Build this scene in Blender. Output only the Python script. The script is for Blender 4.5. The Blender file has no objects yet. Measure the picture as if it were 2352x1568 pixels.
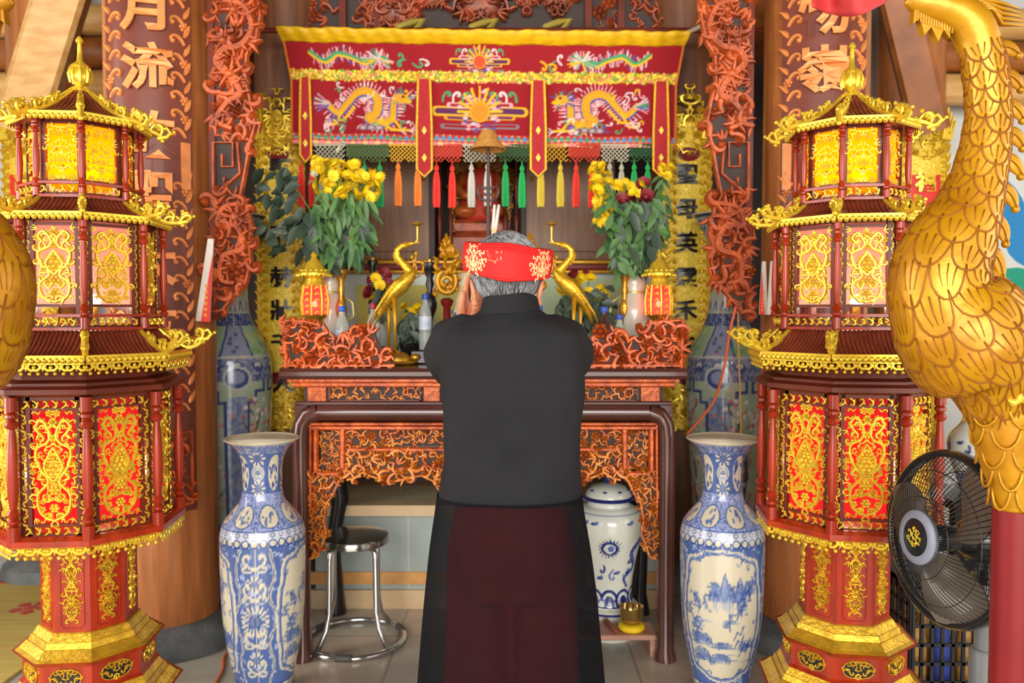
import bpy, bmesh, math, random
import numpy as np
from mathutils import Vector, Matrix
PI = math.pi
SC = bpy.context.scene
COL = SC.collection
# ---------------------------------------------------------------- camera, world, lights, exposure
F = 1850.0; ZC = 1.43; TILT = math.atan(69 / F)
cam_d = bpy.data.cameras.new('camera'); cam = bpy.data.objects.new('camera', cam_d); COL.objects.link(cam)
cam.location = (0, 0, ZC); cam.rotation_euler = (PI / 2 - TILT, 0, 0)
cam_d.sensor_width = 36.0; cam_d.lens = 36.0 * F / 2352; cam_d.clip_start = 0.05
cam_d.dof.use_dof = True; cam_d.dof.focus_distance = 2.1; cam_d.dof.aperture_fstop = 3.6
SC.camera = cam
SC.view_settings.view_transform = 'Standard'; SC.view_settings.look = 'None'
SC.view_settings.gamma = 1.0; SC.view_settings.use_curve_mapping = False
SC.view_settings.exposure = 0.35
w = bpy.data.worlds.new('daylight'); SC.world = w; w.use_nodes = True
w.node_tree.nodes['Background'].inputs[0].default_value = (1.0, 0.96, 0.9, 1)
w.node_tree.nodes['Background'].inputs[1].default_value = 1.12
SC.cycles.max_bounces = 6; SC.cycles.diffuse_bounces = 3; SC.cycles.glossy_bounces = 3
SC.cycles.transparent_max_bounces = 12; SC.cycles.transmission_bounces = 5
SC.cycles.sample_clamp_indirect = 4.0; SC.cycles.caustics_reflective = False; SC.cycles.caustics_refractive = False
def lamp(name, kind, loc, energy, color=(1, 1, 1), rot=(0, 0, 0), **kw):
    d = bpy.data.lights.new(name, kind); d.energy = energy; d.color = color
    for k, v in kw.items(): setattr(d, k, v)
    o = bpy.data.objects.new(name, d); COL.objects.link(o); o.location = loc; o.rotation_euler = rot
    return o
lamp('front_doorway_daylight', 'AREA', (-0.3, -5.6, 2.3), 660, (1, 0.96, 0.89), (PI / 2 - 0.08, 0, 0), shape='RECTANGLE', size=7.5, size_y=3.4)
lamp('left_side_door_daylight', 'AREA', (-3.6, 1.6, 1.9), 115, (1, 0.95, 0.88), (PI / 2, 0, -PI / 2 - 0.5), shape='RECTANGLE', size=2.2, size_y=2.4)  # added fill that lifts the left pillar; the side wall has no door
lamp('right_side_door_daylight', 'AREA', (3.6, 1.6, 1.9), 34, (1, 0.95, 0.88), (PI / 2, 0, PI / 2 + 0.5), shape='RECTANGLE', size=2.2, size_y=2.4)  # weaker fill added on the right, before a wall without a door

def at(px, py, Y):
    u = (px - 1176) / F; v = (784 - py) / F
    ct, st = math.cos(TILT), math.sin(TILT)
    s = Y / (ct + v * st)
    return Vector((u * s, Y, ZC + (-st + v * ct) * s))
# ---------------------------------------------------------------- materials
def lin(c):
    return tuple((x / 255 / 12.92) if x / 255 <= 0.04045 else ((x / 255 + 0.055) / 1.055) ** 2.4 for x in c)
MATS = {}
def mat(name, rgb, rough=0.5, metal=0.0, var=0.0, scale=8.0, stretch=None, bump=0.0, bscale=60.0, emit=None, estr=0.0,
        rgb2=None, coat=0.0, spec=0.5, coord='Object'):
    m = bpy.data.materials.new(name); m.use_nodes = True; MATS[name] = m
    nt = m.node_tree; b = nt.nodes['Principled BSDF']
    b.inputs['Base Color'].default_value = (*lin(rgb), 1); b.inputs['Roughness'].default_value = rough
    b.inputs['Metallic'].default_value = metal; b.inputs['Coat Weight'].default_value = coat
    b.inputs['Specular IOR Level'].default_value = spec
    if emit is not None:
        b.inputs['Emission Color'].default_value = (*lin(emit), 1); b.inputs['Emission Strength'].default_value = estr
    tc = nt.nodes.new('ShaderNodeTexCoord'); vec = tc.outputs[coord]
    if stretch:
        mp = nt.nodes.new('ShaderNodeMapping'); mp.inputs['Scale'].default_value = stretch
        nt.links.new(vec, mp.inputs['Vector']); vec = mp.outputs['Vector']
    if var or rgb2:
        n = nt.nodes.new('ShaderNodeTexNoise'); n.inputs['Scale'].default_value = scale; n.inputs['Detail'].default_value = 5
        nt.links.new(vec, n.inputs['Vector'])
        r = nt.nodes.new('ShaderNodeValToRGB')
        c = lin(rgb); c2 = lin(rgb2) if rgb2 else tuple(min(1, x * (1 + var)) for x in c)
        c1 = c if rgb2 else tuple(x * (1 - var) for x in c)
        r.color_ramp.elements[0].position = 0.35; r.color_ramp.elements[0].color = (*c1, 1)
        r.color_ramp.elements[1].position = 0.65; r.color_ramp.elements[1].color = (*c2, 1)
        nt.links.new(n.outputs['Fac'], r.inputs['Fac']); nt.links.new(r.outputs['Color'], b.inputs['Base Color'])
    if bump:
        n2 = nt.nodes.new('ShaderNodeTexNoise'); n2.inputs['Scale'].default_value = bscale; n2.inputs['Detail'].default_value = 3
        nt.links.new(tc.outputs[coord], n2.inputs['Vector'])
        bp = nt.nodes.new('ShaderNodeBump'); bp.inputs['Strength'].default_value = bump; bp.inputs['Distance'].default_value = 0.01
        nt.links.new(n2.outputs['Fac'], bp.inputs['Height']); nt.links.new(bp.outputs['Normal'], b.inputs['Normal'])
    return m
def painted(name, rough=0.2, coat=0.0, spec=0.5, bump=0.0, sparkle=False):
    m = bpy.data.materials.new(name); m.use_nodes = True; nt = m.node_tree; b = nt.nodes['Principled BSDF']
    a = nt.nodes.new('ShaderNodeAttribute'); a.attribute_name = 'paint'
    nt.links.new(a.outputs['Color'], b.inputs['Base Color'])
    b.inputs['Roughness'].default_value = rough; b.inputs['Coat Weight'].default_value = coat; b.inputs['Specular IOR Level'].default_value = spec
    if bump:
        tc = nt.nodes.new('ShaderNodeTexCoord'); n2 = nt.nodes.new('ShaderNodeTexNoise'); n2.inputs['Scale'].default_value = 250
        nt.links.new(tc.outputs['Object'], n2.inputs['Vector'])
        bp = nt.nodes.new('ShaderNodeBump'); bp.inputs['Strength'].default_value = bump; bp.inputs['Distance'].default_value = 0.004
        nt.links.new(n2.outputs['Fac'], bp.inputs['Height']); nt.links.new(bp.outputs['Normal'], b.inputs['Normal'])
    MATS[name] = m
    return m
def film(name, rgb, trans, estr, erg=None):
    """thin lit film: part see-through, part glowing"""
    m = bpy.data.materials.new(name); m.use_nodes = True; nt = m.node_tree; nt.nodes.clear()
    out = nt.nodes.new('ShaderNodeOutputMaterial'); t = nt.nodes.new('ShaderNodeBsdfTransparent'); t.inputs[0].default_value = (*lin(rgb), 1)
    d = nt.nodes.new('ShaderNodeBsdfTranslucent'); d.inputs[0].default_value = (*lin(rgb), 1)
    e = nt.nodes.new('ShaderNodeEmission'); e.inputs[0].default_value = (*lin(erg or rgb), 1); e.inputs[1].default_value = estr
    ad = nt.nodes.new('ShaderNodeAddShader'); mx = nt.nodes.new('ShaderNodeMixShader'); mx.inputs[0].default_value = trans
    nt.links.new(d.outputs[0], ad.inputs[0]); nt.links.new(e.outputs[0], ad.inputs[1])
    nt.links.new(ad.outputs[0], mx.inputs[1]); nt.links.new(t.outputs[0], mx.inputs[2]); nt.links.new(mx.outputs[0], out.inputs[0])
    MATS[name] = m
    return m
def sheer(name, rgb, trans, rough=0.8):
    m = mat(name, rgb, rough, var=0.12, scale=30); nt = m.node_tree; b = nt.nodes['Principled BSDF']
    lw = nt.nodes.new('ShaderNodeLayerWeight'); lw.inputs['Blend'].default_value = .45; mr = nt.nodes.new('ShaderNodeMapRange')   # cloth seen edge-on hides more
    mr.inputs['To Min'].default_value = 1 - trans; mr.inputs['To Max'].default_value = 1.0
    nt.links.new(lw.outputs['Facing'], mr.inputs['Value']); nt.links.new(mr.outputs['Result'], b.inputs['Alpha'])
    return m
def glass(name, rgb, trans=0.75, rough=0.05):
    """thin clear plastic or glass as a see-through sheet with gloss"""
    m = bpy.data.materials.new(name); m.use_nodes = True; nt = m.node_tree; nt.nodes.clear()
    out = nt.nodes.new('ShaderNodeOutputMaterial'); t = nt.nodes.new('ShaderNodeBsdfTransparent'); t.inputs[0].default_value = (*lin(rgb), 1)
    g = nt.nodes.new('ShaderNodeBsdfPrincipled'); g.inputs['Base Color'].default_value = (*lin(rgb), 1); g.inputs['Roughness'].default_value = rough
    mx = nt.nodes.new('ShaderNodeMixShader'); mx.inputs[0].default_value = trans
    nt.links.new(g.outputs[0], mx.inputs[1]); nt.links.new(t.outputs[0], mx.inputs[2]); nt.links.new(mx.outputs[0], out.inputs[0])
    MATS[name] = m
    return m
gold = mat('gold_leaf', (226, 178, 48), 0.3, 0.62, var=0.2, scale=30, bump=0.25, bscale=90)
goldb = mat('bright_gold', (240, 200, 58), 0.27, 0.5, var=0.12, scale=60)
goldp = mat('gilded_plaster', (252, 222, 86), 0.38, 0.15, rgb2=(238, 198, 52), scale=45, bump=0.9, bscale=55)
goldc = mat('carved_gilt', (204, 150, 14), 0.36, 0.3, rgb2=(178, 118, 6), scale=7, bump=0.2, bscale=30)
goldo = mat('worn_gilt_groove', (150, 88, 6), 0.5, 0.2, var=0.15, scale=12)
brass = mat('aged_brass', (196, 150, 52), 0.3, 0.7, var=0.25, scale=25, bump=0.3, bscale=60)
wood = mat('pillar_wood', (192, 118, 62), 0.42, rgb2=(158, 92, 44), scale=5, stretch=(6, 6, 0.5), coat=0.15)
woodd = mat('dark_pillar_wood', (122, 74, 42), 0.5, rgb2=(96, 56, 32), scale=5, stretch=(6, 6, 0.5))  # pillar wood darkened: the shade on the rear pillars is in its colour
woodl = mat('pale_timber', (222, 178, 112), 0.5, rgb2=(200, 150, 84), scale=5, stretch=(1, 6, 6))
woodm = mat('beam_wood', (165, 98, 44), 0.45, rgb2=(128, 72, 30), scale=4, stretch=(2, 2, 2))
panelw = mat('panel_wood', (140, 95, 60), 0.45, rgb2=(112, 74, 46), scale=6, stretch=(8, 8, 0.6))
board = mat('lacquer_board', (122, 58, 40), 0.42, rgb2=(100, 44, 30), scale=4, coat=0.1, spec=.35)
mahog = mat('mahogany', (178, 54, 22), 0.28, rgb2=(142, 38, 16), scale=6, stretch=(5, 5, 0.7), coat=0.2, spec=.4)
mahogd = mat('dark_mahogany', (116, 44, 24), 0.36, rgb2=(92, 34, 18), scale=8, spec=.35)
lacq = mat('brown_lacquer', (92, 52, 44), 0.22, rgb2=(74, 40, 34), scale=4, coat=0.5)
carve_h = mat('hanging_carving', (204, 96, 44), 0.42, 0.12, rgb2=(142, 60, 28), scale=14, bump=0.3, bscale=60)
carve_m = mat('orange_carving', (218, 102, 38), 0.36, 0.2, rgb2=(158, 64, 22), scale=18, bump=0.3, bscale=60)
carve_g = mat('amber_carving', (226, 140, 50), 0.36, 0.25, rgb2=(176, 82, 22), scale=22, bump=0.3, bscale=60)
carve_d = mat('dusky_carving', (196, 92, 50), 0.42, 0.05, rgb2=(128, 62, 38), scale=14, bump=0.3, bscale=60)
char_m = mat('gilt_character', (226, 140, 74), 0.4, 0.2, var=0.15, scale=20)
black = mat('black_lacquer', (24, 22, 24), 0.3)
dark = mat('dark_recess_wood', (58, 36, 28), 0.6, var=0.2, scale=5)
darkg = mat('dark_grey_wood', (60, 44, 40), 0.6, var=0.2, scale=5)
redc = mat('red_cloth', (176, 26, 34), 0.75, var=0.1, scale=40)
redp = mat('red_paper', (226, 52, 44), 0.6, var=0.06, scale=20)
redlac = mat('red_lacquer', (124, 26, 28), 0.42, var=0.1, scale=6, spec=.35)
yelc = mat('yellow_satin', (240, 196, 14), 0.5, rgb2=(222, 168, 8), scale=18, stretch=(1, 3, 3))
white = mat('white_wall', (206, 208, 206), 0.8, var=0.04, scale=3)
chrome = mat('chrome', (205, 205, 205), 0.14, 0.95)
MB_DEFAULT = None
# ---------------------------------------------------------------- mesh builder
class MB:
    def __init__(s): s.v = []; s.f = []; s.m = []; s.mi = 0
    def add(s, vs, fs):
        o = len(s.v); s.v += [tuple(x) for x in vs]
        s.f += [tuple(i + o for i in f) for f in fs]; s.m += [s.mi] * len(fs)
        return s
    def box(s, x, y, z, sx, sy, sz, rz=0.0, rx=0.0, ry=0.0):
        R = Matrix.Rotation(rz, 3, 'Z') @ Matrix.Rotation(ry, 3, 'Y') @ Matrix.Rotation(rx, 3, 'X'); c = Vector((x, y, z))
        vs = [c + R @ Vector((a * sx / 2, b * sy / 2, d * sz / 2)) for a in (-1, 1) for b in (-1, 1) for d in (-1, 1)]
        return s.add(vs, [(0, 1, 3, 2), (4, 6, 7, 5), (0, 4, 5, 1), (2, 3, 7, 6), (0, 2, 6, 4), (1, 5, 7, 3)])
    def bbox(s, x, y, z, sx, sy, sz, b=0.01):
        """box with chamfered edges along x"""
        pr = [(-sy / 2 + b, -sz / 2), (sy / 2 - b, -sz / 2), (sy / 2, -sz / 2 + b), (sy / 2, sz / 2 - b), (sy / 2 - b, sz / 2), (-sy / 2 + b, sz / 2), (-sy / 2, sz / 2 - b), (-sy / 2, -sz / 2 + b)]
        n = len(pr); vs = [(x - sx / 2, y + p, z + q) for p, q in pr] + [(x + sx / 2, y + p, z + q) for p, q in pr]
        return s.add(vs, [(i, (i + 1) % n, n + (i + 1) % n, n + i) for i in range(n)] + [tuple(range(n))[::-1], tuple(range(n, 2 * n))])
    def prism(s, poly, d0, d1, mp=None):
        """polygon in (u, v) given depth between d0 and d1 (front = -y)"""
        mp = mp or flat
        n = len(poly); vs = [mp(u, v, d1) for u, v in poly] + [mp(u, v, d0) for u, v in poly]
        return s.add(vs, [tuple(range(n)), tuple(range(n, 2 * n))[::-1]] + [(i, n + i, n + (i + 1) % n, (i + 1) % n) for i in range(n)])
    def tube(s, pts, r, n=8, cap=True, flatn=None, ratio=1.0):
        pts = [Vector(p) for p in pts]; k = len(pts)
        rs = r if isinstance(r, (list, tuple)) else [r] * k
        vs = []; up = None
        for i, p in enumerate(pts):
            t = (pts[min(i + 1, k - 1)] - pts[max(i - 1, 0)])
            t = t.normalized() if t.length > 1e-9 else Vector((0, 0, 1))
            if up is None:
                a = Vector(flatn) if flatn else (Vector((0, 0, 1)) if abs(t.z) < 0.9 else Vector((1, 0, 0)))
                up = (a - t * a.dot(t)).normalized()
            else:
                up = (up - t * up.dot(t)); up = up.normalized() if up.length > 1e-6 else t.orthogonal().normalized()
            b = t.cross(up)
            for j in range(n):
                a = 2 * PI * j / n; vs.append(p + (up * math.cos(a) * ratio + b * math.sin(a)) * rs[i])
        fs = [(i * n + j, i * n + (j + 1) % n, (i + 1) * n + (j + 1) % n, (i + 1) * n + j) for i in range(k - 1) for j in range(n)]
        if cap: fs += [tuple(range(n))[::-1], tuple(range((k - 1) * n, k * n))]
        return s.add(vs, fs)
    def lathe(s, prof, n=24, x=0, y=0, z=0, rot=0.0, cap=True, sx=1.0, sy=1.0):
        vs = []; k = len(prof)
        for r, zz in prof:
            for j in range(n):
                a = rot + 2 * PI * j / n; vs.append((x + r * math.cos(a) * sx, y + r * math.sin(a) * sy, z + zz))
        fs = [(i * n + j, i * n + (j + 1) % n, (i + 1) * n + (j + 1) % n, (i + 1) * n + j) for i in range(k - 1) for j in range(n)]
        if cap: fs += [tuple(range(n))[::-1], tuple(range((k - 1) * n, k * n))]
        return s.add(vs, fs)
    def ball(s, x, y, z, r, n=8, sx=1, sy=1, sz=1, R=None):
        m = max(4, n // 2 + 1); vs = [Vector((0, 0, -r * sz))]
        for i in range(1, m):
            a = -PI / 2 + PI * i / m
            for j in range(n): vs.append(Vector((r * math.cos(a) * math.cos(2 * PI * j / n) * sx, r * math.cos(a) * math.sin(2 * PI * j / n) * sy, r * math.sin(a) * sz)))
        vs.append(Vector((0, 0, r * sz)))
        if R is not None: vs = [R @ q for q in vs]
        vs = [q + Vector((x, y, z)) for q in vs]
        fs = [(0, 1 + (j + 1) % n, 1 + j) for j in range(n)]
        for i in range(m - 2):
            for j in range(n):
                a = 1 + i * n + j; b = 1 + i * n + (j + 1) % n; fs.append((a, b, b + n, a + n))
        L = len(vs) - 1; o = 1 + (m - 2) * n
        fs += [(o + j, o + (j + 1) % n, L) for j in range(n)]
        return s.add(vs, fs)
    def ridge(s, pts, w, h, mp=None, d0=0.0, back=False):
        """raised carved line: pts (u, v), width list or number, height above the ground d0"""
        mp = mp or flat; k = len(pts)
        ws = w if isinstance(w, list) else [w] * k; hs = h if isinstance(h, list) else [h] * k
        vs = []
        for i in range(k):
            a = pts[max(i - 1, 0)]; b = pts[min(i + 1, k - 1)]; tx, ty = b[0] - a[0], b[1] - a[1]; L = math.hypot(tx, ty) or 1
            nx, ny = -ty / L * ws[i] / 2, tx / L * ws[i] / 2; u, v = pts[i]
            vs += [mp(u + nx, v + ny, d0), mp(u + nx * 0.45, v + ny * 0.45, d0 + hs[i]), mp(u - nx * 0.45, v - ny * 0.45, d0 + hs[i]), mp(u - nx, v - ny, d0)]
        fs = []
        for i in range(k - 1):
            o = 4 * i
            fs += [(o, o + 1, o + 5, o + 4), (o + 1, o + 2, o + 6, o + 5), (o + 2, o + 3, o + 7, o + 6)]
            if back: fs.append((o + 3, o, o + 4, o + 7))
        fs += [(0, 3, 2, 1), (4 * k - 4, 4 * k - 3, 4 * k - 2, 4 * k - 1)]
        return s.add(vs, fs)
    def dome(s, u, v, r, h, n=6, mp=None, d0=0.0, rot=0.0, sy=1.0):
        mp = mp or flat
        vs = [mp(u + r * math.cos(rot + 2 * PI * j / n), v + sy * r * math.sin(rot + 2 * PI * j / n), d0) for j in range(n)]
        vs += [mp(u + 0.6 * r * math.cos(rot + 2 * PI * j / n), v + sy * 0.6 * r * math.sin(rot + 2 * PI * j / n), d0 + h * 0.75) for j in range(n)]
        vs.append(mp(u, v, d0 + h))
        return s.add(vs, [(j, (j + 1) % n, n + (j + 1) % n, n + j) for j in range(n)] + [(n + j, n + (j + 1) % n, 2 * n) for j in range(n)])
    def flower(s, u, v, r, h, mp=None, n=6, d0=0.0, rot=0.0):
        for j in range(n):
            a = rot + 2 * PI * j / n; s.dome(u + 0.62 * r * math.cos(a), v + 0.62 * r * math.sin(a), r * 0.36, h * 0.8, 5, mp, d0, a)
        return s.dome(u, v, r * 0.34, h * 1.2, 6, mp, d0)
    def grid(s, nu, nv, fn):
        vs = [fn(i / nu, j / nv) for j in range(nv + 1) for i in range(nu + 1)]
        return s.add(vs, [(j * (nu + 1) + i, j * (nu + 1) + i + 1, (j + 1) * (nu + 1) + i + 1, (j + 1) * (nu + 1) + i) for j in range(nv) for i in range(nu)])
    def loft(s, rings, cap=True):
        n = len(rings[0]); k = len(rings)
        vs = [p for r in rings for p in r]
        fs = [(i * n + j, i * n + (j + 1) % n, (i + 1) * n + (j + 1) % n, (i + 1) * n + j) for i in range(k - 1) for j in range(n)]
        if cap: fs += [tuple(range(n))[::-1], tuple(range((k - 1) * n, k * n))]
        return s.add(vs, fs)
    def xform(s, M):
        s.v = [tuple(M @ Vector(p)) for p in s.v]; return s
    def mesh(s, name, mats, smooth=False):
        me = bpy.data.meshes.new(name); me.from_pydata(s.v, [], s.f)
        for m in (mats if isinstance(mats, (list, tuple)) else [mats]): me.materials.append(m)
        if any(s.m): me.polygons.foreach_set('material_index', s.m)
        if smooth:
            me.polygons.foreach_set('use_smooth', [True] * len(s.f))
            if smooth != 'all':
                try: me.set_sharp_from_angle(angle=math.radians(smooth if smooth is not True else 40))
                except Exception: pass
        me.update()
        return me
    def build(s, name, mats, parent=None, loc=(0, 0, 0), smooth=False, rot=(0, 0, 0)):
        return put(name, s.mesh(name, mats, smooth), parent, loc, rot)
def put(name, me, parent=None, loc=(0, 0, 0), rot=(0, 0, 0)):
    o = bpy.data.objects.new(name, me); COL.objects.link(o); o.location = loc; o.rotation_euler = rot
    if parent is not None: o.parent = parent
    return o
def tag(o, label=None, cat=None, group=None, kind=None):
    if label: o['label'] = label
    if cat: o['category'] = cat
    if group: o['group'] = group
    if kind: o['kind'] = kind
    return o
def thing(name, label, cat, loc=(0, 0, 0), rz=0.0, group=None, kind=None):
    o = bpy.data.objects.new(name, None); COL.objects.link(o); o.location = loc; o.rotation_euler = (0, 0, rz); o.empty_display_size = 0.1
    return tag(o, label, cat, group, kind)
def dup(root, loc, rz=None, label=None, group=None):
    def cp(o, parent):
        c = o.copy(); COL.objects.link(c)
        if parent is not None: c.parent = parent
        for ch in o.children: cp(ch, c)
        return c
    r = cp(root, None); r.location = loc
    if rz is not None: r.rotation_euler = (0, 0, rz)
    if label: r['label'] = label
    if group: r['group'] = group
    return r
def flat(u, v, d): return (u, -d, v)
def wrap(R, a0=-PI / 2, u0=0.0):
    """maps u along the arc of a vertical cylinder of radius R facing angle a0"""
    def f(u, v, d):
        a = a0 + (u - u0) / R; return ((R + d) * math.cos(a), (R + d) * math.sin(a), v)
    return f
def inside(p, poly):
    x, y = p; c = False; j = len(poly) - 1
    for i in range(len(poly)):
        xi, yi = poly[i]; xj, yj = poly[j]
        if (yi > y) != (yj > y) and x < (xj - xi) * (y - yi) / (yj - yi) + xi: c = not c
        j = i
    return c
# ---------------------------------------------------------------- carved ornament
def curl(u, v, ang, size, flip=1, n=13, tight=1.0):
    pts = [(u, v)]; th = ang; st = size * 0.17
    for i in range(n):
        t = i / n; u += st * math.cos(th); v += st * math.sin(th); pts.append((u, v)); th += flip * (0.12 + 0.75 * t) * tight; st *= 0.915
    return pts
def scroll(mb, u, v, ang, size, flip=1, w=0.2, h=0.12, mp=None, n=11, d0=0.0, back=False, tip=True):
    p = curl(u, v, ang, size, flip, n); k = len(p)
    ws = [size * w * (0.5 + 0.6 * math.sin(PI * min(1, 0.15 + i / k))) for i in range(k)]
    hs = [size * h * (0.8 + 0.4 * i / k) for i in range(k)]
    mb.ridge(p, ws, hs, mp, d0, back)
    if tip: mb.dome(p[-1][0], p[-1][1], size * w * 0.75, size * h * 1.5, 5, mp, d0)
    return p
def leafr(mb, u, v, ang, size, mp=None, h=0.15, w=0.38, bend=0.5, d0=0.0):
    p = []; th = ang
    for i in range(6): p.append((u, v)); u += size * 0.2 * math.cos(th); v += size * 0.2 * math.sin(th); th += bend * 0.2
    mb.ridge(p, [size * w * x for x in (0.3, 0.8, 1, 0.8, 0.45, 0.06)], size * h, mp, d0)
def carve(mb, poly, smin, smax, rng, mp=None, d0=0.0, sym=None, dens=0.62, h=0.22, holes=(), wd=0.22):
    """fills a polygon with scrolls, leaves and rosettes; sym = mirror axis u"""
    us = [p[0] for p in poly]; vs = [p[1] for p in poly]; pl = []; tries = 0
    area = (max(us) - min(us)) * (max(vs) - min(vs)); want = int(area / (smin * smax * dens * dens) * 16)
    while tries < want:
        tries += 1; u = rng.uniform(min(us), max(us)); v = rng.uniform(min(vs), max(vs)); s = rng.uniform(smin, smax)
        if not inside((u, v), poly) or any(inside((u, v), q) for q in holes): continue
        if sym is not None and u < sym: continue
        if any((u - a) ** 2 + (v - b) ** 2 < (dens * (s + c) / 2) ** 2 for a, b, c in pl): continue
        pl.append((u, v, s))
    for u, v, s in pl:
        k = rng.random(); a = rng.uniform(0, 2 * PI); fl = rng.choice((-1, 1)); hh = h * rng.uniform(0.7, 1.3)
        for sg in ((1,) if sym is None else (1, -1)):
            if sg == -1: uu = 2 * sym - u; aa = PI - a; ff = -fl
            else: uu, aa, ff = u, a, fl
            if k < 0.58:
                uu2 = uu - 0.35 * s * math.cos(aa); vv2 = v - 0.35 * s * math.sin(aa)
                scroll(mb, uu2, vv2, aa, s, ff, wd, hh, mp, 10, d0)
                leafr(mb, uu2, vv2, aa - ff * 0.9, s * 0.6, mp, hh, 0.4, -ff, d0)
            elif k < 0.85:
                for q in (-0.7, 0, 0.7): leafr(mb, uu - 0.2 * s * math.cos(aa), v - 0.2 * s * math.sin(aa), aa + q, s * 0.7, mp, hh, 0.3 * wd / .22, 0.8 * q * ff, d0)
            else: mb.flower(uu, v, s * 0.45, s * hh, mp, 6, d0, aa)
    return len(pl)
def rect(u0, v0, u1, v1): return [(u0, v0), (u1, v0), (u1, v1), (u0, v1)]
def band(mb, u0, u1, v, hgt, rng, mp=None, d0=0.0, h=0.16):
    """running scroll along u"""
    n = max(2, round((u1 - u0) / (hgt * 0.8))); st = (u1 - u0) / n
    for i in range(n):
        fl = 1 if i % 2 else -1; c = u0 + (i + 0.5) * st
        scroll(mb, c - st * 0.45, v + hgt * 0.32 * fl, -fl * 0.5, hgt * 0.85, -fl, 0.2, h, mp, 9, d0, True)
        leafr(mb, c, v - hgt * 0.1 * fl, fl * 1.2, hgt * 0.4, mp, h, 0.45, 0.4, d0)
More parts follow.
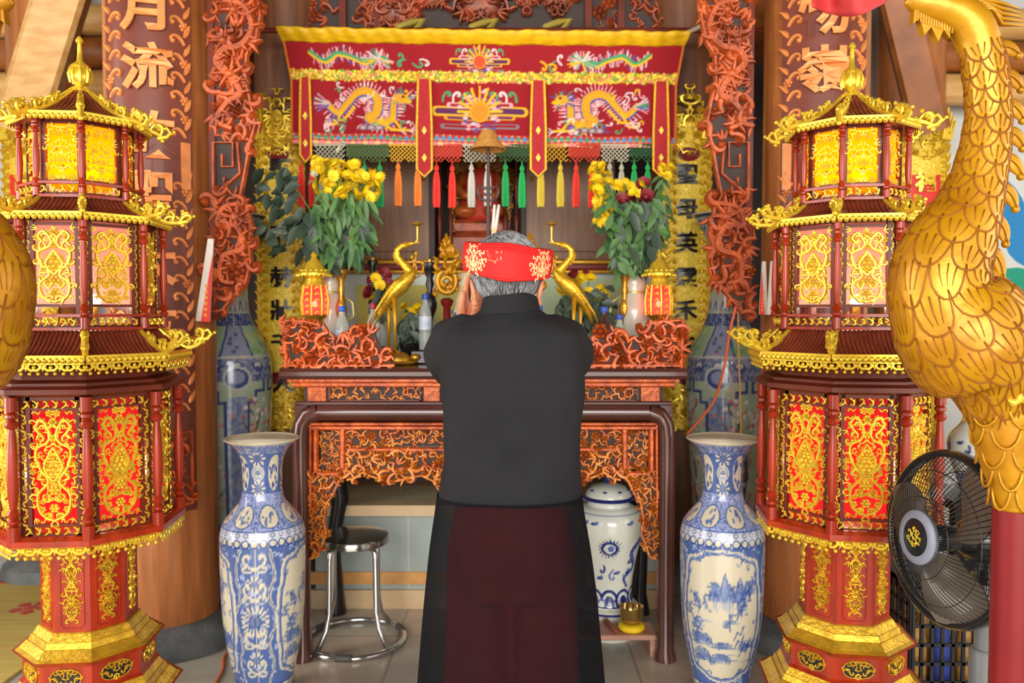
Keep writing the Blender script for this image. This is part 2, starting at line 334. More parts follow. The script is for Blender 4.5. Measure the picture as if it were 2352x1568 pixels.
# ---------------------------------------------------------------- painted decoration (colour per vertex)
class Canvas:
    """drawing surface in metres, u to the right (wraps), v upwards"""
    def __init__(s, wm, hm, res, rgb, wrapu=True):
        s.wm, s.hm, s.res = wm, hm, res; s.W, s.H = int(wm * res), int(hm * res); s.wrapu = wrapu
        s.a = np.empty((s.H, s.W, 3), np.float32); s.a[:] = rgb
        s.rng = random.Random(5)
    def _win(s, u0, v0, u1, v1):
        x0, x1 = int(math.floor(u0 * s.res)), int(math.ceil(u1 * s.res)); y0, y1 = max(0, int(v0 * s.res)), min(s.H, int(math.ceil(v1 * s.res)) + 1)
        if y1 <= y0: return None
        xs = np.arange(x0, x1 + 1)
        if not s.wrapu: xs = xs[(xs >= 0) & (xs < s.W)]
        if len(xs) == 0: return None
        ys = np.arange(y0, y1)
        return xs, ys, (xs + 0.5)[None, :] / s.res, (ys + 0.5)[:, None] / s.res
    def _put(s, xs, ys, cov, rgb):
        ix = np.ix_(ys, xs % s.W); cov = np.clip(cov, 0, 1)[..., None]
        s.a[ix] = s.a[ix] * (1 - cov) + np.array(rgb, np.float32) * cov
    def ell(s, u, v, ru, rv, rgb, al=1.0, rot=0.0, ring=None):
        r = max(ru, rv); wn = s._win(u - r, v - r, u + r, v + r)
        if wn is None: return
        xs, ys, X, Y = wn; c, n = math.cos(rot), math.sin(rot); a = (X - u) * c + (Y - v) * n; b = -(X - u) * n + (Y - v) * c
        d = np.sqrt((a / ru) ** 2 + (b / rv) ** 2)
        cov = np.clip((1 - d) * min(ru, rv) * s.res + 0.5, 0, 1)
        if ring: cov = cov * np.clip((d - 1) * min(ru, rv) * s.res + ring * s.res + 0.5, 0, 1)
        s._put(xs, ys, cov * al, rgb)
    def line(s, pts, w, rgb, al=1.0):
        n = len(pts)
        for i in range(n - 1):
            (a, b), (c, d) = pts[i], pts[i + 1]; wi = (w[i] if isinstance(w, list) else w) / 2
            wn = s._win(min(a, c) - wi, min(b, d) - wi, max(a, c) + wi, max(b, d) + wi)
            if wn is None: continue
            xs, ys, X, Y = wn; dx, dy = c - a, d - b; L2 = dx * dx + dy * dy or 1e-9
            t = np.clip(((X - a) * dx + (Y - b) * dy) / L2, 0, 1)
            dist = np.sqrt((X - a - t * dx) ** 2 + (Y - b - t * dy) ** 2)
            s._put(xs, ys, np.clip((wi - dist) * s.res + 0.5, 0, 1) * al, rgb)
    def poly(s, pts, rgb, al=1.0):
        us = [p[0] for p in pts]; vs = [p[1] for p in pts]; wn = s._win(min(us), min(vs), max(us), max(vs))
        if wn is None: return
        xs, ys, X, Y = wn; X = X + 0 * Y; Y = Y + 0 * X; c = np.zeros(X.shape, bool); j = len(pts) - 1
        for i in range(len(pts)):
            (xi, yi), (xj, yj) = pts[i], pts[j]
            if yi != yj: c ^= ((yi > Y) != (yj > Y)) & (X < (xj - xi) * (Y - yi) / (yj - yi) + xi)
            j = i
        s._put(xs, ys, c.astype(np.float32) * al, rgb)
    def rect(s, u0, v0, u1, v1, rgb, al=1.0): s.poly([(u0, v0), (u1, v0), (u1, v1), (u0, v1)], rgb, al)
    def curl(s, u, v, ang, size, flip, w, rgb, al=1.0): s.line(curl(u, v, ang, size, flip, 12), w, rgb, al)
    def mum(s, u, v, r, n, fg, bg, sq=1.0):
        for j in range(n):
            a = 2 * PI * j / n
            p = [(u + sq * r * 0.3 * math.cos(a), v + r * 0.3 * math.sin(a)), (u + sq * r * 0.75 * math.cos(a - 1.9 / n), v + r * 0.75 * math.sin(a - 1.9 / n)),
                 (u + sq * r * math.cos(a), v + r * math.sin(a)), (u + sq * r * 0.75 * math.cos(a + 1.9 / n), v + r * 0.75 * math.sin(a + 1.9 / n))]
            s.poly(p, fg)
        s.ell(u, v, r * 0.36 * sq, r * 0.36, bg); s.ell(u, v, r * 0.29 * sq, r * 0.29, fg, 0.35)
        s.line([(u - r * .2, v), (u + r * .2, v)], r * .06, bg); s.line([(u, v - r * .2), (u, v + r * .2)], r * .06, bg)
    def speck(s, u0, v0, u1, v1, n, r, rgb, al=0.6):
        for _ in range(n): s.ell(s.rng.uniform(u0, u1), s.rng.uniform(v0, v1), r * s.rng.uniform(.5, 1.3), r * s.rng.uniform(.5, 1.3), rgb, al)
    def sample(s, U, V):
        x = (U * s.res).astype(int); x = x % s.W if s.wrapu else np.clip(x, 0, s.W - 1)
        y = np.clip((V * s.res).astype(int), 0, s.H - 1)
        return s.a[y, x]
def set_paint(me, rgb):
    at_ = me.color_attributes.new('paint', 'FLOAT_COLOR', 'POINT')
    out = np.ones((len(me.vertices), 4), np.float32); c = np.asarray(rgb, np.float32) / 255
    out[:, :3] = np.where(c <= 0.04045, c / 12.92, ((c + 0.055) / 1.055) ** 2.4); at_.data.foreach_set('color', out.ravel())
def smooth_profile(pts, n):
    """Catmull-Rom through (r, z) points"""
    P = [pts[0]] + list(pts) + [pts[-1]]; out = []; k = len(pts) - 1
    for q in range(n + 1):
        t = q / n * k; i = min(int(t), k - 1); t -= i; a, b, c, d = P[i], P[i + 1], P[i + 2], P[i + 3]
        out.append(tuple(0.5 * (2 * b[e] + (c[e] - a[e]) * t + (2 * a[e] - 5 * b[e] + 4 * c[e] - d[e]) * t * t + (3 * b[e] - a[e] - 3 * c[e] + d[e]) * t ** 3) for e in (0, 1)))
    return out
def painted_lathe(name, prof, nv, nu, canvas, m, parent=None, loc=(0, 0, 0), rz=0.0):
    """surface of revolution that takes the canvas' paint; u runs around, v is height"""
    pr = smooth_profile(prof, nv); mb = MB(); mb.lathe(pr, nu); me = mb.mesh(name, m, 'all')
    co = np.array(mb.v); ang = (np.arctan2(co[:, 1], co[:, 0]) + PI / 2) % (2 * PI)
    set_paint(me, canvas.sample(ang / (2 * PI) * canvas.wm, co[:, 2]))
    return put(name, me, parent, loc, (0, 0, rz))
def text_mesh(ch, size, depth, bold=0.0):
    cu = bpy.data.curves.new('glyph', 'FONT'); cu.body = ch; cu.size = size; cu.extrude = depth; cu.offset = bold
    cu.align_x = 'CENTER'; cu.align_y = 'CENTER'; cu.resolution_u = 3
    o = bpy.data.objects.new('glyph', cu); COL.objects.link(o)
    me = bpy.data.meshes.new_from_object(o.evaluated_get(bpy.context.evaluated_depsgraph_get()))
    bpy.data.objects.remove(o); bpy.data.curves.remove(cu)
    return me
def glyph(mb, ch, size, u, v, mp=None, d0=0.0, depth=0.006, bold=0.0):
    """one written character standing on the surface given by mp"""
    mp = mp or flat; me = text_mesh(ch, size, depth / 2, bold)
    vs = [mp(u + p.co.x, v + p.co.y, d0 + depth / 2 + p.co.z) for p in me.vertices]
    mb.add(vs, [tuple(p.vertices) for p in me.polygons]); bpy.data.meshes.remove(me)
# ================================================================= THE SETTING
def struct(name, mb, m, parent=None, label=None, smooth=False, loc=(0, 0, 0), rot=(0, 0, 0)):
    o = mb.build(name, m, parent, loc, smooth, rot)
    if parent is None: tag(o, label, None, None, 'structure')
    return o
def tile_mat(name, c1, c2, mortar, w, h, off=0.5, msize=0.01, rough=0.3):
    m = bpy.data.materials.new(name); m.use_nodes = True; nt = m.node_tree; b = nt.nodes['Principled BSDF']
    tc = nt.nodes.new('ShaderNodeTexCoord'); br = nt.nodes.new('ShaderNodeTexBrick'); n = nt.nodes.new('ShaderNodeTexNoise')
    br.offset = off; br.inputs['Scale'].default_value = 1.0; br.inputs['Brick Width'].default_value = w; br.inputs['Row Height'].default_value = h
    br.inputs['Mortar Size'].default_value = msize; br.inputs['Color1'].default_value = (*lin(c1), 1); br.inputs['Color2'].default_value = (*lin(c2), 1); br.inputs['Mortar'].default_value = (*lin(mortar), 1)
    nt.links.new(tc.outputs['Object'], br.inputs['Vector']); n.inputs['Scale'].default_value = 7; n.inputs['Detail'].default_value = 6
    nt.links.new(tc.outputs['Object'], n.inputs['Vector'])
    mx = nt.nodes.new('ShaderNodeMix'); mx.data_type = 'RGBA'; mx.blend_type = 'OVERLAY'; mx.inputs[0].default_value = 0.3
    nt.links.new(br.outputs['Color'], mx.inputs[6]); nt.links.new(n.outputs['Fac'], mx.inputs[7]); nt.links.new(mx.outputs[2], b.inputs['Base Color'])
    b.inputs['Roughness'].default_value = rough; MATS[name] = m
    return m
floor_m = tile_mat('floor_tiles', (186, 164, 144), (168, 170, 158), (150, 136, 124), 0.5, 0.5, 0.0, 0.006, 0.25)
struct('floor', MB().box(0, 1.3, -0.05, 9, 9.4, 0.1), floor_m)
struct('ceiling', MB().box(0, 1.3, 3.95, 9, 9.4, 0.1), dark)
struct('wall_left', MB().box(-4.45, 3.3, 1.95, 0.1, 5.2, 3.9), white)
struct('wall_right', MB().box(4.45, 3.3, 1.95, 0.1, 5.2, 3.9), white)
struct('wall_back_left', MB().box(-3.25, 4.75, 1.95, 2.5, 0.1, 3.9), white)
struct('wall_back_right', MB().box(3.15, 4.75, 1.95, 2.7, 0.1, 3.9), white)
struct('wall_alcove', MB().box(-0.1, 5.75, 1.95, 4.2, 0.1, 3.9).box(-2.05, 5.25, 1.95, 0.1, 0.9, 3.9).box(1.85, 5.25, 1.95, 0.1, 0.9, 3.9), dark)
# platform of tiles behind the altar table
stepm = tile_mat('step_marble', (214, 206, 178), (206, 160, 104), (190, 180, 150), 0.55, 0.3, 0.5, 0.006)
greym = tile_mat('riser_marble', (170, 180, 176), (158, 170, 168), (190, 190, 180), 0.5, 0.9, 0.0, 0.004)
pb = MB().box(-0.12, 4.5, 0.24, 1.66, 1.3, 0.48)
plat = struct('platform', pb, greym)
mb = MB(); mb.box(-0.12, 4.47, 0.49, 1.72, 1.4, 0.05); struct('platform_top', mb, stepm, plat)
mb = MB(); mb.box(-0.12, 3.84, 0.045, 1.70, 0.03, 0.09); struct('platform_skirting', mb, stepm, plat)
mb = MB(); mb.mi = 0; mb.box(-0.12, 3.845, 0.145, 1.70, 0.016, 0.06); struct('platform_band', mb, mat('ochre_tile', (212, 156, 92), 0.35, var=0.15, scale=9), plat)
# four wooden pillars with stone bases
stone = mat('grey_stone', (112, 116, 116), 0.6, rgb2=(84, 90, 94), scale=9, bump=0.3)
def pillar(x, y, r, label, base=True, m=None):
    mb = MB(); mb.lathe([(r * 1.02, 0.10), (r * 1.03, 1.2), (r, 3.9)], 40)
    o = struct('wooden_pillar', mb, m or wood, None, label, 40, (x, y, 0))
    if base:
        b = MB(); b.lathe([(r * 1.5, 0), (r * 1.5, 0.03), (r * 1.42, 0.07), (r * 1.2, 0.10), (r * 1.06, 0.115)], 40); struct('stone_base', b, stone, o, smooth=30)
    return o
PL = (-1.517, 3.5, 0.212); PR = (1.306, 3.5, 0.212)
pillar(*PL, 'thick wooden pillar behind the left pagoda lantern')
pillar(*PR, 'thick wooden pillar behind the right pagoda lantern')
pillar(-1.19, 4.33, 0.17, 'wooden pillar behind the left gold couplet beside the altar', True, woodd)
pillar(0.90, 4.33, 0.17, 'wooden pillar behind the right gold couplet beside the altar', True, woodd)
pillar(-2.52, 4.38, 0.17, 'wooden pillar at far left behind the gold and red couplet')
pillar(2.14, 4.38, 0.17, 'wooden pillar at far right behind the gold and red couplet')
# roof timbers
def log(name, a, b, r, m, label, n=20, sq=False):
    a, b = Vector(a), Vector(b); mb = MB()
    if sq:
        d = (b - a); L = d.length; q = d.to_track_quat('Z', 'X').to_matrix().to_4x4()
        mb.bbox(0, 0, 0, L, r * 1.6, r * 2, 0.02); mb.xform(Matrix.Translation((a + b) / 2) @ q @ Matrix.Rotation(PI / 2, 4, 'Y') @ Matrix.Rotation(0.7, 4, 'X'))
    else: mb.tube([a, b], r, n)
    return struct(name, mb, m, None, label, smooth=30)
log('tie_beam', (PL[0], 3.6, 2.95), (PL[0], 5.7, 2.95), 0.15, woodm, 'round tie beam running back from the left pillar')
log('tie_beam', (PR[0], 3.6, 2.95), (PR[0], 5.7, 2.95), 0.15, woodm, 'round tie beam running back from the right pillar')
log('roof_brace', at(190, -160, 3.75), at(48, 300, 3.9), 0.105, woodl, 'slanting square brace under the roof at top left', sq=True)
log('roof_brace', at(2030, -140, 3.75), at(2135, 300, 3.9), 0.105, woodm, 'slanting square brace under the roof at top right', sq=True)
for i, py in enumerate((55, 130, 205)):
    log('wall_log', at(-60, py, 4.5), at(330, py - 10, 4.5), 0.085, woodl if i != 1 else woodm, 'horizontal log at top left, number %s from above' % ('one', 'two', 'three')[i])
    log('wall_log', at(2090, py, 4.5), at(2480, py + 5, 4.5), 0.085, woodl if i != 1 else woodm, 'horizontal log at top right, number %s from above' % ('one', 'two', 'three')[i])
log('cross_beam', (-2.1, 3.56, 3.62), (1.9, 3.56, 3.62), 0.16, woodm, 'round beam across the two front pillars')
# woven mats on the floor
matm = mat('woven_mat', (206, 190, 104), 0.75, rgb2=(196, 168, 84), scale=3, stretch=(1, 12, 1))
matr = mat('mat_red', (196, 78, 62), 0.75, var=0.1, scale=14)
def floor_mat(x0, x1, y0, y1, label):
    mb = MB(); mb.box((x0 + x1) / 2, (y0 + y1) / 2, 0.006, x1 - x0, y1 - y0, 0.012); mb.mi = 1
    mb.box((x0 + x1) / 2, y1 - 0.05, 0.0125, x1 - x0, 0.1, 0.004).box((x0 + x1) / 2, y0 + 0.05, 0.0125, x1 - x0, 0.1, 0.004); rr = random.Random(int(x1 * 10))
    for _ in range(16): mb.flower(rr.uniform(x0 + .2, x1 - .2), rr.uniform(y0 + .2, y1 - .2), rr.uniform(.05, .11), 0.002, lambda u, v, d: (u, v, 0.0122 + d), 5)
    tag(mb.build('floor_mat', [matm, matr]), label, 'mat', 'woven mats on the floor')
floor_mat(-4.2, -1.95, 2.4, 4.25, 'yellow woven mat with red border on the floor at far left')
floor_mat(1.75, 4.2, 3.0, 4.45, 'yellow woven mat with red border behind the fan')

# ================================================================= couplet boards on the pillars
def scene_pillar_board(P, facing, label, chars, side):
    x, y, r = P; R = r + 0.028; hw = 0.178
    t = thing('couplet_board', label, 'couplet board', (x, y, 0), 0, 'lacquered couplet boards on the front pillars')
    mp = wrap(R, -PI / 2 + facing)
    mb = MB(); n = 14
    z0, z1 = 0.60, 3.3
    poly = [(-hw + 2 * hw * i / n, z0) for i in range(n + 1)]; vs = []
    for zz in (z0, z1):
        for i in range(n + 1): vs += [mp(-hw + 2 * hw * i / n, zz, 0.0), mp(-hw + 2 * hw * i / n, zz, -0.022)]
    k = 2 * (n + 1); fs = []
    for i in range(n):
        a = 2 * i; fs += [(a, a + 2, a + 2 + k, a + k), (a + 1, a + 1 + k, a + 3 + k, a + 3), (a, a + 1, a + 3, a + 2), (a + k, a + 2 + k, a + 3 + k, a + 1 + k)]
    fs += [(0, k, k + 1, 1), (2 * n, 2 * n + 1, k + 2 * n + 1, k + 2 * n)]
    mb.add(vs, fs); mb.build('board', board, t, smooth=40)
    rng = random.Random(11)
    for sg in (-1, 1):
        zz = 1.02; mb = MB()
        while zz < 3.3:
            scroll(mb, sg * (hw - 0.028), zz, PI / 2 + 0.5 * sg, 0.075, sg, 0.2, 0.12, mp, 10); leafr(mb, sg * (hw - 0.03), zz + 0.03, PI / 2 - 0.6 * sg, 0.06, mp, 0.14, 0.4)
            if rng.random() < 0.45: mb.flower(sg * (hw - 0.028), zz + 0.075, 0.022, 0.008, mp)
            zz += 0.075
            if abs(zz - 2.02) < 0.08: mb.prism([(sg * (hw - 0.05), 1.93), (sg * (hw - 0.012), 1.93), (sg * (hw - 0.012), 2.12), (sg * (hw - 0.05), 2.12)], 0, 0.008, mp); zz = 2.14
        mb.build('vine_border', char_m, t, smooth=True)
    mb = MB()
    for a, b in (((-hw + .02, .63), (hw - .02, .63)), ((-hw + .02, .93), (hw - .02, .93)), ((-hw + .02, .63), (-hw + .02, .93)), ((hw - .02, .63), (hw - .02, .93))):
        mb.ridge([(a[0] + (b[0] - a[0]) * i / 8, a[1] + (b[1] - a[1]) * i / 8) for i in range(9)], 0.012, 0.006, mp)
    carve(mb, rect(-hw + 0.035, 0.65, hw - 0.035, 0.91), 0.05, 0.09, rng, mp, 0, 0.0, 0.7)
    mb.build('base_panel_carving', carve_m, t, smooth=True)
    for ch, z in chars:
        mb = MB(); glyph(mb, ch, 0.19, 0.008 * side, z, mp, 0.007, 0.01, 0.006); mb.build('gilt_character', char_m, t)
def zy(y, Y): return at(1176, y, Y).z
scene_pillar_board(PL, 0.20, 'dark lacquer couplet board with gilt characters on the left pillar', [(c, zy(y, 3.29)) for c, y in (('月', 30), ('流', 165), ('故', 320), ('聖', 452), ('大', 610), ('方', 755))], 1)
scene_pillar_board(PR, -0.20, 'dark lacquer couplet board with gilt characters on the right pillar', [(c, zy(y, 3.29)) for c, y in (('物', 40), ('嶺', 172))], -1)

# ---------------------------------------------------------------- gold couplets on the rear pillars
def gold_couplet(x, y, r, z0, z1, hw, label, chars, csize, group, redfield=False, rb=0.0):
    R = r + 0.03
    t = thing('gold_couplet', label, 'couplet board', (x, y, 0), 0, group)
    mp = wrap(R, -PI / 2); H = z1 - z0
    def half(z):
        k = min(z - z0, z1 - z) / 0.16
        return hw * (0.62 + 0.38 * math.sqrt(max(0, 1 - (1 - min(1, k)) ** 2)))
    mb = MB(); n = 12; m = 40; vs = []
    for j in range(m + 1):
        z = z0 + H * j / m; h = half(z)
        for i in range(n + 1): vs.append(mp(-h + 2 * h * i / n, z, 0))
        for i in range(n + 1): vs.append(mp(-h + 2 * h * i / n, z, -0.025))
    k = 2 * (n + 1); fs = []
    for j in range(m):
        o = j * k
        for i in range(n): fs += [(o + i, o + i + 1, o + k + i + 1, o + k + i), (o + n + 1 + i, o + k + n + 1 + i, o + k + n + 2 + i, o + n + 2 + i)]
        fs += [(o, o + k, o + k + n + 1, o + n + 1), (o + n, o + 2 * n + 1, o + k + 2 * n + 1, o + k + n)]
    fs += [tuple(list(range(n + 1)) + list(range(2 * n + 1, n, -1)))[::-1], tuple(m * k + q for q in list(range(n + 1)) + list(range(2 * n + 1, n, -1)))]
    mb.add(vs, fs); mb.build('board', goldp, t, smooth=40)
    rng = random.Random(int(x * 100))
    if redfield:
        mb = MB(); w2 = hw * 0.5; q = 6
        vs = [mp(-w2 + 2 * w2 * i / q, z, 0.004) for z in (z0 + 0.22, z1 - 0.3) for i in range(q + 1)]
        mb.add(vs, [(i, i + 1, q + 2 + i, q + 1 + i) for i in range(q)]); mb.build('red_field', redp, t)
    mb = MB()
    for sg in (-1, 1):
        z = z0 + 0.1
        while z < z1 - 0.08:
            h = half(z)
            scroll(mb, sg * (h - 0.028), z, PI / 2 + 0.6 * sg, 0.06, sg, 0.26, 0.25, mp, 9); leafr(mb, sg * (h - 0.03), z + 0.03, PI / 2 - 0.7 * sg, 0.05, mp, 0.3, 0.4); mb.dome(sg * (h - 0.012), z + .02, 0.009, 0.012, 5, mp)
            z += 0.05
    for zc in (z0, z1):
        s = 1 if zc == z0 else -1
        carve(mb, rect(-hw * .8, min(zc, zc + s * 0.2), hw * .8, max(zc, zc + s * 0.2)), 0.035, 0.07, rng, mp, 0, 0.0, 0.6, 0.3)
    mb.build('vine_border', goldb, t, smooth=True)
    # crest above
    mb = MB(); carve(mb, [(-hw * .75, z1 - 0.1), (hw * .75, z1 - 0.1), (hw * .55, z1 + 0.05), (0, z1 + 0.14), (-hw * .55, z1 + 0.05)], 0.04, 0.08, rng, mp, 0.0, 0.0, 0.6, 0.35)
    for sg in (-1, 1):
        for q in range(4): mb.tube([mp(sg * hw * (.5 + .12 * q), z1 - 0.12, 0.01), mp(sg * hw * (.6 + .13 * q), z1 + 0.04 - .02 * q, 0.03)], [0.014, 0.006], 6)
    mb.build('flame_crest', goldb, t, smooth=True)
    if not redfield:
        for zc in (z0 + 0.26, z1 - 0.2): MB().prism([(0.055 * math.cos(a * PI / 8), zc + 0.035 * math.sin(a * PI / 8)) for a in range(16)], 0.001, 0.006, mp).build('red_cartouche', redlac, t)
    for ch, z in chars:
        mb = MB(); glyph(mb, ch, csize, -.01 if x > 0 else .012, z, mp, 0.010, 0.008, 0.003); mb.build('character', black if not redfield else goldb, t)
gB = 'gold couplets beside the altar'
gold_couplet(-1.19, 4.33, 0.17, zy(985, 4.12), zy(262, 4.12), 0.135, 'gold couplet with black characters left of the altar', [(c, zy(y, 4.12)) for c, y in (('顯', 390), ('號', 545), ('赫', 640), ('壯', 715), ('千', 790), ('人', 882))], 0.108, gB)
gold_couplet(0.90, 4.33, 0.17, zy(985, 4.12), zy(262, 4.12), 0.135, 'gold couplet with black characters right of the altar', [(c, zy(y, 4.12)) for c, y in (('聖', 402), ('母', 482), ('英', 560), ('靈', 640), ('禾', 715), ('千', 800))], 0.108, gB)
gO = 'gold and red couplets on the outer pillars'
gold_couplet(-2.52, 4.38, 0.17, zy(1010, 4.15), zy(262, 4.15), 0.15, 'gold couplet with red field, partly behind the left pagoda lantern', [(c, zy(y, 4.15)) for c, y in (('高', 420), ('山', 520), ('德', 620), ('水', 720), ('長', 820))], 0.1, gO, True)
gold_couplet(2.14, 4.38, 0.17, zy(1005, 4.15), zy(262, 4.15), 0.15, 'gold couplet with red field, partly behind the right pagoda lantern', [(c, zy(y, 4.15)) for c, y in (('福', 420), ('千', 560), ('壽', 640), ('永', 720), ('昌', 820))], 0.1, gO, True)

# ---------------------------------------------------------------- openwork carved hangings beside the pillars
def hanging(sg, label):
    """carved wooden side panel, outer edge along the pillar; built for the left, sg=-1 mirrors it"""
    Y = 3.42
    cx = -0.13
    def P(px, py): v = at(px, py, Y); return (v.x if sg > 0 else 2 * cx - v.x, v.z)
    o0 = P(540, 350)
    t = thing('carved_hanging', label, 'carving', (o0[0], Y, 0), 0, 'carved hangings on the front pillars')
    def L(px, py): a = P(px, py); return (a[0] - o0[0], a[1])
    out = [(492, -60), (585, -60), (602, 40), (590, 100), (570, 130), (568, 190), (580, 240), (590, 290), (578, 330), (566, 400), (556, 450), (572, 480), (582, 520), (575, 560), (580, 600), (568, 650), (540, 680), (515, 712), (492, 715)]
    poly = [L(*p) for p in out]
    holes = [[L(*p) for p in q] for q in ([(500, 20), (545, 25), (540, 75), (498, 70)], [(500, 190), (528, 200), (520, 250), (498, 240)], [(540, 260), (575, 275), (565, 310), (535, 300)], [(500, 455), (545, 460), (530, 500), (500, 495)], [(530, 530), (560, 540), (555, 580), (525, 570)])]
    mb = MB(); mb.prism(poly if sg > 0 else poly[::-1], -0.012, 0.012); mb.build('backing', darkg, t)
    mb = MB()
    a, b = L(486, -60), L(486, 735); mb.box(a[0], 0, (a[1] + b[1]) / 2, 0.026, 0.05, a[1] - b[1]); mb.build('side_rail', mahogd, t)
    rng = random.Random(21); mb = MB()
    mid = [[L(*p) for p in rect(490, 440, 572, 318)]]
    carve(mb, poly, 0.05, 0.10, rng, None, 0.012, None, 0.5, 0.34, holes + mid, .36)
    # outline edge strip and key fret
    edge = [L(*p) for p in out[1:]]; mb.ridge(edge, 0.018, 0.022, None, 0.008)
    for q in ([(495, 440), (495, 330), (540, 330), (540, 385), (515, 385), (515, 357)], [(550, 330), (556, 400), (520, 432), (520, 410)], [(500, 450), (530, 420)]):
        mb.ridge([L(*p) for p in q], 0.016, 0.022, None, 0.01)
    # long dragon body winding down the panel
    for q, wd in (([(520, 10), (565, 20), (585, 70), (560, 110), (520, 120), (505, 150), (535, 180), (560, 220), (530, 240), (505, 280), (540, 300)], 0.05), ([(560, 470), (520, 480), (510, 520), (550, 520), (565, 570), (520, 590), (515, 640), (545, 650)], 0.045)):
        pts = smooth_profile([L(*p) for p in q], 40); mb.ridge(pts, [wd * (0.6 + 0.4 * math.sin(PI * i / 40)) for i in range(41)], 0.035, None, 0.012)
        for i in range(2, 40, 2):
            a, b = pts[i - 1], pts[i + 1]; an = math.atan2(b[1] - a[1], b[0] - a[0]) + PI / 2
            leafr(mb, pts[i][0], pts[i][1], an + 0.5, 0.045, None, 0.9, 0.4, -0.6, 0.012)
    for px, py, s in ((535, 175, .07), (520, 100, .06), (545, 30, .06), (548, 500, .07)):
        c = L(px, py); 
        for k in range(7): leafr(mb, c[0], c[1], k * 0.9 + 0.3, s * 1.1, None, 0.45, 0.3, 0.5, 0.012)
        mb.dome(c[0], c[1], s * 0.45, 0.05, 8, None, 0.012)
    mb.build('relief_carving', carve_h, t, smooth=True)
hanging(1, 'orange carved openwork hanging on the left pillar')
hanging(-1, 'orange carved openwork hanging on the right pillar')
# carved frieze above the canopy
t = thing('carved_frieze', 'dark carved frieze with orange reliefs above the red canopy', 'carving', (-0.14, 4.25, 2.6))
def fx(px): return at(px, 40, 4.25).x + 0.14
def fz(py): return at(1176, py, 4.25).z - 2.6
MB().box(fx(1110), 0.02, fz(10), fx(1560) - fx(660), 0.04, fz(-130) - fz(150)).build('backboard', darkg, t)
rng = random.Random(3)
mb = MB()
for px in (665, 790, 870, 1350, 1425, 1555): MB().box(fx(px), -0.02, fz(10), 0.035, 0.04, fz(-130) - fz(150)).build('stile', mahogd, t)
for a in ([(700, 95), (775, 95), (760, -60), (700, -60)], [(820, 95), (862, 95), (862, -60), (820, -60)], [(1375, 95), (1412, 95), (1412, -60), (1375, -60)], [(1455, 95), (1530, 95), (1530, -60), (1455, -60)]):
    mb = MB(); carve(mb, [(fx(x), fz(y)) for x, y in a], 0.06, 0.11, rng, None, 0.002, None, 0.62, 0.35); mb.build('relief_post', carve_d, t, smooth=True)
for c, r in ((1105, 58), (935, 36), (1280, 40), (905, 60), (1000, 30), (1210, 30)):
    mb = MB(); y0 = 5 if c == 1105 else (20 if c in (905,) else -5)
    mb.ball(fx(c), 0.0, fz(y0), r / 460, 12, 1.1, 0.35, 0.75)
    carve(mb, [(fx(c + 1.15 * r * math.cos(a)), fz(y0 + 0.9 * r * math.sin(a))) for a in np.linspace(0, 2 * PI, 12)[:-1]], 0.05, 0.10, rng, None, 0.012, fx(c), 0.45, 0.6)
    mb.build('relief_boss', carve_d, t, smooth=True)
# gilt cloud ornaments peeping over the canopy
for i, (px, lab) in enumerate(((938, 'left'), (1105, 'middle'), (1275, 'right'))):
    mb = MB(); s = 0.17
    mb.tube([Vector(p) * s for p in ((-.35, 0, -1.0), (-.35, 0, -.15), (-.3, 0, .15), (.1, 0, .3), (.45, 0, .35), (.2, 0, .05), (.1, 0, -.15), (.45, 0, -.2), (.75, 0, -.4), (.75, 0, -1.0))], [s * .18] * 10, 8, ratio=0.6)
    p = at(px, 75, 4.15); o = mb.build('cloud_ornament', mat('pale_gilt', (206, 186, 90), 0.4, 0.3) if i == 0 else MATS['pale_gilt'], None, p, True)
    tag(o, '%s of the three pale gilt scroll ornaments above the canopy top' % lab, 'ornament', 'gilt ornaments above the canopy')
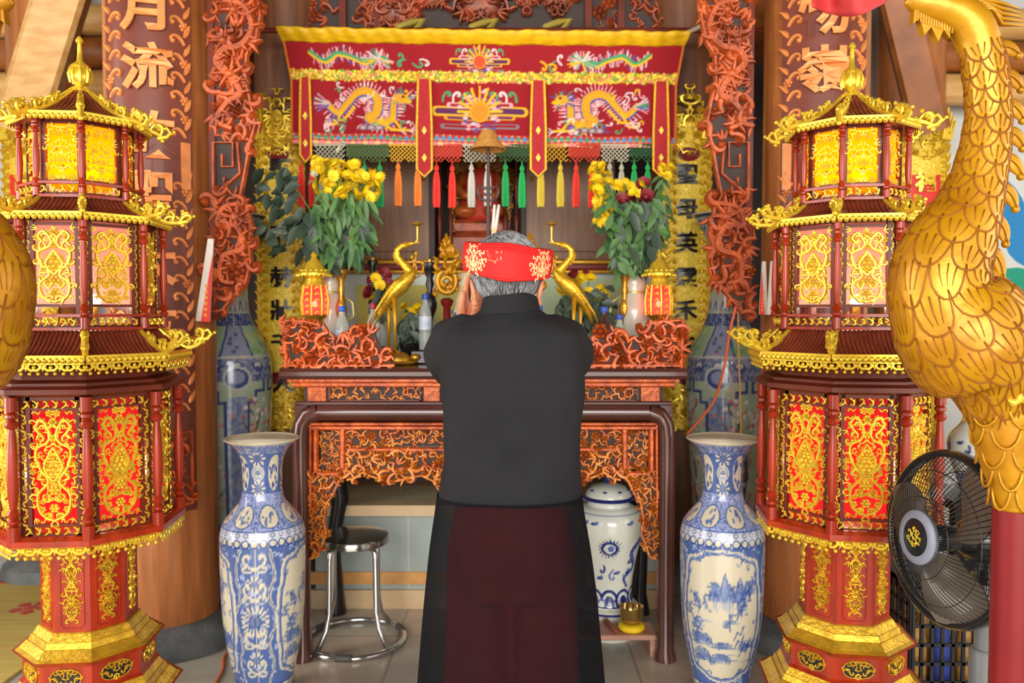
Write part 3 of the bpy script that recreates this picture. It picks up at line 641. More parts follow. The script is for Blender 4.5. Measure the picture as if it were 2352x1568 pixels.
# ================================================================= PAGODA LANTERNS
film_red = film('red_film', (218, 66, 70), 0.36, 0.36, (220, 66, 70))
film_yel = film('yellow_film', (250, 186, 30), 0.35, 0.62, (255, 168, 0))
film_pink = film('pale_film', (240, 200, 186), 0.45, 0.3, (244, 176, 160))
bulb_m = mat('lit_bulb', (255, 250, 235), 0.4, emit=(255, 240, 205), estr=45)
tile_m = mat('roof_wood', (146, 66, 42), 0.4, rgb2=(116, 48, 30), scale=20, coat=0.1)
def lyre(mb, w, h, s=1.0, mp=None, mid=True):
    """symmetric heart and lyre scrolls filling w x h (centre at 0,0)"""
    for sg in (-1, 1):
        p = smooth_profile([(0, -.47 * h), (sg * .30 * w, -.40 * h), (sg * .36 * w, -.24 * h), (sg * .12 * w, -.12 * h), (sg * .34 * w, .02 * h), (sg * .38 * w, .16 * h), (sg * .14 * w, .22 * h), (sg * .07 * w, .30 * h), (sg * .24 * w, .42 * h), (sg * .38 * w, .36 * h), (sg * .30 * w, .30 * h)], 40)
        mb.ridge(p, 0.010 * s, 0.006, mp, 0, True)
        p = smooth_profile([(0, .18 * h), (sg * .2 * w, .02 * h), (sg * .1 * w, -.08 * h), (0, -.12 * h)], 16)
        mb.ridge(p, 0.009 * s, 0.007, mp, 0, True)
        for (u, v, a, q) in ((.36, .16, .3, 1), (.36, -.24, .2, -1), (.30, .02, -.4, 1), (.14, -.30, .6, 1), (.1, .34, .9, -1), (.24, -.42, 2.6, 1), (.3, .3, -2.5, 1), (.36, -.1, 1.8, 1)):
            scroll(mb, sg * u * w, v * h, a if sg > 0 else PI - a, 0.03 * s, q * sg, 0.24, 0.2, mp, 9, 0, True)
            leafr(mb, sg * u * w, v * h, (a + 1.5) if sg > 0 else PI - a - 1.5, 0.024 * s, mp, 0.2, 0.4)
    if mid:
        for v, r in ((0.40, .014), (0.08, .018), (-.02, .024), (-.2, .018), (-.36, .016), (.26, .014)): mb.flower(0, v * h, r * s, 0.008, mp)
def fringe(mb, w, h, n, mp=None):
    """hanging pierced fringe: rail with little scrolls below it"""
    mb.prism(rect(-w / 2, -h * 0.16, w / 2, 0), -0.004, 0.006, mp)
    st = w / n
    for i in range(n):
        u = -w / 2 + (i + .5) * st; f = 1 if i % 2 else -1
        scroll(mb, u - f * st * .4, -h * .2, -PI / 2 + f * .5, h * .85, f, 0.26, 0.12, mp, 9, 0, True)
        mb.dome(u, -h * .82, h * .15, .006, 6, mp); leafr(mb, u, -h * .15, -PI / 2 - f * .7, h * .6, mp, .14, .4)
def octring(mb, prof): mb.lathe(prof, 8, rot=-PI / 2)
def baluster(mb, x, y, z0, z1, r):
    H = z1 - z0; pr = [(1, 0), (1, .1), (.6, .105), (1.05, .125), (1.05, .14), (.6, .155), (.85, .17), (1.15, .19), (.85, .21), (.55, .225), (.8, .3), (.95, .45), (.8, .62), (.55, .77), (.55, .78), (.95, .79), (1.1, .81), (.9, .83), (.55, .84), (1.0, .86), (1.0, .88), (.6, .895), (1, .9), (1, 1)]
    mb.lathe([(r * a, z0 + H * b) for a, b in pr], 12, x, y)
def make_lantern(label, loc, rz):
    t = thing('pagoda_lantern', label, 'pagoda lantern', loc, rz, 'three-tiered pagoda lanterns')
    zl = lambda y: at(195, y, 2.5).z
    rng = random.Random(77)
    C8 = math.cos(PI / 8); S8 = math.sin(PI / 8)
    def face(k, ap, z, rx=0.0):
        """placement of the face between vertices k and k+1"""
        a = -PI / 2 + (k + 0.5) * PI / 4
        return (ap * math.cos(a), ap * math.sin(a), z), (rx, 0, a + PI / 2)
    def onfaces(name, me, ap, z, ks=range(8), par=None):
        for k in ks:
            l, r = face(k, ap, z); put(name, me, par or t, l, r)
    # --- base
    zs = [zl(y) for y in (1415, 1470, 1530, 1585, 1650, 1705)]
    for (z1, z0, r0, r1) in ((zs[0], zs[1], .142, .215), (zs[2], zs[3], .190, .268), (zs[4], zs[5], .245, .32)):
        mb = MB(); d = r1 - r0; H = z1 - z0
        octring(mb, [(r0, z1), (r0 + d * .05, z1 - .04 * H), (r0 + d * .22, z1 - .30 * H), (r0 + d * .28, z1 - .30 * H), (r0 + d * .38, z1 - .52 * H), (r0 + d * .46, z1 - .52 * H), (r0 + d * .72, z1 - .78 * H), (r1 - .008, z1 - .86 * H)][::-1])
        mb.build('gold_moulding', gold, t)
        mb = MB(); octring(mb, [(r1 - .008, z0), (r1, z0 + .01), (r1, z0 + .14 * H)]); mb.build('edge_board', mahog, t)
    for (z1, z0, r) in ((zs[1], zs[2], .187), (zs[3], zs[4], .240), (zs[5], 0.0, .292)):
        mb = MB(); octring(mb, [(r + .012, z0), (r, z0 + .008), (r, z1)]); mb.build('base_band', mahog, t)
        w = 2 * r * S8 * .62; h = min(.06, (z1 - z0) * .62)
        mb = MB(); pl = [(w / 2 * math.copysign(abs(math.cos(q)) ** .6, math.cos(q)), h / 2 * math.sin(q)) for q in np.linspace(0, 2 * PI, 14)[:-1]]
        mb.mi = 0; mb.prism(pl, -.001, .001); mb.mi = 1
        carve(mb, [(u * .96, v * .92) for u, v in pl], .022, .034, rng, None, 0, 0.0, .62, .2); mb.ridge(pl + [pl[0]], .004, .004)
        onfaces('pierced_ornament', mb.mesh('pierced_ornament', [black, gold], True), r * C8 + .001, (z1 + z0) / 2)
    # --- column
    c0, c1 = zl(1418), zl(1205)
    mb = MB(); octring(mb, [(.135, c0 - .02), (.135, c1)]); mb.build('column', mahog, t)
    mb = MB(); hh = .108
    carve(mb, [(-.012, -hh), (.012, -hh), (.024, -.05), (.014, 0), (.026, .06), (.012, hh), (-.012, hh), (-.026, .06), (-.014, 0), (-.024, -.05)], .018, .03, rng, None, 0, 0.0, .58, .25)
    for v in np.linspace(-hh * .85, hh * .85, 5): mb.flower(0, v, .014, .008)
    for sg in (-1, 1): mb.ridge(smooth_profile([(0, -hh), (sg * .016, -.08), (0, -.05), (-sg * .016, -.02), (0, .01), (sg * .016, .04), (0, .07), (-sg * .014, .09), (0, hh)], 40), .006, .006)
    onfaces('gilt_vine', mb.mesh('gilt_vine', gold, True), .135 * C8, (c0 + c1) / 2)
    mb = MB(); pl = [(-.034, -.12), (-.024, -.132), (.024, -.132), (.034, -.12), (.034, .12), (.024, .132), (-.024, .132), (-.034, .12), (-.034, -.12)]; mb.ridge(pl, .005, .0025)
    onfaces('panel_bead', mb.mesh('panel_bead', mahog), .135 * C8, (c0 + c1) / 2)
    # --- the big red-lit box
    b0, b1 = zl(1193), zl(884)
    mb = MB(); octring(mb, [(.15, b0 - .045), (.235, b0 - .035), (.268, b0 - .022), (.282, b0 - .012), (.282, b0 + .004), (.26, b0 + .012)]); mb.build('box_floor', mahog, t)
    mb = MB(); octring(mb, [(.262, b1 - .012), (.285, b1 - .004), (.285, b1 + .01), (.262, b1 + .018), (.262, b1 + .026), (.232, b1 + .034), (.222, b1 + .07)]); mb.build('cornice', mahogd, t)
    me = MB(); fringe(me, 2 * .272 * S8 * .97, .045, 9); me = me.mesh('lower_fringe', goldb, True); onfaces('lower_fringe', me, .272 * C8, b0 - .008)
    def storey(z0, z1, rp, ap, w, pane_m, style, pr, rail):
        """posts at radius rp, lit panes at apothem ap"""
        for k in range(8):
            a = -PI / 2 + k * PI / 4
            mb = MB(); baluster(mb, 0, 0, z0, z1, pr); mb.build('post', mahog, t, (rp * math.cos(a), rp * math.sin(a), 0), 30)
        fw = 2 * ap * math.tan(PI / 8); H = z1 - z0; zc = (z0 + z1) / 2
        pw, ph = w, H * (0.80 if style == 'box' else 0.70); pzc = zc + (0.0 if style == 'box' else H * .07)
        pane = MB().prism(rect(-pw / 2, -ph / 2, pw / 2, ph / 2), -.002, .0).mesh('lit_pane', pane_m)
        fm = MB()
        for u in (-1, 1): fm.box(u * (pw / 2 + .006), 0, pzc - zc, .012, .016, H)
        fm.box(0, 0, H / 2 - .006, fw, .016, .012).box(0, 0, -H / 2 + .006, fw, .016, .012)
        for u in (-1, 1): fm.box(u * (fw / 2 - .004), 0, 0, .010, .014, H)
        fm.box(0, 0, pzc - zc - ph / 2 - .004, pw, .012, .008).box(0, 0, pzc - zc + ph / 2 + .004, pw, .012, .008)
        fme = fm.mesh('panel_frame', mahogd); frames = []
        for k in range(8):
            l, r = face(k, ap, zc); frames.append(put('panel_frame', fme, t, l, r)); put('lit_pane', pane, frames[-1], (0, .004, pzc - zc))
        fl = MB()
        if style == 'box':
            lyre(fl, pw, ph, 1.0); carve(fl, rect(-pw * .48, -ph * .49, pw * .48, ph * .49), .020, .030, rng, None, 0, 0.0, .74, .2)
            for sgn in (-1, 1): band_v(fl, sgn * (pw / 2 + (fw - pw) / 4 + .004), -H * .44, H * .44, (fw - pw) / 2 * .7)
            band(fl, -fw * .44, fw * .44, H * .445, H * .085, rng, None, .006); band(fl, -fw * .44, fw * .44, -H * .445, H * .085, rng, None, .006)
        elif style == 'open':
            lyre(fl, pw, ph, 1.0); carve(fl, rect(-pw * .46, -ph * .47, pw * .46, ph * .47), .018, .028, rng, None, 0, 0.0, .95, .16)
            for sgn in (-1, 1): band_v(fl, sgn * (pw / 2 + (fw - pw) / 4 + .004), -H * .44, H * .44, (fw - pw) / 2 * .6)
        else: carve(fl, rect(-pw * .47, -ph * .47, pw * .47, ph * .47), .018, .03, rng, None, 0, 0.0, .66, .16)
        o = fl.mesh('gilt_filigree', goldb, True); [put('gilt_filigree', o, f_, (0, -.006, (pzc if style != 'box' else zc) - zc)) for f_ in frames]
        if rail:
            rm = MB(); rw = 2 * rp * S8 * .9; rm.box(0, 0, .03, rw, .012, .008).box(0, 0, -.008, rw, .012, .008)
            rm.mi = 1; band(rm, -rw * .46, rw * .46, .011, .032, rng, None, .004)
            onfaces('balustrade', rm.mesh('balustrade', [mahog, goldb], True), rp * C8, z0 + .008)
    def band_v(mb, u, v0, v1, wd):
        n = max(3, int((v1 - v0) / (wd * 1.1))); st = (v1 - v0) / n
        for i in range(n):
            f = 1 if i % 2 else -1
            scroll(mb, u, v0 + i * st, PI / 2 + .6 * f, wd * 1.1, -f, .26, .2, None, 8, 0); leafr(mb, u, v0 + (i + .5) * st, PI / 2 - .7 * f, wd * .8, None, .2, .45)
    storey(b0 + .004, b1 - .012, .264, .215, .122, film_red, 'box', .0165, False)
    # --- roofs
    def roof(z1, r1, z0, r0, tip, tipz, eave_fringe, crest):
        mb = MB()
        pr = [(r0 * .93, z0 - .012), (r0, z0 - .012), (r0, z0), (r1 + (r0 - r1) * .72, z0 + (z1 - z0) * .16), (r1 + (r0 - r1) * .4, z0 + (z1 - z0) * .46), (r1, z1)]
        octring(mb, pr); rf = mb.build('roof_board', tile_m, t)
        def prof(q):   # q 0 at the eave .. 1 at the top -> apothem, z
            P = [(r0, z0), (r1 + (r0 - r1) * .72, z0 + (z1 - z0) * .16), (r1 + (r0 - r1) * .4, z0 + (z1 - z0) * .46), (r1, z1)]
            x = q * 3; i = min(2, int(x)); x -= i; return (P[i][0] + (P[i + 1][0] - P[i][0]) * x, P[i][1] + (P[i + 1][1] - P[i][1]) * x)
        # tile ribs of one slope, modelled in the face plane
        rb = MB(); wE = 2 * r0 * S8; n = int(wE / .0125)
        for i in range(n):
            u = -wE / 2 + (i + .5) * wE / n; qs = [q for q in (0, .2, .4, .6, .8, 1.0) if abs(u) < prof(q)[0] * S8 * .985]
            if len(qs) < 2: continue
            rb.tube([(u, -prof(q)[0] * C8 - .001, prof(q)[1] + .001) for q in qs], .0042, 5)
        me = rb.mesh('tile_ribs', tile_m, True)
        for k in range(8): put('tile_ribs', me, rf, (0, 0, 0), (0, 0, k * PI / 4 + PI / 8))
        # eave rim and scalloped fringe
        em = MB(); w = 2 * (r0 + .006) * S8
        em.box(0, 0, 0.002, w, .014, .012); n = int(w / .016)
        for i in range(n): em.dome(-w / 2 + (i + .5) * w / n, -.006, .009, .008, 6, None, .004, 0, 1.2)
        if eave_fringe:
            fr = MB(); fringe(fr, w * .97, eave_fringe, 10); em.add([(x, y + .003, z - .012) for x, y, z in fr.v], fr.f)
        onfaces('eave_rim', em.mesh('eave_rim', goldb, True), (r0 + .006) * C8, z0 - .004, par=rf)
        # hip ridges with curled crest, modelled in the XZ plane pointing to +X
        hm = MB(); pts = [(prof(q)[0], prof(q)[1] + .006) for q in (1, .8, .6, .4, .2, 0)] + [(r0 + (tip - r0) * .45, z0 + (tipz - z0) * .35 + .004), (tip * .985, tipz)]
        hm.tube([(a, 0, b) for a, b in pts], [.006, .007, .008, .009, .01, .010, .009, .006], 6)
        ds = list(np.linspace(.12, 1, crest))
        for j, q in enumerate(ds):
            x = pts[1][0] + (tip * .97 - pts[1][0]) * q; L = [p for p in pts]; z = np.interp(x, [p[0] for p in L], [p[1] for p in L]); s = .026 + .022 * q
            for d0 in (-.004, .004):
                scroll(hm, x - s * .2, z + .002, 1.1, s, 1 if j % 2 else -1, .26, .12, lambda u, v, d, d0=d0: (u, d0 + (d if d0 > 0 else -d), v), 10, 0, True)
            leafr(hm, x, z, 2.2, s * .7, lambda u, v, d: (u, d - .003, v), .2, .4); hm.dome(x, z + s * .75, .007, .008, 6, lambda u, v, d: (u, d - .004, v))
        x = pts[-1][0]; z = pts[-1][1]
        hm.tube([(a, 0, b) for a, b in [(x - .02, z - .004), (x + .008, z + .004), (x + .018, z + .018), (x + .008, z + .032), (x - .006, z + .026), (x - .004, z + .014)]], [.008, .008, .007, .006, .006, .005], 6)
        hm.ball(x + .03, 0, z + .022, .006, 6); hm.tube([(x + .012, 0, z + .006), (x + .03, 0, z + .022)], .003, 5); hm.ball(x - .006, 0, z - .009, .008, 6)
        me = hm.mesh('hip_crest', goldb, True)
        for k in range(8): put('hip_crest', me, rf, (0, 0, 0), (0, 0, -PI / 2 + k * PI / 4))
    roof(zl(757), .205, zl(808), .296, .355, zl(783), .038, 6)
    roof(zl(468), .150, zl(508), .240, .295, zl(500), 0, 5)
    roof(zl(208), .018, zl(290), .186, .238, zl(300), 0, 6)
    storey(zl(752), zl(512), .226, .185, .112, film_pink, 'open', .0125, True)
    storey(zl(465), zl(292), .165, .128, .088, film_yel, 'dense', .0105, True)
    # --- finial
    zf = lambda y: zl(y)
    mb = MB(); mb.lathe([(.030, zf(213)), (.034, zf(208)), (.018, zf(203)), (.012, zf(198)), (.022, zf(192)), (.028, zf(180)), (.026, zf(165)), (.02, zf(155)), (.026, zf(152)), (.018, zf(147)), (.009, zf(140)), (.007, zf(120)), (.006, zf(100)), (.011, zf(97)), (.011, zf(92)), (.004, zf(84))], 14)
    for k in range(8):
        a = k * PI / 4; mb.tube([(.027 * math.cos(a), .027 * math.sin(a), zf(192)), (.031 * math.cos(a), .031 * math.sin(a), zf(172)), (.026 * math.cos(a), .026 * math.sin(a), zf(154))], [.004, .006, .003], 5)
    mb.build('finial', goldb, t, smooth=40)
    # --- bulbs on a short stem inside every storey
    for z, r, floor_z in ((zl(400), .020, zl(465)), (zl(690), .020, zl(752)), (zl(1090), .024, b0)):
        mb = MB(); mb.ball(.026, -.01, z, r, 12); mb.mi = 1; mb.tube([(.026, -.01, floor_z), (.026, -.01, z - r * .8)], .010, 8); mb.build('bulb', [bulb_m, brass], t, smooth=True)
    return t
LL = (-1.325, 2.5, 0); LR = (1.065, 2.555, 0)
lan = make_lantern('tall red and gold pagoda lantern on the left', LL, math.radians(27.7))
dup(lan, LR, math.radians(-30.5), 'tall red and gold pagoda lantern on the right, beside the fan')
for nm, (x, y, _) in (('left', LL), ('right', LR)):
    for py, e, c, r in ((395, 2.2, (1, .72, .3), .03), (680, 2.2, (1, .8, .65), .03), (1080, 3.0, (1, .35, .25), .03)):
        lamp('lantern_bulb_light', 'POINT', (x, y, at(195, py, 2.5).z), e, c, shadow_soft_size=r)
# ================================================================= ALTAR TABLE
TY = 3.23; TX = at(1110, 850, TY).x
def T(px, py): p = at(px, py, TY); return (p.x - TX, p.z)
def mir(poly): return [(-u, v) for u, v in poly]
altar = thing('altar_table', 'carved brown and orange altar table in front of the man', 'altar table', (TX, TY, 0))
rng = random.Random(8)
zt = zy(845, TY)                                                     # table top height
ua = -T(645, 850)[0]; ub = -T(665, 950)[0]
mb = MB(); mb.bbox(0, .30, zt - .022, 2 * ua, .66, .044, .014); mb.build('table_top', lacq, altar, smooth=30)
mb = MB(); mb.box(0, .30, zt - .05, 2 * ua - .05, .60, .012); mb.bbox(0, .29, zt - .066, 2 * ua - .09, .60, .022, .006); mb.build('cornice_strip', carve_m, altar)
z0, z1 = T(0, 923)[1], T(0, 882)[1]
mb = MB(); mb.box(0, .30, (z0 + z1) / 2, 2 * ub - .10, .52, z1 - z0 + .01); mb.build('frieze_core', dark, altar)
edges = [703, 745, 752, 965, 972, 1010, 1017, 1203]
for (a, b, kind) in ((703, 745, 'b'), (752, 965, 'p'), (972, 1008, 'b'), (1016, 1204, 'p'), (1212, 1248, 'b'), (1255, 1468, 'p'), (1475, 1517, 'b')):
    ua0, ub0 = T(a, 900)[0], T(b, 900)[0]; uc = (ua0 + ub0) / 2; wd = ub0 - ua0; hh = z1 - z0; zc = (z0 + z1) / 2
    mb = MB()
    if kind == 'b':
        mb.box(0, 0, 0, wd, .016, hh); mb.mi = 1; rr = random.Random(4)
        for i in range(3):
            for j in range(3): mb.ridge([(-wd * .35 + i * wd * .33, -hh * .35 + j * hh * .33), (-wd * .15 + i * wd * .33, -hh * .2 + j * hh * .3)], .006, .004, None, .008)
        mb.box(0, -.009, 0, wd * .86, .003, .005); mb.build('square_block', [carve_m, carve_g], altar, (uc, .035, zc))
    else:
        for s in (-1, 1): mb.box(0, 0, s * hh * .46, wd, .018, hh * .09).box(s * (wd / 2 - .003), 0, 0, .006, .018, hh)
        mb.build('frieze_frame', mahogd, altar, (uc, .03, zc))
        mb = MB(); carve(mb, rect(-wd * .47, -hh * .36, wd * .47, hh * .36), .035, .06, rng, None, 0, 0.0, .55, .3)
        for s in (-1, 1): mb.ridge([(s * (wd * .40 + .018 * math.cos(a)), .018 * math.sin(a)) for a in np.linspace(0, 2 * PI, 12)], .009, .012)
        mb.build('frieze_carving', carve_g, altar, (uc, .038, zc), True)
# rounded brown frame: rail and legs
zr = (T(0, 928)[1] + T(0, 968)[1]) / 2; rr = .036
mb = MB(); mb.bbox(0, .29, T(0, 927)[1], 2 * ub - .04, .56, .018, .006); mb.build('waist_board', lacq, altar)
for s in (-1, 1):
    cu = [(s * (ub - .036), .03, z) for z in (.05, .3, .6, .85, zr - .10)] + [(s * (ub - .042), .03, zr - .05), (s * (ub - .065), .03, zr - .015), (s * (ub - .11), .03, zr)]
    mb = MB(); mb.tube([(s * (ub - .034), .03, 0), (s * (ub - .036), .03, .03)] + cu, [.045, .042] + [rr] * 8, 14); mb.build('leg', lacq, altar, smooth=60)
    mb = MB(); mb.tube([(s * (ub - .06), .545, 0), (s * (ub - .062), .545, .10), (s * (ub - .05), .545, .35), (s * (ub - .085), .545, .55), (s * (ub - .06), .545, .75), (s * (ub - .06), .545, zr)], [.05, .035, .03, .04, .036, .036], 12); mb.build('leg', black, altar, smooth=60)
mb = MB(); mb.tube([(-(ub - .11), .03, zr), (0, .03, zr), (ub - .11, .03, zr)], rr, 14); mb.build('front_rail', lacq, altar, smooth=60)
for s in (-1, 1):
    mb = MB(); mb.box(s * (ub - .036), .29, zr - .02, .05, .50, .09); mb.build('side_rail', lacq, altar)
    mb = MB(); mb.box(s * (ub - .05), .29, zr - .17, .02, .50, .22); mb.build('side_apron', dark, altar)
mb = MB(); mb.box(0, .545, zr - .09, 2 * ub - .14, .03, .22); mb.build('rear_apron', dark, altar)
# orange inner frame and carved panels
def P2(pts): return [T(*p) for p in pts]
fr = MB(); d = .010
def bar(mb, a, b, w=.016, h=.014):
    (u0, v0), (u1, v1) = a, b; mb.ridge([(u0, v0), (u1, v1)], w, h)
for s in (-1, 1):
    M = (lambda p: (T(*p)[0], T(*p)[1])) if s < 0 else (lambda p: (-T(*p)[0], T(*p)[1]))
    fr = MB()
    for a, b, w in (((710, 975), (710, 1190), .014), ((710, 975), (1110, 975), .014), ((722, 986), (722, 1092), .024), ((784, 986), (784, 1092), .026), ((712, 984), (1110, 984), .022), ((715, 1090), (795, 1090), .020), ((796, 1034), (1110, 1034), .018)):
        bar(fr, M(a), M(b), w)
    fr.build('inner_frame', carve_m, altar, (0, .028, 0), True)
    poly = [M(p) for p in ((705, 1086), (795, 1086), (775, 1108), (762, 1136), (746, 1160), (741, 1200), (746, 1228), (727, 1280), (712, 1287), (704, 1200))]
    bk = MB(); bk.prism(poly if s < 0 else poly[::-1], -.008, .004); bk.mi = 1; carve(bk, poly, .035, .065, rng, None, .004, None, .48, .34); bk.ridge(poly[1:9], .012, .016, None, .002)
    bk.build('corner_bracket', [dark, carve_g], altar, (0, .035, 0), True)
    poly = [M(p) for p in ((730, 994), (776, 994), (776, 1082), (730, 1082))]
    pn = MB(); pn.prism(poly if s > 0 else poly[::-1], -.012, -.004); pn.mi = 1; carve(pn, poly, .032, .05, rng, None, -.004, None, .5, .3); pn.build('side_panel', [dark, carve_g], altar, (0, .04, 0), True)
lp = P2([(794, 992), (1426, 992), (1426, 1028), (794, 1028)])
pn = MB(); pn.prism(lp, -.012, -.004); pn.mi = 1; carve(pn, lp, .035, .06, rng, None, -.004, 0.0, .5, .3); pn.build('long_panel', [dark, carve_g], altar, (0, .04, 0), True)
ap = [(794, 1034), (794, 1104), (812, 1100), (831, 1086), (849, 1095), (885, 1107), (912, 1106), (939, 1099), (966, 1094), (993, 1106), (1006, 1126), (1040, 1128), (1075, 1112), (1110, 1122)]
apl = P2(ap); full = apl + [(-u, v) for u, v in apl[::-1][1:]]
bk = MB(); bk.prism(full, -.008, .004); bk.mi = 1; carve(bk, full, .04, .075, rng, None, .004, 0.0, .48, .34, (), .28)
bk.ridge(apl[1:], .014, .018, None, .002); bk.ridge(mir(apl[1:]), .014, .018, None, .002)
bk.build('carved_apron', [dark, carve_g], altar, (0, .035, 0), True)
# carved corner wings standing on the table top
wing = [(647, 845), (642, 735), (692, 738), (728, 747), (741, 768), (765, 776), (788, 762), (803, 755), (824, 757), (857, 750), (862, 777), (870, 793), (891, 824), (902, 845)]
for s in (-1, 1):
    t = thing('carved_wing', 'orange carved dragon wing standing on the %s end of the altar table' % ('left' if s < 0 else 'right'), 'carving', (TX, TY + .03, 0), 0, 'carved wings on the altar table')
    pl = [((T(*p)[0]) * -s, T(*p)[1]) for p in wing]
    pl[0] = (pl[0][0], zt); pl[-1] = (pl[-1][0], zt)
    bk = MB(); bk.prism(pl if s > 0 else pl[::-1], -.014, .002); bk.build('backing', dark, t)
    bk = MB(); carve(bk, pl, .045, .085, rng, None, .002, None, .46, .34, (), .3); bk.build('dragon_carving', carve_m, t, smooth=True)
    bk = MB(); e = [(u * .985, v) for u, v in pl]; bk.ridge([e[0], e[1]], .02, .016, None, .002); bk.ridge(e[1:4], .014, .016, None, .002); bk.ridge([(e[0][0], zt + .009), (e[-1][0], zt + .009)], .018, .02, None, .002); bk.build('edge_strip', carve_m, t, smooth=True)

# ================================================================= REAR ALTAR
RY = 4.25; RX = -0.11
def R_(px, py, Y=RY): p = at(px, py, Y); return (p.x - RX, p.z)
rear = thing('rear_altar', 'pale tiled rear altar with a red and gold ledge behind the table', 'altar', (RX, RY, 0.515))
zb = 0.515
hw = .84; zs = R_(0, 628)[1]; ze = R_(0, 598)[1]
wt = tile_mat('pale_tiles', (196, 206, 200), (206, 212, 206), (224, 226, 220), 0.42, 0.3, 0.0, 0.008, 0.25)
wt.node_tree.nodes['Brick Texture'].inputs['Scale'].default_value = 1.0
mb = MB(); mb.grid(1, 1, lambda a, b: (-hw + 2 * hw * a, 0, .12 + (zs - zb - .12) * b)); mb.box(0, .33, (zs - zb + .12) / 2, 2 * hw, .64, zs - zb - .12)
ob = mb.build('tiled_block', wt, rear)
# brick texture reads x and y: give the block coordinates by turning the texture space
for n in wt.node_tree.nodes:
    if n.type == 'TEX_BRICK':
        mp_ = wt.node_tree.nodes.new('ShaderNodeMapping'); mp_.inputs['Rotation'].default_value = (-PI / 2, 0, 0)
        wt.node_tree.links.new([q for q in wt.node_tree.nodes if q.type == 'TEX_COORD'][0].outputs['Object'], mp_.inputs['Vector']); wt.node_tree.links.new(mp_.outputs['Vector'], n.inputs['Vector'])
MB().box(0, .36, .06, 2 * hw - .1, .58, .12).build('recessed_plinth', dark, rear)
mb = MB(); mb.bbox(0, .33, (zs + ze) / 2 - zb, 2 * hw + .04, .74, (ze - zs) * .5, .008); mb.build('ledge', redlac, rear)
mb = MB(); mb.bbox(0, .32, ze - zb - .012, 2 * hw + .06, .78, .022, .006); mb.build('upper_moulding', goldc, rear)
mb = MB(); mb.bbox(0, .32, zs - zb + .008, 2 * hw + .03, .72, .02, .006); mb.build('lower_moulding', goldc, rear)
yp = mat('yellow_panel', (222, 206, 84), 0.5, rgb2=(206, 196, 96), scale=9)
for a, b, c, d_ in ((820, 985, 655, 760), (1000, 1060, 655, 760)):
    p0, p1 = R_(a, c), R_(b, d_); MB().box((p0[0] + p1[0]) / 2, -.012, (p0[1] + p1[1]) / 2 - zb, p1[0] - p0[0], .014, p0[1] - p1[1]).build('yellow_panel', yp, rear)
gp = mat('pale_green_panel', (186, 204, 160), 0.4, var=.05)
p0, p1 = R_(1245, 640), R_(1480, 770); MB().box((p0[0] + p1[0]) / 2, -.012, (p0[1] + p1[1]) / 2 - zb, p1[0] - p0[0], .014, p0[1] - p1[1]).build('green_panel', gp, rear)
# wooden shrine cabinet on the rear altar
CY = 4.42
cab = thing('shrine_cabinet', 'brown panelled shrine cabinet with an open middle niche on the rear altar', 'cabinet', (RX, CY, ze + .0005))
def C_(px, py): p = at(px, py, CY); return (p.x - RX, p.z - ze)
top = 1.02
xl, xr = C_(815, 400)[0], C_(1405, 400)[0]
nl, nr = C_(992, 400)[0], C_(1203, 400)[0]
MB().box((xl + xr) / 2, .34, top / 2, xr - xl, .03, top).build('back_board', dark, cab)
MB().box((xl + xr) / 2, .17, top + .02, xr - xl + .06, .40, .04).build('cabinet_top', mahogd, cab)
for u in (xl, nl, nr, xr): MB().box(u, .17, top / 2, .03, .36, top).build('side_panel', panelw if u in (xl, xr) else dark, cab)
for a, b in ((xl, nl), (nr, xr)):
    w = b - a - .03; c = (a + b) / 2
    mb = MB(); mb.box(c, .0, top / 2, w, .02, top - .01); 
    mb.build('door', panelw, cab); d_o = cab.children[-1]
    fm = MB()
    for u in (-1, 1): fm.bbox(c + u * (w / 2 - .035), -.014, top / 2, .07, .02, top - .01, .004)
    for z in (.035, .62, .70, top - .04): fm.bbox(c, -.013, z, w - .14, .02, .05, .006)
    fm.build('door_frame', panelw, d_o); MB().ball(c + (.5 * w - .03) * (1 if a == xl else -1), -.035, .45, .012, 8).build('knob', brass, d_o)
for u in (nl + .04, nr - .04, nl + .1, nr - .1):
    mb = MB(); mb.lathe([(.014, 0), (.014, .04), (.008, .05), (.016, .07), (.008, .09), (.012, .2), (.016, .24), (.008, .26), (.012, .4), (.016, .45), (.008, .47), (.012, .7), (.014, .74), (.012, top)], 10, u, .02); mb.build('spindle', mahogd, cab, smooth=40)
mb = MB(); carve(mb, rect(nl + .02, top - .34, nr - .02, top - .06), .05, .1, rng, None, 0, (nl + nr) / 2, .5, .3); mb.build('niche_carving', carve_d, cab, (0, .02, 0), True)
# seated shrine figure in the niche
fig_m = mat('orange_robe', (214, 116, 50), 0.4, 0.2, rgb2=(170, 70, 30), scale=16); figr = mat('red_robe', (206, 58, 40), 0.6, var=.1, scale=20)
q = C_(1100, 400)
st = thing('seated_statue', 'gilt and red seated statue on a carved throne inside the shrine niche', 'statue', (RX + q[0], CY + .17, ze + .0005))
mb = MB(); mb.bbox(0, 0, .08, .34, .24, .16, .02); mb.bbox(0, 0, .20, .28, .2, .08, .02); mb.build('throne_base', carve_d, st)
mb = MB(); mb.prism([(-.17, .2), (.17, .2), (.19, .5), (.12, .66), (0, .72), (-.12, .66), (-.19, .5)], -.02, .0); mb.mi = 1; carve(mb, [(-.17, .2), (.17, .2), (.19, .5), (.12, .66), (0, .72), (-.12, .66), (-.19, .5)], .05, .09, rng, None, 0, 0.0, .55, .3); mb.build('throne_back', [carve_d, goldc], st, (0, .08, 0), True)
mb = MB(); mb.lathe([(.13, .24), (.14, .28), (.12, .34), (.09, .42), (.10, .48), (.075, .53), (.03, .55)], 16, sy=.62); mb.build('body', figr, st, smooth='all')
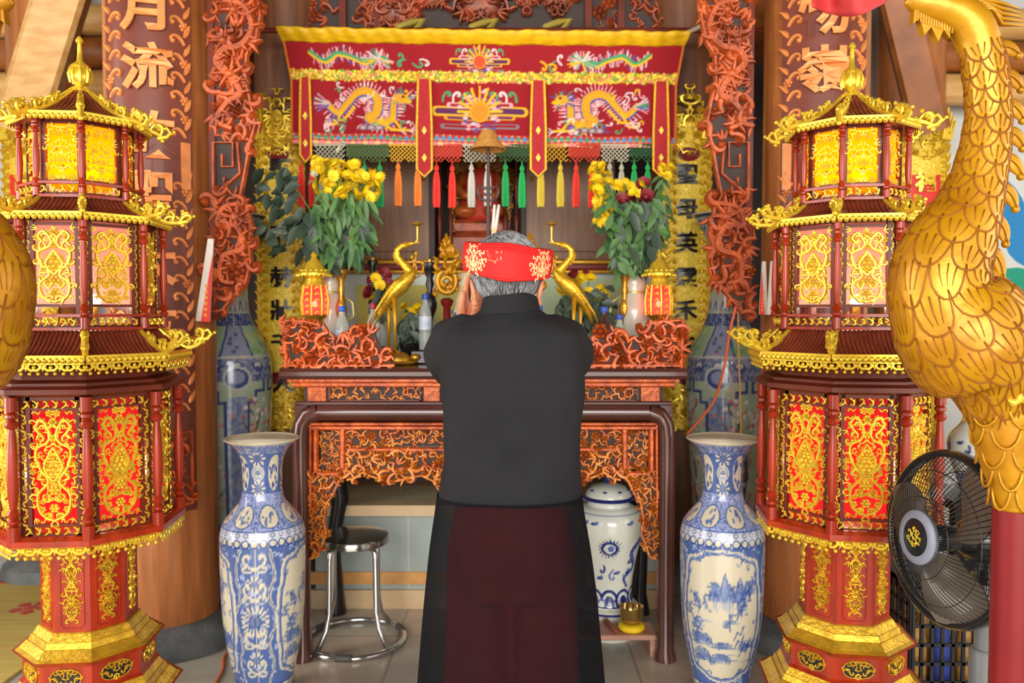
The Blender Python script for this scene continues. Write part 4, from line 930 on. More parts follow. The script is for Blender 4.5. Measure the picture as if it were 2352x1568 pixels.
mb = MB(); mb.ball(0, -.01, .60, .048, 14, 1, 1, 1.2); mb.ball(0, -.055, .595, .008, 6); mb.tube([(0, -.01, .54), (0, -.01, .57)], .022, 8); mb.build('head', goldc, st, smooth='all')
mb = MB(); mb.lathe([(.052, .62), (.056, .65), (.03, .67), (.02, .7), (.004, .73)], 12); mb.build('crown', goldb, st, smooth=40)
for s in (-1, 1):
    mb = MB(); mb.tube([(s * .09, -.01, .50), (s * .125, -.04, .42), (s * .08, -.10, .37), (s * .02, -.11, .37)], [.034, .03, .026, .018], 10); mb.build('sleeve', fig_m, st, smooth='all')
    mb = MB(); mb.ball(s * .08, -.06, .29, .07, 10, 1, 1, .6); mb.build('knee', fig_m, st, smooth='all')

# ================================================================= RED CANOPY
CY2 = 3.92; KX = -0.135
def K(px, py): p = at(px, py, CY2); return (p.x - KX, p.z)
can = thing('altar_canopy', 'red embroidered cloth canopy with yellow top and coloured tassels above the altar', 'canopy', (KX, CY2, 0))
ztop, zbot = K(0, 108)[1], K(0, 338)[1]; HW = .93; HC = ztop - zbot
RED = (154, 16, 28); YEL = (232, 184, 30); PINK = (236, 170, 176); WHT = (226, 214, 214); BLU = (74, 84, 160); GRN = (70, 160, 110); OCH = (226, 160, 40)
cv = Canvas(2 * HW, HC, 560, RED, False); V = lambda py: zpos(py)
def zpos(py): return K(0, py)[1] - zbot
def U(px): return K(px, 200)[0] + HW
pr = 1 / 474.0
rg = random.Random(4)
def dragon(cx, cy, s, w=1.0):
    """embroidered dragon, head towards +s"""
    body = smooth_profile([(-95, 8), (-70, -14), (-48, 6), (-25, 30), (0, 34), (22, 18), (20, -14), (2, -26), (28, -38), (55, -26), (58, 0), (62, 22)], 50)
    B = [(U(cx + s * x * w), zpos(cy) + y * pr) for x, y in body]
    for i in list(range(2, 50)) * 2:
        a, b = B[i - 1], B[i]; an = math.atan2(b[1] - a[1], b[0] - a[0]) + PI / 2
        for o_ in (0, PI):
            L = rg.uniform(16, 27) * pr; cv.line([B[i], (B[i][0] + L * math.cos(an + o_), B[i][1] + L * math.sin(an + o_))], 2.6 * pr, PINK if rg.random() < .6 else WHT, .85)
    cv.line(B, [(25 - abs(i - 25) * .3) * pr for i in range(50)], BLU); cv.line([(a, c_ + 2 * pr) for a, c_ in B], [(20 - abs(i - 25) * .3) * pr for i in range(50)], OCH)
    for k in range(0, 46, 2): cv.line([B[k], B[k + 1]], 4 * pr, YEL, .8)
    hx, hy = 78, 22
    for k in range(26):
        a = rg.uniform(0, 2 * PI); r = rg.uniform(10, 30); cv.line([(U(cx + s * hx * w), zpos(cy) + hy * pr), (U(cx + s * (hx + r * 1.2 * math.cos(a)) * w), zpos(cy) + (hy + r * math.sin(a)) * pr)], 3 * pr, rg.choice((PINK, WHT, GRN, BLU)), .8)
    cv.ell(U(cx + s * hx * w), zpos(cy) + hy * pr, 15 * pr, 11 * pr, OCH); cv.ell(U(cx + s * (hx + 13) * w), zpos(cy) + (hy - 6) * pr, 10 * pr, 5 * pr, YEL)
    cv.ell(U(cx + s * (hx + 3) * w), zpos(cy) + (hy + 4) * pr, 3 * pr, 3 * pr, (30, 30, 40))
    for lx, ly, dx, dy in ((-60, -8, -30, -32), (30, -30, 44, -20), (-30, 0, -50, -30), (56, -20, 40, -30)):
        cv.line([(U(cx + s * lx * w), zpos(cy) + ly * pr), (U(cx + s * (lx + dx * .5) * w), zpos(cy) + (ly + dy * .9) * pr), (U(cx + s * (lx + dx) * w), zpos(cy) + (ly + dy) * pr)], 6 * pr, YEL)
        for k in (-1, 0, 1): cv.line([(U(cx + s * (lx + dx) * w), zpos(cy) + (ly + dy) * pr), (U(cx + s * (lx + dx * 1.3) * w), zpos(cy) + (ly + dy + k * 8) * pr)], 2.5 * pr, WHT)
    for k in range(14):   # tail plume
        a = PI + rg.uniform(-.7, .7); cv.line([(U(cx - s * 88 * w), zpos(cy) + 6 * pr), (U(cx + s * (-88 + 34 * math.cos(a)) * w), zpos(cy) + (8 + 34 * math.sin(a)) * pr)], 3 * pr, rg.choice((WHT, GRN, PINK, BLU)), .85)
    for k in range(26): cv.curl(U(cx + s * rg.uniform(-100, 110) * w), zpos(cy) + rg.choice((-1, 1)) * rg.uniform(26, 50) * pr, rg.uniform(0, 6), rg.uniform(14, 24) * pr, rg.choice((-1, 1)), 3.2 * pr, rg.choice((PINK, WHT, WHT, BLU, YEL, GRN)), .85)
    for k in range(3): cv.ell(U(cx - s * (10 - 18 * k) * w), zpos(cy) - 46 * pr, 10 * pr, 7 * pr, (130, 110, 120), .9); cv.ell(U(cx - s * (10 - 18 * k) * w), zpos(cy) - 46 * pr, 6 * pr, 4 * pr, WHT, .6)
dragon(845, 252, 1); dragon(1368, 252, -1)
def longdragon(cx, cy, s):
    b = smooth_profile([(-110, 12), (-80, -6), (-50, 10), (-15, 2), (10, -8), (40, 4), (62, -4)], 40)
    B = [(U(cx + s * x), zpos(cy) + y * pr) for x, y in b]
    for i in range(2, 40):
        for o_ in (1, -1): cv.line([B[i], (B[i][0] + rg.uniform(-6, 6) * pr, B[i][1] + o_ * rg.uniform(10, 20) * pr)], 3 * pr, rg.choice((PINK, WHT, WHT, BLU)), .8)
    cv.line(B, [11 * pr] * 40, YEL); cv.line([(a, c + 3 * pr) for a, c in B], [6 * pr] * 40, GRN)
    for k in range(26): a = rg.uniform(0, 2 * PI); cv.line([(U(cx + s * 40), zpos(cy)), (U(cx + s * (40 + 34 * math.cos(a))), zpos(cy) + 22 * math.sin(a) * pr)], 3 * pr, rg.choice((WHT, PINK, YEL, GRN)), .8)
    for k in range(4): cv.curl(U(cx + s * (85 + 16 * k)), zpos(cy + 8 - 8 * (k % 2)), rg.uniform(0, 6), 26 * pr, rg.choice((-1, 1)), 4 * pr, rg.choice((YEL, WHT, GRN, OCH)))
longdragon(835, 143, 1); longdragon(1372, 143, -1)
def sun(cx, cy, s):
    for sg in (-1, 1):
        for k, (dy, L, c) in enumerate(((0, 100, YEL), (-14, 76, OCH), (14, 70, PINK), (-34, 84, (130, 120, 130)))):
            cv.line([(U(cx), zpos(cy) + dy * s * pr), (U(cx + sg * L * s), zpos(cy) + dy * s * pr)], (22 if k == 0 else 12) * s * pr, c); cv.line([(U(cx), zpos(cy) + dy * s * pr), (U(cx + sg * (L - 4) * s), zpos(cy) + dy * s * pr)], (13 if k == 0 else 6) * s * pr, (96, 40, 90) if k < 2 else RED)
        for k in range(3): cv.curl(U(cx + sg * (40 + 22 * k) * s), zpos(cy) + 22 * s * pr, PI / 2, 30 * s * pr, sg, 5 * s * pr, WHT if k % 2 else GRN)
    for k in range(50):
        a = rg.uniform(0, 2 * PI); r = rg.uniform(28, 50) * s; cv.ell(U(cx + r * math.cos(a)), zpos(cy) + r * math.sin(a) * pr, 6 * s * pr, 4 * s * pr, rg.choice((PINK, WHT, BLU, (120, 60, 120), PINK)), .85)
    for k in range(9): a = PI * k / 8; cv.line([(U(cx + 24 * s * math.cos(a)), zpos(cy) + 24 * s * math.sin(a) * pr), (U(cx + 50 * s * math.cos(a)), zpos(cy) + (56 * s * math.sin(a)) * pr)], 6 * s * pr, YEL)
    cv.ell(U(cx), zpos(cy), 24 * s * pr, 24 * s * pr, OCH); cv.ell(U(cx), zpos(cy), 19 * s * pr, 19 * s * pr, (224, 140, 36))
sun(1102, 258, 1); sun(1102, 145, .62)
cv.ell(U(1102), zpos(145), 13 * pr, 13 * pr, (210, 80, 50))
cv.rect(0, zpos(190), 2 * HW, zpos(168), (190, 140, 20))           # sequin braid
for _ in range(1500): cv.ell(rg.uniform(0, 2 * HW), rg.uniform(zpos(191), zpos(167)), 2.6 * pr, 2.6 * pr, rg.choice(((240, 210, 40), (244, 220, 60), (230, 150, 60), (90, 170, 60), (235, 130, 110), (250, 230, 120))))
cv.rect(0, zpos(340), 2 * HW, zpos(312), (196, 60, 50))            # woven edging
for k in range(62):
    u = k * 2 * HW / 62
    cv.poly([(u, zpos(326)), (u + HW / 62, zpos(313)), (u + HW / 31, zpos(326))], (220, 200, 150)); cv.ell(u + HW / 62, zpos(321), 5 * pr, 5 * pr, rg.choice(((70, 150, 200), (60, 160, 130))))
    cv.ell(u, zpos(334), 7 * pr, 6 * pr, (236, 150, 150) if k % 2 else (240, 190, 140))
cv.rect(0, 0, .012, HC, (220, 120, 40)); cv.rect(2 * HW - .012, 0, 2 * HW, HC, (220, 120, 40))
cloth_m = painted('embroidered_cloth', 0.75, 0, .3, .5)
NU, NV = 420, 120
def sag(a): return .022 * (1 - a) * (1 - .6 * a) - .006
def cl(a, b):
    u = -HW + 2 * HW * a; f = 1 + .03 * max(0, b - .62) / .38
    return (u * f, -.012 * math.sin(a * 37) * (1 - b) - .03 * (b > .66) * (b - .66) / .34, zbot + HC * b + sag(a))
mb = MB(); mb.grid(NU, NV, cl); me = mb.mesh('embroidered_cloth', cloth_m, 'all')
aa = np.tile(np.arange(NU + 1) / NU, NV + 1); bb = np.repeat(np.arange(NV + 1) / NV, NU + 1)
set_paint(me, cv.sample(aa * 2 * HW * .9999, bb * HC * .9999)); cl_o = put('embroidered_cloth', me, can)
so = cl_o.modifiers.new('thickness', 'SOLIDIFY'); so.thickness = .006; so.offset = 1
mb = MB(); z2 = K(0, 82)[1]
def yt(a, b):
    w_ = HW * (1.03 + .025 * b); return (-w_ + 2 * w_ * a, -.03 - .05 * math.sin(b * PI * .5) + .004 * math.sin(a * 160 + b * 2), ztop - .006 + (z2 - ztop + .006) * b + sag(a) + .003 * math.sin(a * 53))
mb.grid(240, 6, yt); o = mb.build('yellow_top', yelc, can, smooth='all'); so = o.modifiers.new('thickness', 'SOLIDIFY'); so.thickness = .006
mb = MB(); mb.tube([(-1.40, .05, 2.795), (1.46, .05, 2.795)], .014, 8); mb.build('hanging_rail', mahogd, can)
strap_e = mat('strap_edge', (232, 178, 30), 0.45, .2, var=.2, scale=80)
for px0, w_ in ((705, 25), (976, 34), (1236, 34), (1516, 34)):
    u = K(px0, 290)[0]; hwp = w_ / 2 / 474; zt_, zb_ = K(0, 188)[1] + sag((u + HW) / 2 / HW), K(0, 408 if px0 > 900 else 375)[1]
    pl = [(u - hwp * .8, zt_), (u - hwp, (zt_ + zb_) / 2), (u - hwp, zb_ + .035), (u, zb_), (u + hwp, zb_ + .035), (u + hwp, (zt_ + zb_) / 2), (u + hwp * .8, zt_)]
    mb = MB(); mb.prism(pl, 0, .006); mb.mi = 1; mb.ridge(pl, .012, .004, None, .006); mb.mi = 2
    for z in (zb_ + .09, zb_ + .22): mb.prism([(u - .012, z), (u, z - .02), (u + .012, z), (u, z + .02)], .006, .008)
    mb.build('pointed_strap', [redc, strap_e, goldp], can, (0, -.025, 0))
nets = [(690, 722, (220, 50, 44)), (722, 795, (190, 184, 160)), (795, 893, (88, 112, 62)), (893, 968, (226, 176, 50)), (984, 1062, (214, 70, 50)), (1062, 1142, (206, 200, 176)), (1142, 1218, (62, 96, 50)), (1252, 1305, (212, 156, 36)), (1305, 1378, (206, 64, 40)), (1378, 1446, (196, 190, 166)), (1446, 1500, (40, 86, 46)), (1528, 1546, (214, 170, 50))]
tcol = {'red': (236, 60, 46), 'green': (36, 176, 92), 'orange': (250, 140, 54), 'white': (214, 214, 204), 'yellow': (214, 190, 60), 'silver': (190, 188, 170)}
for a, b, c in nets:
    nm_ = 'net_%d_%d_%d' % c; m_ = MATS.get(nm_) or mat(nm_, c, .7)
    u0, u1 = K(a, 350)[0], K(b, 350)[0]; zt_, zb_ = K(0, 334)[1], K(0, 378)[1]; mb = MB(); n = max(3, round((u1 - u0) / .021)); st = (u1 - u0) / n
    hN = zt_ - zb_
    for i in range(-5, n + 6):
        for sgn in (1, -1):
            pts = []
            for k in range(9):
                v = k / 8; u = u0 + i * st + sgn * v * hN
                lim = hN * (.78 + .22 * abs(math.sin((u - u0) / (u1 - u0) * 2 * PI)))
                if u0 <= u <= u1 and v * hN <= lim: pts.append((u, .004 * sgn, zt_ - v * hN))
            if len(pts) > 1: mb.tube(pts, .0026, 5)
    mb.tube([(u0, 0, zt_), (u1, 0, zt_)], .005, 5); mb.build('knotted_net', m_, can, (0, -.012, 0), True)
    # the cloth lining seen through the net
    MB().box((u0 + u1) / 2, .004, (zt_ + zb_) / 2 + .02, u1 - u0, .003, hN * .6).build('net_lining', m_, can) if c in ((88, 112, 62), (62, 96, 50), (40, 86, 46), (214, 70, 50), (206, 64, 40)) else None
def tassel_mesh(c, L):
    mb = MB(); n = 14
    pr_ = [(.004, 0), (.010, -.01), (.012, -.022), (.006, -.03), (.012, -.04), (.017, -.08), (.018, -L * .6), (.019, -L * .85), (.016, -L)]
    vs = []
    for r, z in pr_:
        for j in range(n * 2): vs.append((r * (1 if j % 2 else .78) * math.cos(PI * j / n), r * (1 if j % 2 else .78) * math.sin(PI * j / n), z))
    k = len(pr_); m_ = n * 2
    mb.add(vs, [(i * m_ + j, (i + 1) * m_ + j, (i + 1) * m_ + (j + 1) % m_, i * m_ + (j + 1) % m_) for i in range(k - 1) for j in range(m_)] + [tuple(range(m_)), tuple(range((k - 1) * m_, k * m_))[::-1]])
    mb.tube([(0, 0, 0), (0, 0, .02)], .003, 5)
    return mb.mesh('tassel', c, 50)
tm = {k: tassel_mesh(mat('tassel_' + k, v, .7, var=.12, scale=60, stretch=(4, 4, .3)), .205) for k, v in tcol.items()}
for px, c in ((693, 'red'), (718, 'red'), (742, 'silver'), (778, 'silver'), (838, 'green'), (873, 'green'), (915, 'orange'), (960, 'orange'), (1003, 'red'), (1039, 'red'), (1083, 'white'), (1120, 'white'), (1161, 'green'), (1199, 'green'), (1242, 'yellow'), (1287, 'yellow'), (1323, 'red'), (1359, 'red'), (1400, 'silver'), (1427, 'silver'), (1456, 'green'), (1487, 'green'), (1530, 'yellow')):
    put('tassel', tm[c], can, (K(px, 380)[0], -.01, K(0, 376 + (px % 5))[1]), (0, 0, px))
# ================================================================= PORCELAIN
porc = painted('painted_porcelain', 0.16, 0.3, .5); cream = mat('cream_glaze', (206, 196, 168), 0.2, coat=.3)
CR = (212, 203, 178); B1 = (48, 76, 142); B2 = (122, 142, 186); B3 = (80, 104, 162)
rq = random.Random(12)
def blue_vase(wm, hm, res=420):
    """white vase painted in blue: two scenic panels between two chrysanthemum columns"""
    c = Canvas(wm, hm, res, CR); g = wm / 4; s = hm / .967
    Z = lambda z: z * s
    # body ground, blue with fine scroll
    c.rect(0, Z(.085), wm, Z(.60), B3)
    for _ in range(420): c.curl(rq.uniform(0, wm), rq.uniform(Z(.09), Z(.6)), rq.uniform(0, 6), .022, rq.choice((1, -1)), .0032, (182, 194, 224), .8)
    def panel(u0, hw):
        n = 40; pl = []
        for i in range(n):
            a = 2 * PI * i / n; ca, sa = math.cos(a), math.sin(a)
            lob = 1 + .035 * math.cos(8 * a)
            pl.append((u0 + hw * lob * math.copysign(abs(ca) ** .55, ca), Z(.345) + Z(.225) * lob * math.copysign(abs(sa) ** .6, sa)))
        c.poly([(u0 + (u - u0) * 1.13, Z(.345) + (v - Z(.345)) * 1.07) for u, v in pl], CR); c.poly([(u0 + (u - u0) * 1.06, Z(.345) + (v - Z(.345)) * 1.04) for u, v in pl], B2)
        c.poly(pl, CR); c.line(pl + [pl[0]], .004, B1)
        for i in range(0, n, 2): c.curl(pl[i][0] + (u0 - pl[i][0]) * .06, pl[i][1], rq.uniform(0, 6), .03, 1 if i % 4 else -1, .004, B3, .8)
    def landscape(u0, hw):
        for k in range(14):      # distant peaks
            x = u0 + rq.uniform(-.2, .75) * hw; h = rq.uniform(.03, .09); b = Z(.41) + rq.uniform(-.01, .02); pts = [(x - .018, b), (x - .008, b + h * .8), (x, b + h), (x + .008, b + h * .75), (x + .016, b)]
            c.poly(pts, B2, .55); c.line(pts, .003, B1, .7)
            for q in range(3): c.line([(x - .006 + q * .006, b), (x - .004 + q * .005, b - rq.uniform(.02, .05))], .002, B2, .6)
        for k in range(16):      # leaning trees
            x = u0 + rq.uniform(-.85, .85) * hw; y = Z(rq.uniform(.26, .44)); d = rq.uniform(-.03, .03)
            tr = [(x, y), (x + d * .4, y + .025), (x + d, y + .045)]; c.line(tr, .004, B1, .9)
            for q in range(14): c.ell(x + d * rq.uniform(.2, 1.4) + rq.uniform(-.02, .02), y + rq.uniform(.015, .065), rq.uniform(.004, .010), rq.uniform(.003, .006), rq.choice((B1, B3, B2)), .7)
        for k in range(12):      # rocks and waves
            x = u0 + rq.uniform(-.9, .9) * hw; y = Z(rq.uniform(.16, .27)); r = rq.uniform(.02, .045)
            for q in range(4): c.line([(x + (r - q * .007) * math.cos(a), y + (r - q * .007) * .8 * math.sin(a)) for a in np.linspace(rq.uniform(-.4, .3), PI + .4, 12)], .004, B3 if q % 2 else B1, .75)
            c.ell(x, y + r * .3, r * .5, r * .3, B2, .5)
            c.line([(x - .05, y), (x + .06, y - .004)], .003, B3, .7)
        for k in range(12): x = u0 + rq.uniform(-.7, .7) * hw; y = Z(rq.uniform(.18, .34)); c.line([(x, y), (x + rq.uniform(.02, .05), y + .002)], .0025, B2, .7)
        for k in range(5): x = u0 + rq.uniform(.1, .8) * hw; y = Z(rq.uniform(.2, .27)); c.line([(x, y), (x + .012, y + .03), (x + .026, y + .018), (x + .036, y + .05)], .005, B1, .8)
    for k in (0, 2):
        u0 = k * g
        c.mum(u0, Z(.335), .066, 18, CR, B1, .9)
        for sg in (1, -1):
            for zc in (.47, .19):
                z = Z(zc); c.mum(u0, z, .036, 10, CR, B3, 1.0)
                for q in (1, -1): c.curl(u0, z + sg * .055, PI / 2 - q * 1.2, .07, q, .009, CR); c.curl(u0, z + sg * .055, PI / 2 + q * 2.2, .05, -q, .007, CR)
            c.line(smooth_profile([(u0 + sg * .052, Z(.59)), (u0 + sg * .066, Z(.5)), (u0 + sg * .05, Z(.42)), (u0 + sg * .075, Z(.345)), (u0 + sg * .05, Z(.25)), (u0 + sg * .07, Z(.17)), (u0 + sg * .055, Z(.09))], 30), .010, CR)
            c.line(smooth_profile([(u0 + sg * .052, Z(.59)), (u0 + sg * .066, Z(.5)), (u0 + sg * .05, Z(.42)), (u0 + sg * .075, Z(.345)), (u0 + sg * .05, Z(.25)), (u0 + sg * .07, Z(.17)), (u0 + sg * .055, Z(.09))], 30), .003, B1)
    for k in (1, 3): panel(k * g, g * .60); landscape(k * g, g * .56)
    # foot lappets
    c.rect(0, 0, wm, Z(.085), CR); c.line([(0, Z(.083)), (wm, Z(.083))], .006, B1); c.line([(0, Z(.008)), (wm, Z(.008))], .008, B3)
    for k in range(16):
        u = wm * k / 16; w_ = wm / 34
        for q, col in ((1, B1), (.72, CR), (.5, B2)): c.poly([(u - w_ * q, Z(.012)), (u - w_ * q, Z(.06)), (u, Z(.06) + w_ * q * .8), (u + w_ * q, Z(.06)), (u + w_ * q, Z(.012))], col)
        c.ell(u, Z(.04), .005, .014, B1)
    # lambrequin and shoulder
    c.rect(0, Z(.60), wm, Z(.655), (200, 206, 220))
    for k in range(30):
        u = wm * k / 30; c.ell(u, Z(.612), wm / 62, .016, B1, 1); c.ell(u, Z(.614), wm / 90, .010, CR); c.ell(u, Z(.642), wm / 100, .009, B3, .8); c.ell(u, Z(.642), wm / 170, .005, CR)
    c.line([(0, Z(.655)), (wm, Z(.655))], .005, B1)
    c.rect(0, Z(.657), wm, Z(.745), (150, 164, 206)); c.speck(0, Z(.657), wm, Z(.745), 900, .0035, B1, .5)
    for k in range(8):
        u = wm * (k + .5) / 8; c.ell(u, Z(.70), .046, .037, CR); c.ell(u, Z(.70), .046, .037, B1, 1, 0, .0035)
        for q in range(9): c.ell(u + rq.uniform(-.028, .028), Z(.70) + rq.uniform(-.02, .02), rq.uniform(.004, .010), .005, B3, .8, rq.uniform(0, 3))
    c.rect(0, Z(.745), wm, Z(.775), (110, 128, 184)); c.speck(0, Z(.745), wm, Z(.775), 500, .003, (196, 204, 226), .8)
    # neck
    c.rect(0, Z(.775), wm, Z(.925), B3)
    for k in range(8):
        u = wm * k / 8
        if k % 2 == 0:
            c.mum(u, Z(.795), .036, 9, CR, B1, 1.6); c.mum(u, Z(.905), .036, 9, CR, B1, 1.6)
            c.ell(u, Z(.85), .046, .028, CR); c.ell(u, Z(.85), .038, .022, B2); c.ell(u, Z(.85), .03, .017, CR)
            c.line([(u - .02, Z(.85)), (u + .02, Z(.85))], .004, B1); c.line([(u, Z(.838)), (u, Z(.862))], .004, B1); c.line([(u - .015, Z(.858)), (u + .015, Z(.858))], .003, B1); c.line([(u - .015, Z(.842)), (u + .015, Z(.842))], .003, B1)
        else:
            c.ell(u, Z(.85), .044, .066, CR)
            for q in range(12): c.ell(u + rq.uniform(-.03, .03), Z(.85) + rq.uniform(-.05, .05), rq.uniform(.008, .018), .007, rq.choice((B1, B3)), .85, rq.uniform(0, 3))
    c.rect(0, Z(.925), wm, hm, (176, 180, 200)); c.speck(0, Z(.925), wm, hm, 700, .006, B3, .45); c.rect(0, Z(.957), wm, hm, CR)
    return c
VY = 2.95
def vz(y): return max(0, at(1176, y, VY).z)
vprof = [(.098, 0), (.100, .012), (.099, .03), (.102, vz(1560)), (.112, vz(1530)), (.131, vz(1475)), (.146, vz(1400)), (.1515, vz(1310)), (.153, vz(1235)), (.150, vz(1215)), (.138, vz(1192)), (.108, vz(1168)), (.084, vz(1150)), (.074, vz(1132)), (.0715, vz(1100)), (.075, vz(1060)), (.093, vz(1032)), (.120, vz(1014)), (.1325, vz(1006))]
HV = vprof[-1][1]
can_v = blue_vase(2 * PI * .15, HV)
def porcelain(name, label, cat, loc, rz, prof, canvas, nv, nu, group=None, inner=None):
    t = thing(name, label, cat, loc, rz, group)
    painted_lathe('painted_body', prof, nv, nu, canvas, porc, t)
    r, h = prof[-1]
    mb = MB(); mb.lathe([(r, h - .003), (r + .002, h), (r, h + .004), (r - .006, h + .003)] + [(a - .008, b) for a, b in prof[::-1][1:7]] + [(.01, prof[-7][1] - .01)], 64, cap=False); mb.build('rim_and_inside', inner or cream, t, smooth='all')
    return t
p = at(607, 1500, VY); porcelain('floor_vase', 'blue and white floor vase showing a chrysanthemum column, left of the altar', 'vase', (p.x, VY, 0), math.radians(6), vprof, can_v, 340, 320, 'blue and white floor vases')
p = at(1656, 1500, VY); porcelain('floor_vase', 'blue and white floor vase showing a landscape panel, right of the altar', 'vase', (p.x, VY, 0), math.radians(-14 - 90), vprof, can_v, 340, 320, 'blue and white floor vases')
# the tall vases behind the pillars
def tall_vase():
    wm, hm = 2 * PI * .185, 1.9; G0 = (168, 182, 158); D = (62, 78, 128)
    c = Canvas(wm, hm, 260, G0); g = wm / 4; c.speck(0, 0, wm, hm, 900, .03, (190, 198, 176), .25); c.speck(0, 0, wm, hm, 500, .02, (140, 160, 120), .2)
    for k in range(4):
        u = g * k
        c.rect(u - .045, .18, u + .045, 1.03, (150, 160, 178)); c.speck(u - .045, .18, u + .045, 1.03, 260, .012, (100, 120, 170), .5)
        for sg in (-1, 1): c.line([(u + sg * .05, .18), (u + sg * .05, 1.0), (u + sg * .085, 1.0), (u + sg * .085, 1.05), (u + sg * .13, 1.05), (u + sg * .13, 1.12)], .014, D)
        # blossoming tree in every field
        x = u + g * .42; tr = smooth_profile([(x + .07, .30), (x + .05, .45), (x + .015, .56), (x + .03, .68), (x - .03, .82), (x - .01, .95)], 20); c.line(tr, [.030 - .0011 * i for i in range(21)], (74, 78, 72), .9)
        for q in range(5): i = 6 + q * 3; c.line([tr[i], (tr[i][0] + rq.uniform(-.1, .1), tr[i][1] + rq.uniform(.05, .12))], .008, (90, 84, 80))
        for q in range(110): c.ell(x + rq.gauss(-.01, .055), rq.uniform(.5, 1.02), .010, .010, rq.choice(((226, 196, 196), (206, 130, 120), (236, 226, 222), (190, 96, 86))), .85)
        for q in range(8): c.line([(x + rq.uniform(-.1, .1), .24 + .02 * q), (x + .06 + rq.uniform(-.05, .1), .25 + .02 * q)], .02, (110, 140, 150), .35)
    c.rect(0, 1.10, wm, 1.21, (152, 158, 176)); c.speck(0, 1.1, wm, 1.21, 700, .008, D, .5)
    for k in range(12):
        u = wm * k / 12; c.ell(u, 1.17, .026, .024, D); c.ell(u, 1.175, .017, .015, (196, 200, 196)); c.ell(u, 1.165, .007, .008, D)
        if k % 3 == 0: c.ell(u, 1.115, .062, .058, (186, 192, 190)); c.ell(u, 1.115, .05, .046, D); c.ell(u, 1.12, .034, .03, (140, 150, 180))
    c.line([(0, 1.215), (wm, 1.215)], .014, (186, 190, 180))
    c.rect(0, 1.22, wm, 1.36, (150, 178, 146))
    for k in range(4):
        u = g * k; c.poly([(u - .075, 1.22), (u - .045, 1.36), (u + .045, 1.36), (u + .075, 1.22)], (140, 150, 176)); c.line([(u - .075, 1.22), (u - .045, 1.36)], .012, D); c.line([(u + .075, 1.22), (u + .045, 1.36)], .012, D)
        for q in range(5): c.ell(u + rq.uniform(-.03, .03), 1.24 + .02 * q, .012, .009, D, .7)
        for q in range(10): c.ell(u + g / 2 + rq.uniform(-.08, .08), rq.uniform(1.24, 1.34), .02, .012, rq.choice(((110, 160, 96), (184, 196, 120))), .6)
    c.rect(0, 1.36, wm, 1.42, D); c.speck(0, 1.36, wm, 1.42, 300, .006, (180, 186, 200), .6)
    c.rect(0, 1.42, wm, 1.50, (176, 184, 176))
    for k in range(14): u = wm * k / 14; c.line([(u - .022, 1.435), (u, 1.48), (u + .022, 1.435)], .010, D)
    for q in range(60): u = rq.uniform(0, wm); z = rq.uniform(1.52, 1.8); c.ell(u, z, .05, .02, rq.choice(((110, 150, 80), (190, 200, 130), (140, 170, 110), (200, 190, 150))), .55, rq.uniform(0, 3))
    c.rect(0, 1.80, wm, hm, (150, 156, 160))
    for k in range(14): u = wm * k / 14; c.ell(u, 1.845, .03, .025, D); c.ell(u, 1.845, .018, .015, (170, 176, 176))
    c.line([(0, 1.89), (wm, 1.89)], .02, (60, 64, 72)); c.rect(0, 0, wm, .18, (160, 170, 186))
    for k in range(12): u = wm * k / 12; c.rect(u - .035, .02, u + .035, .16, D); c.rect(u - .024, .03, u + .024, .15, (176, 186, 196))
    return c
tv = tall_vase(); s_ = 1 / 471
tprof = [(66, 0), (64, .05), (60, .10), (64, .25), (74, .5), (84, .8), (89, 1.0), (90, 1.1), (87, 1.2), (74, 1.28), (58, 1.34), (44, 1.41), (39, 1.5), (40, 1.65), (48, 1.78), (66, 1.86), (80, 1.897)]
tprof = [(r * s_, z) for r, z in tprof]
porcelain('tall_porcelain_vase', 'tall greenish blue porcelain vase standing behind the left pillar', 'vase', (-1.385, 3.955, 0), math.radians(28), [(r * 1.04, z) for r, z in tprof], tv, 300, 220, 'tall porcelain vases behind the pillars')
porcelain('tall_porcelain_vase', 'tall greenish blue porcelain vase standing behind the right pillar', 'vase', (1.045, 3.925, 0), math.radians(-26), tprof, tv, 300, 220, 'tall porcelain vases behind the pillars')
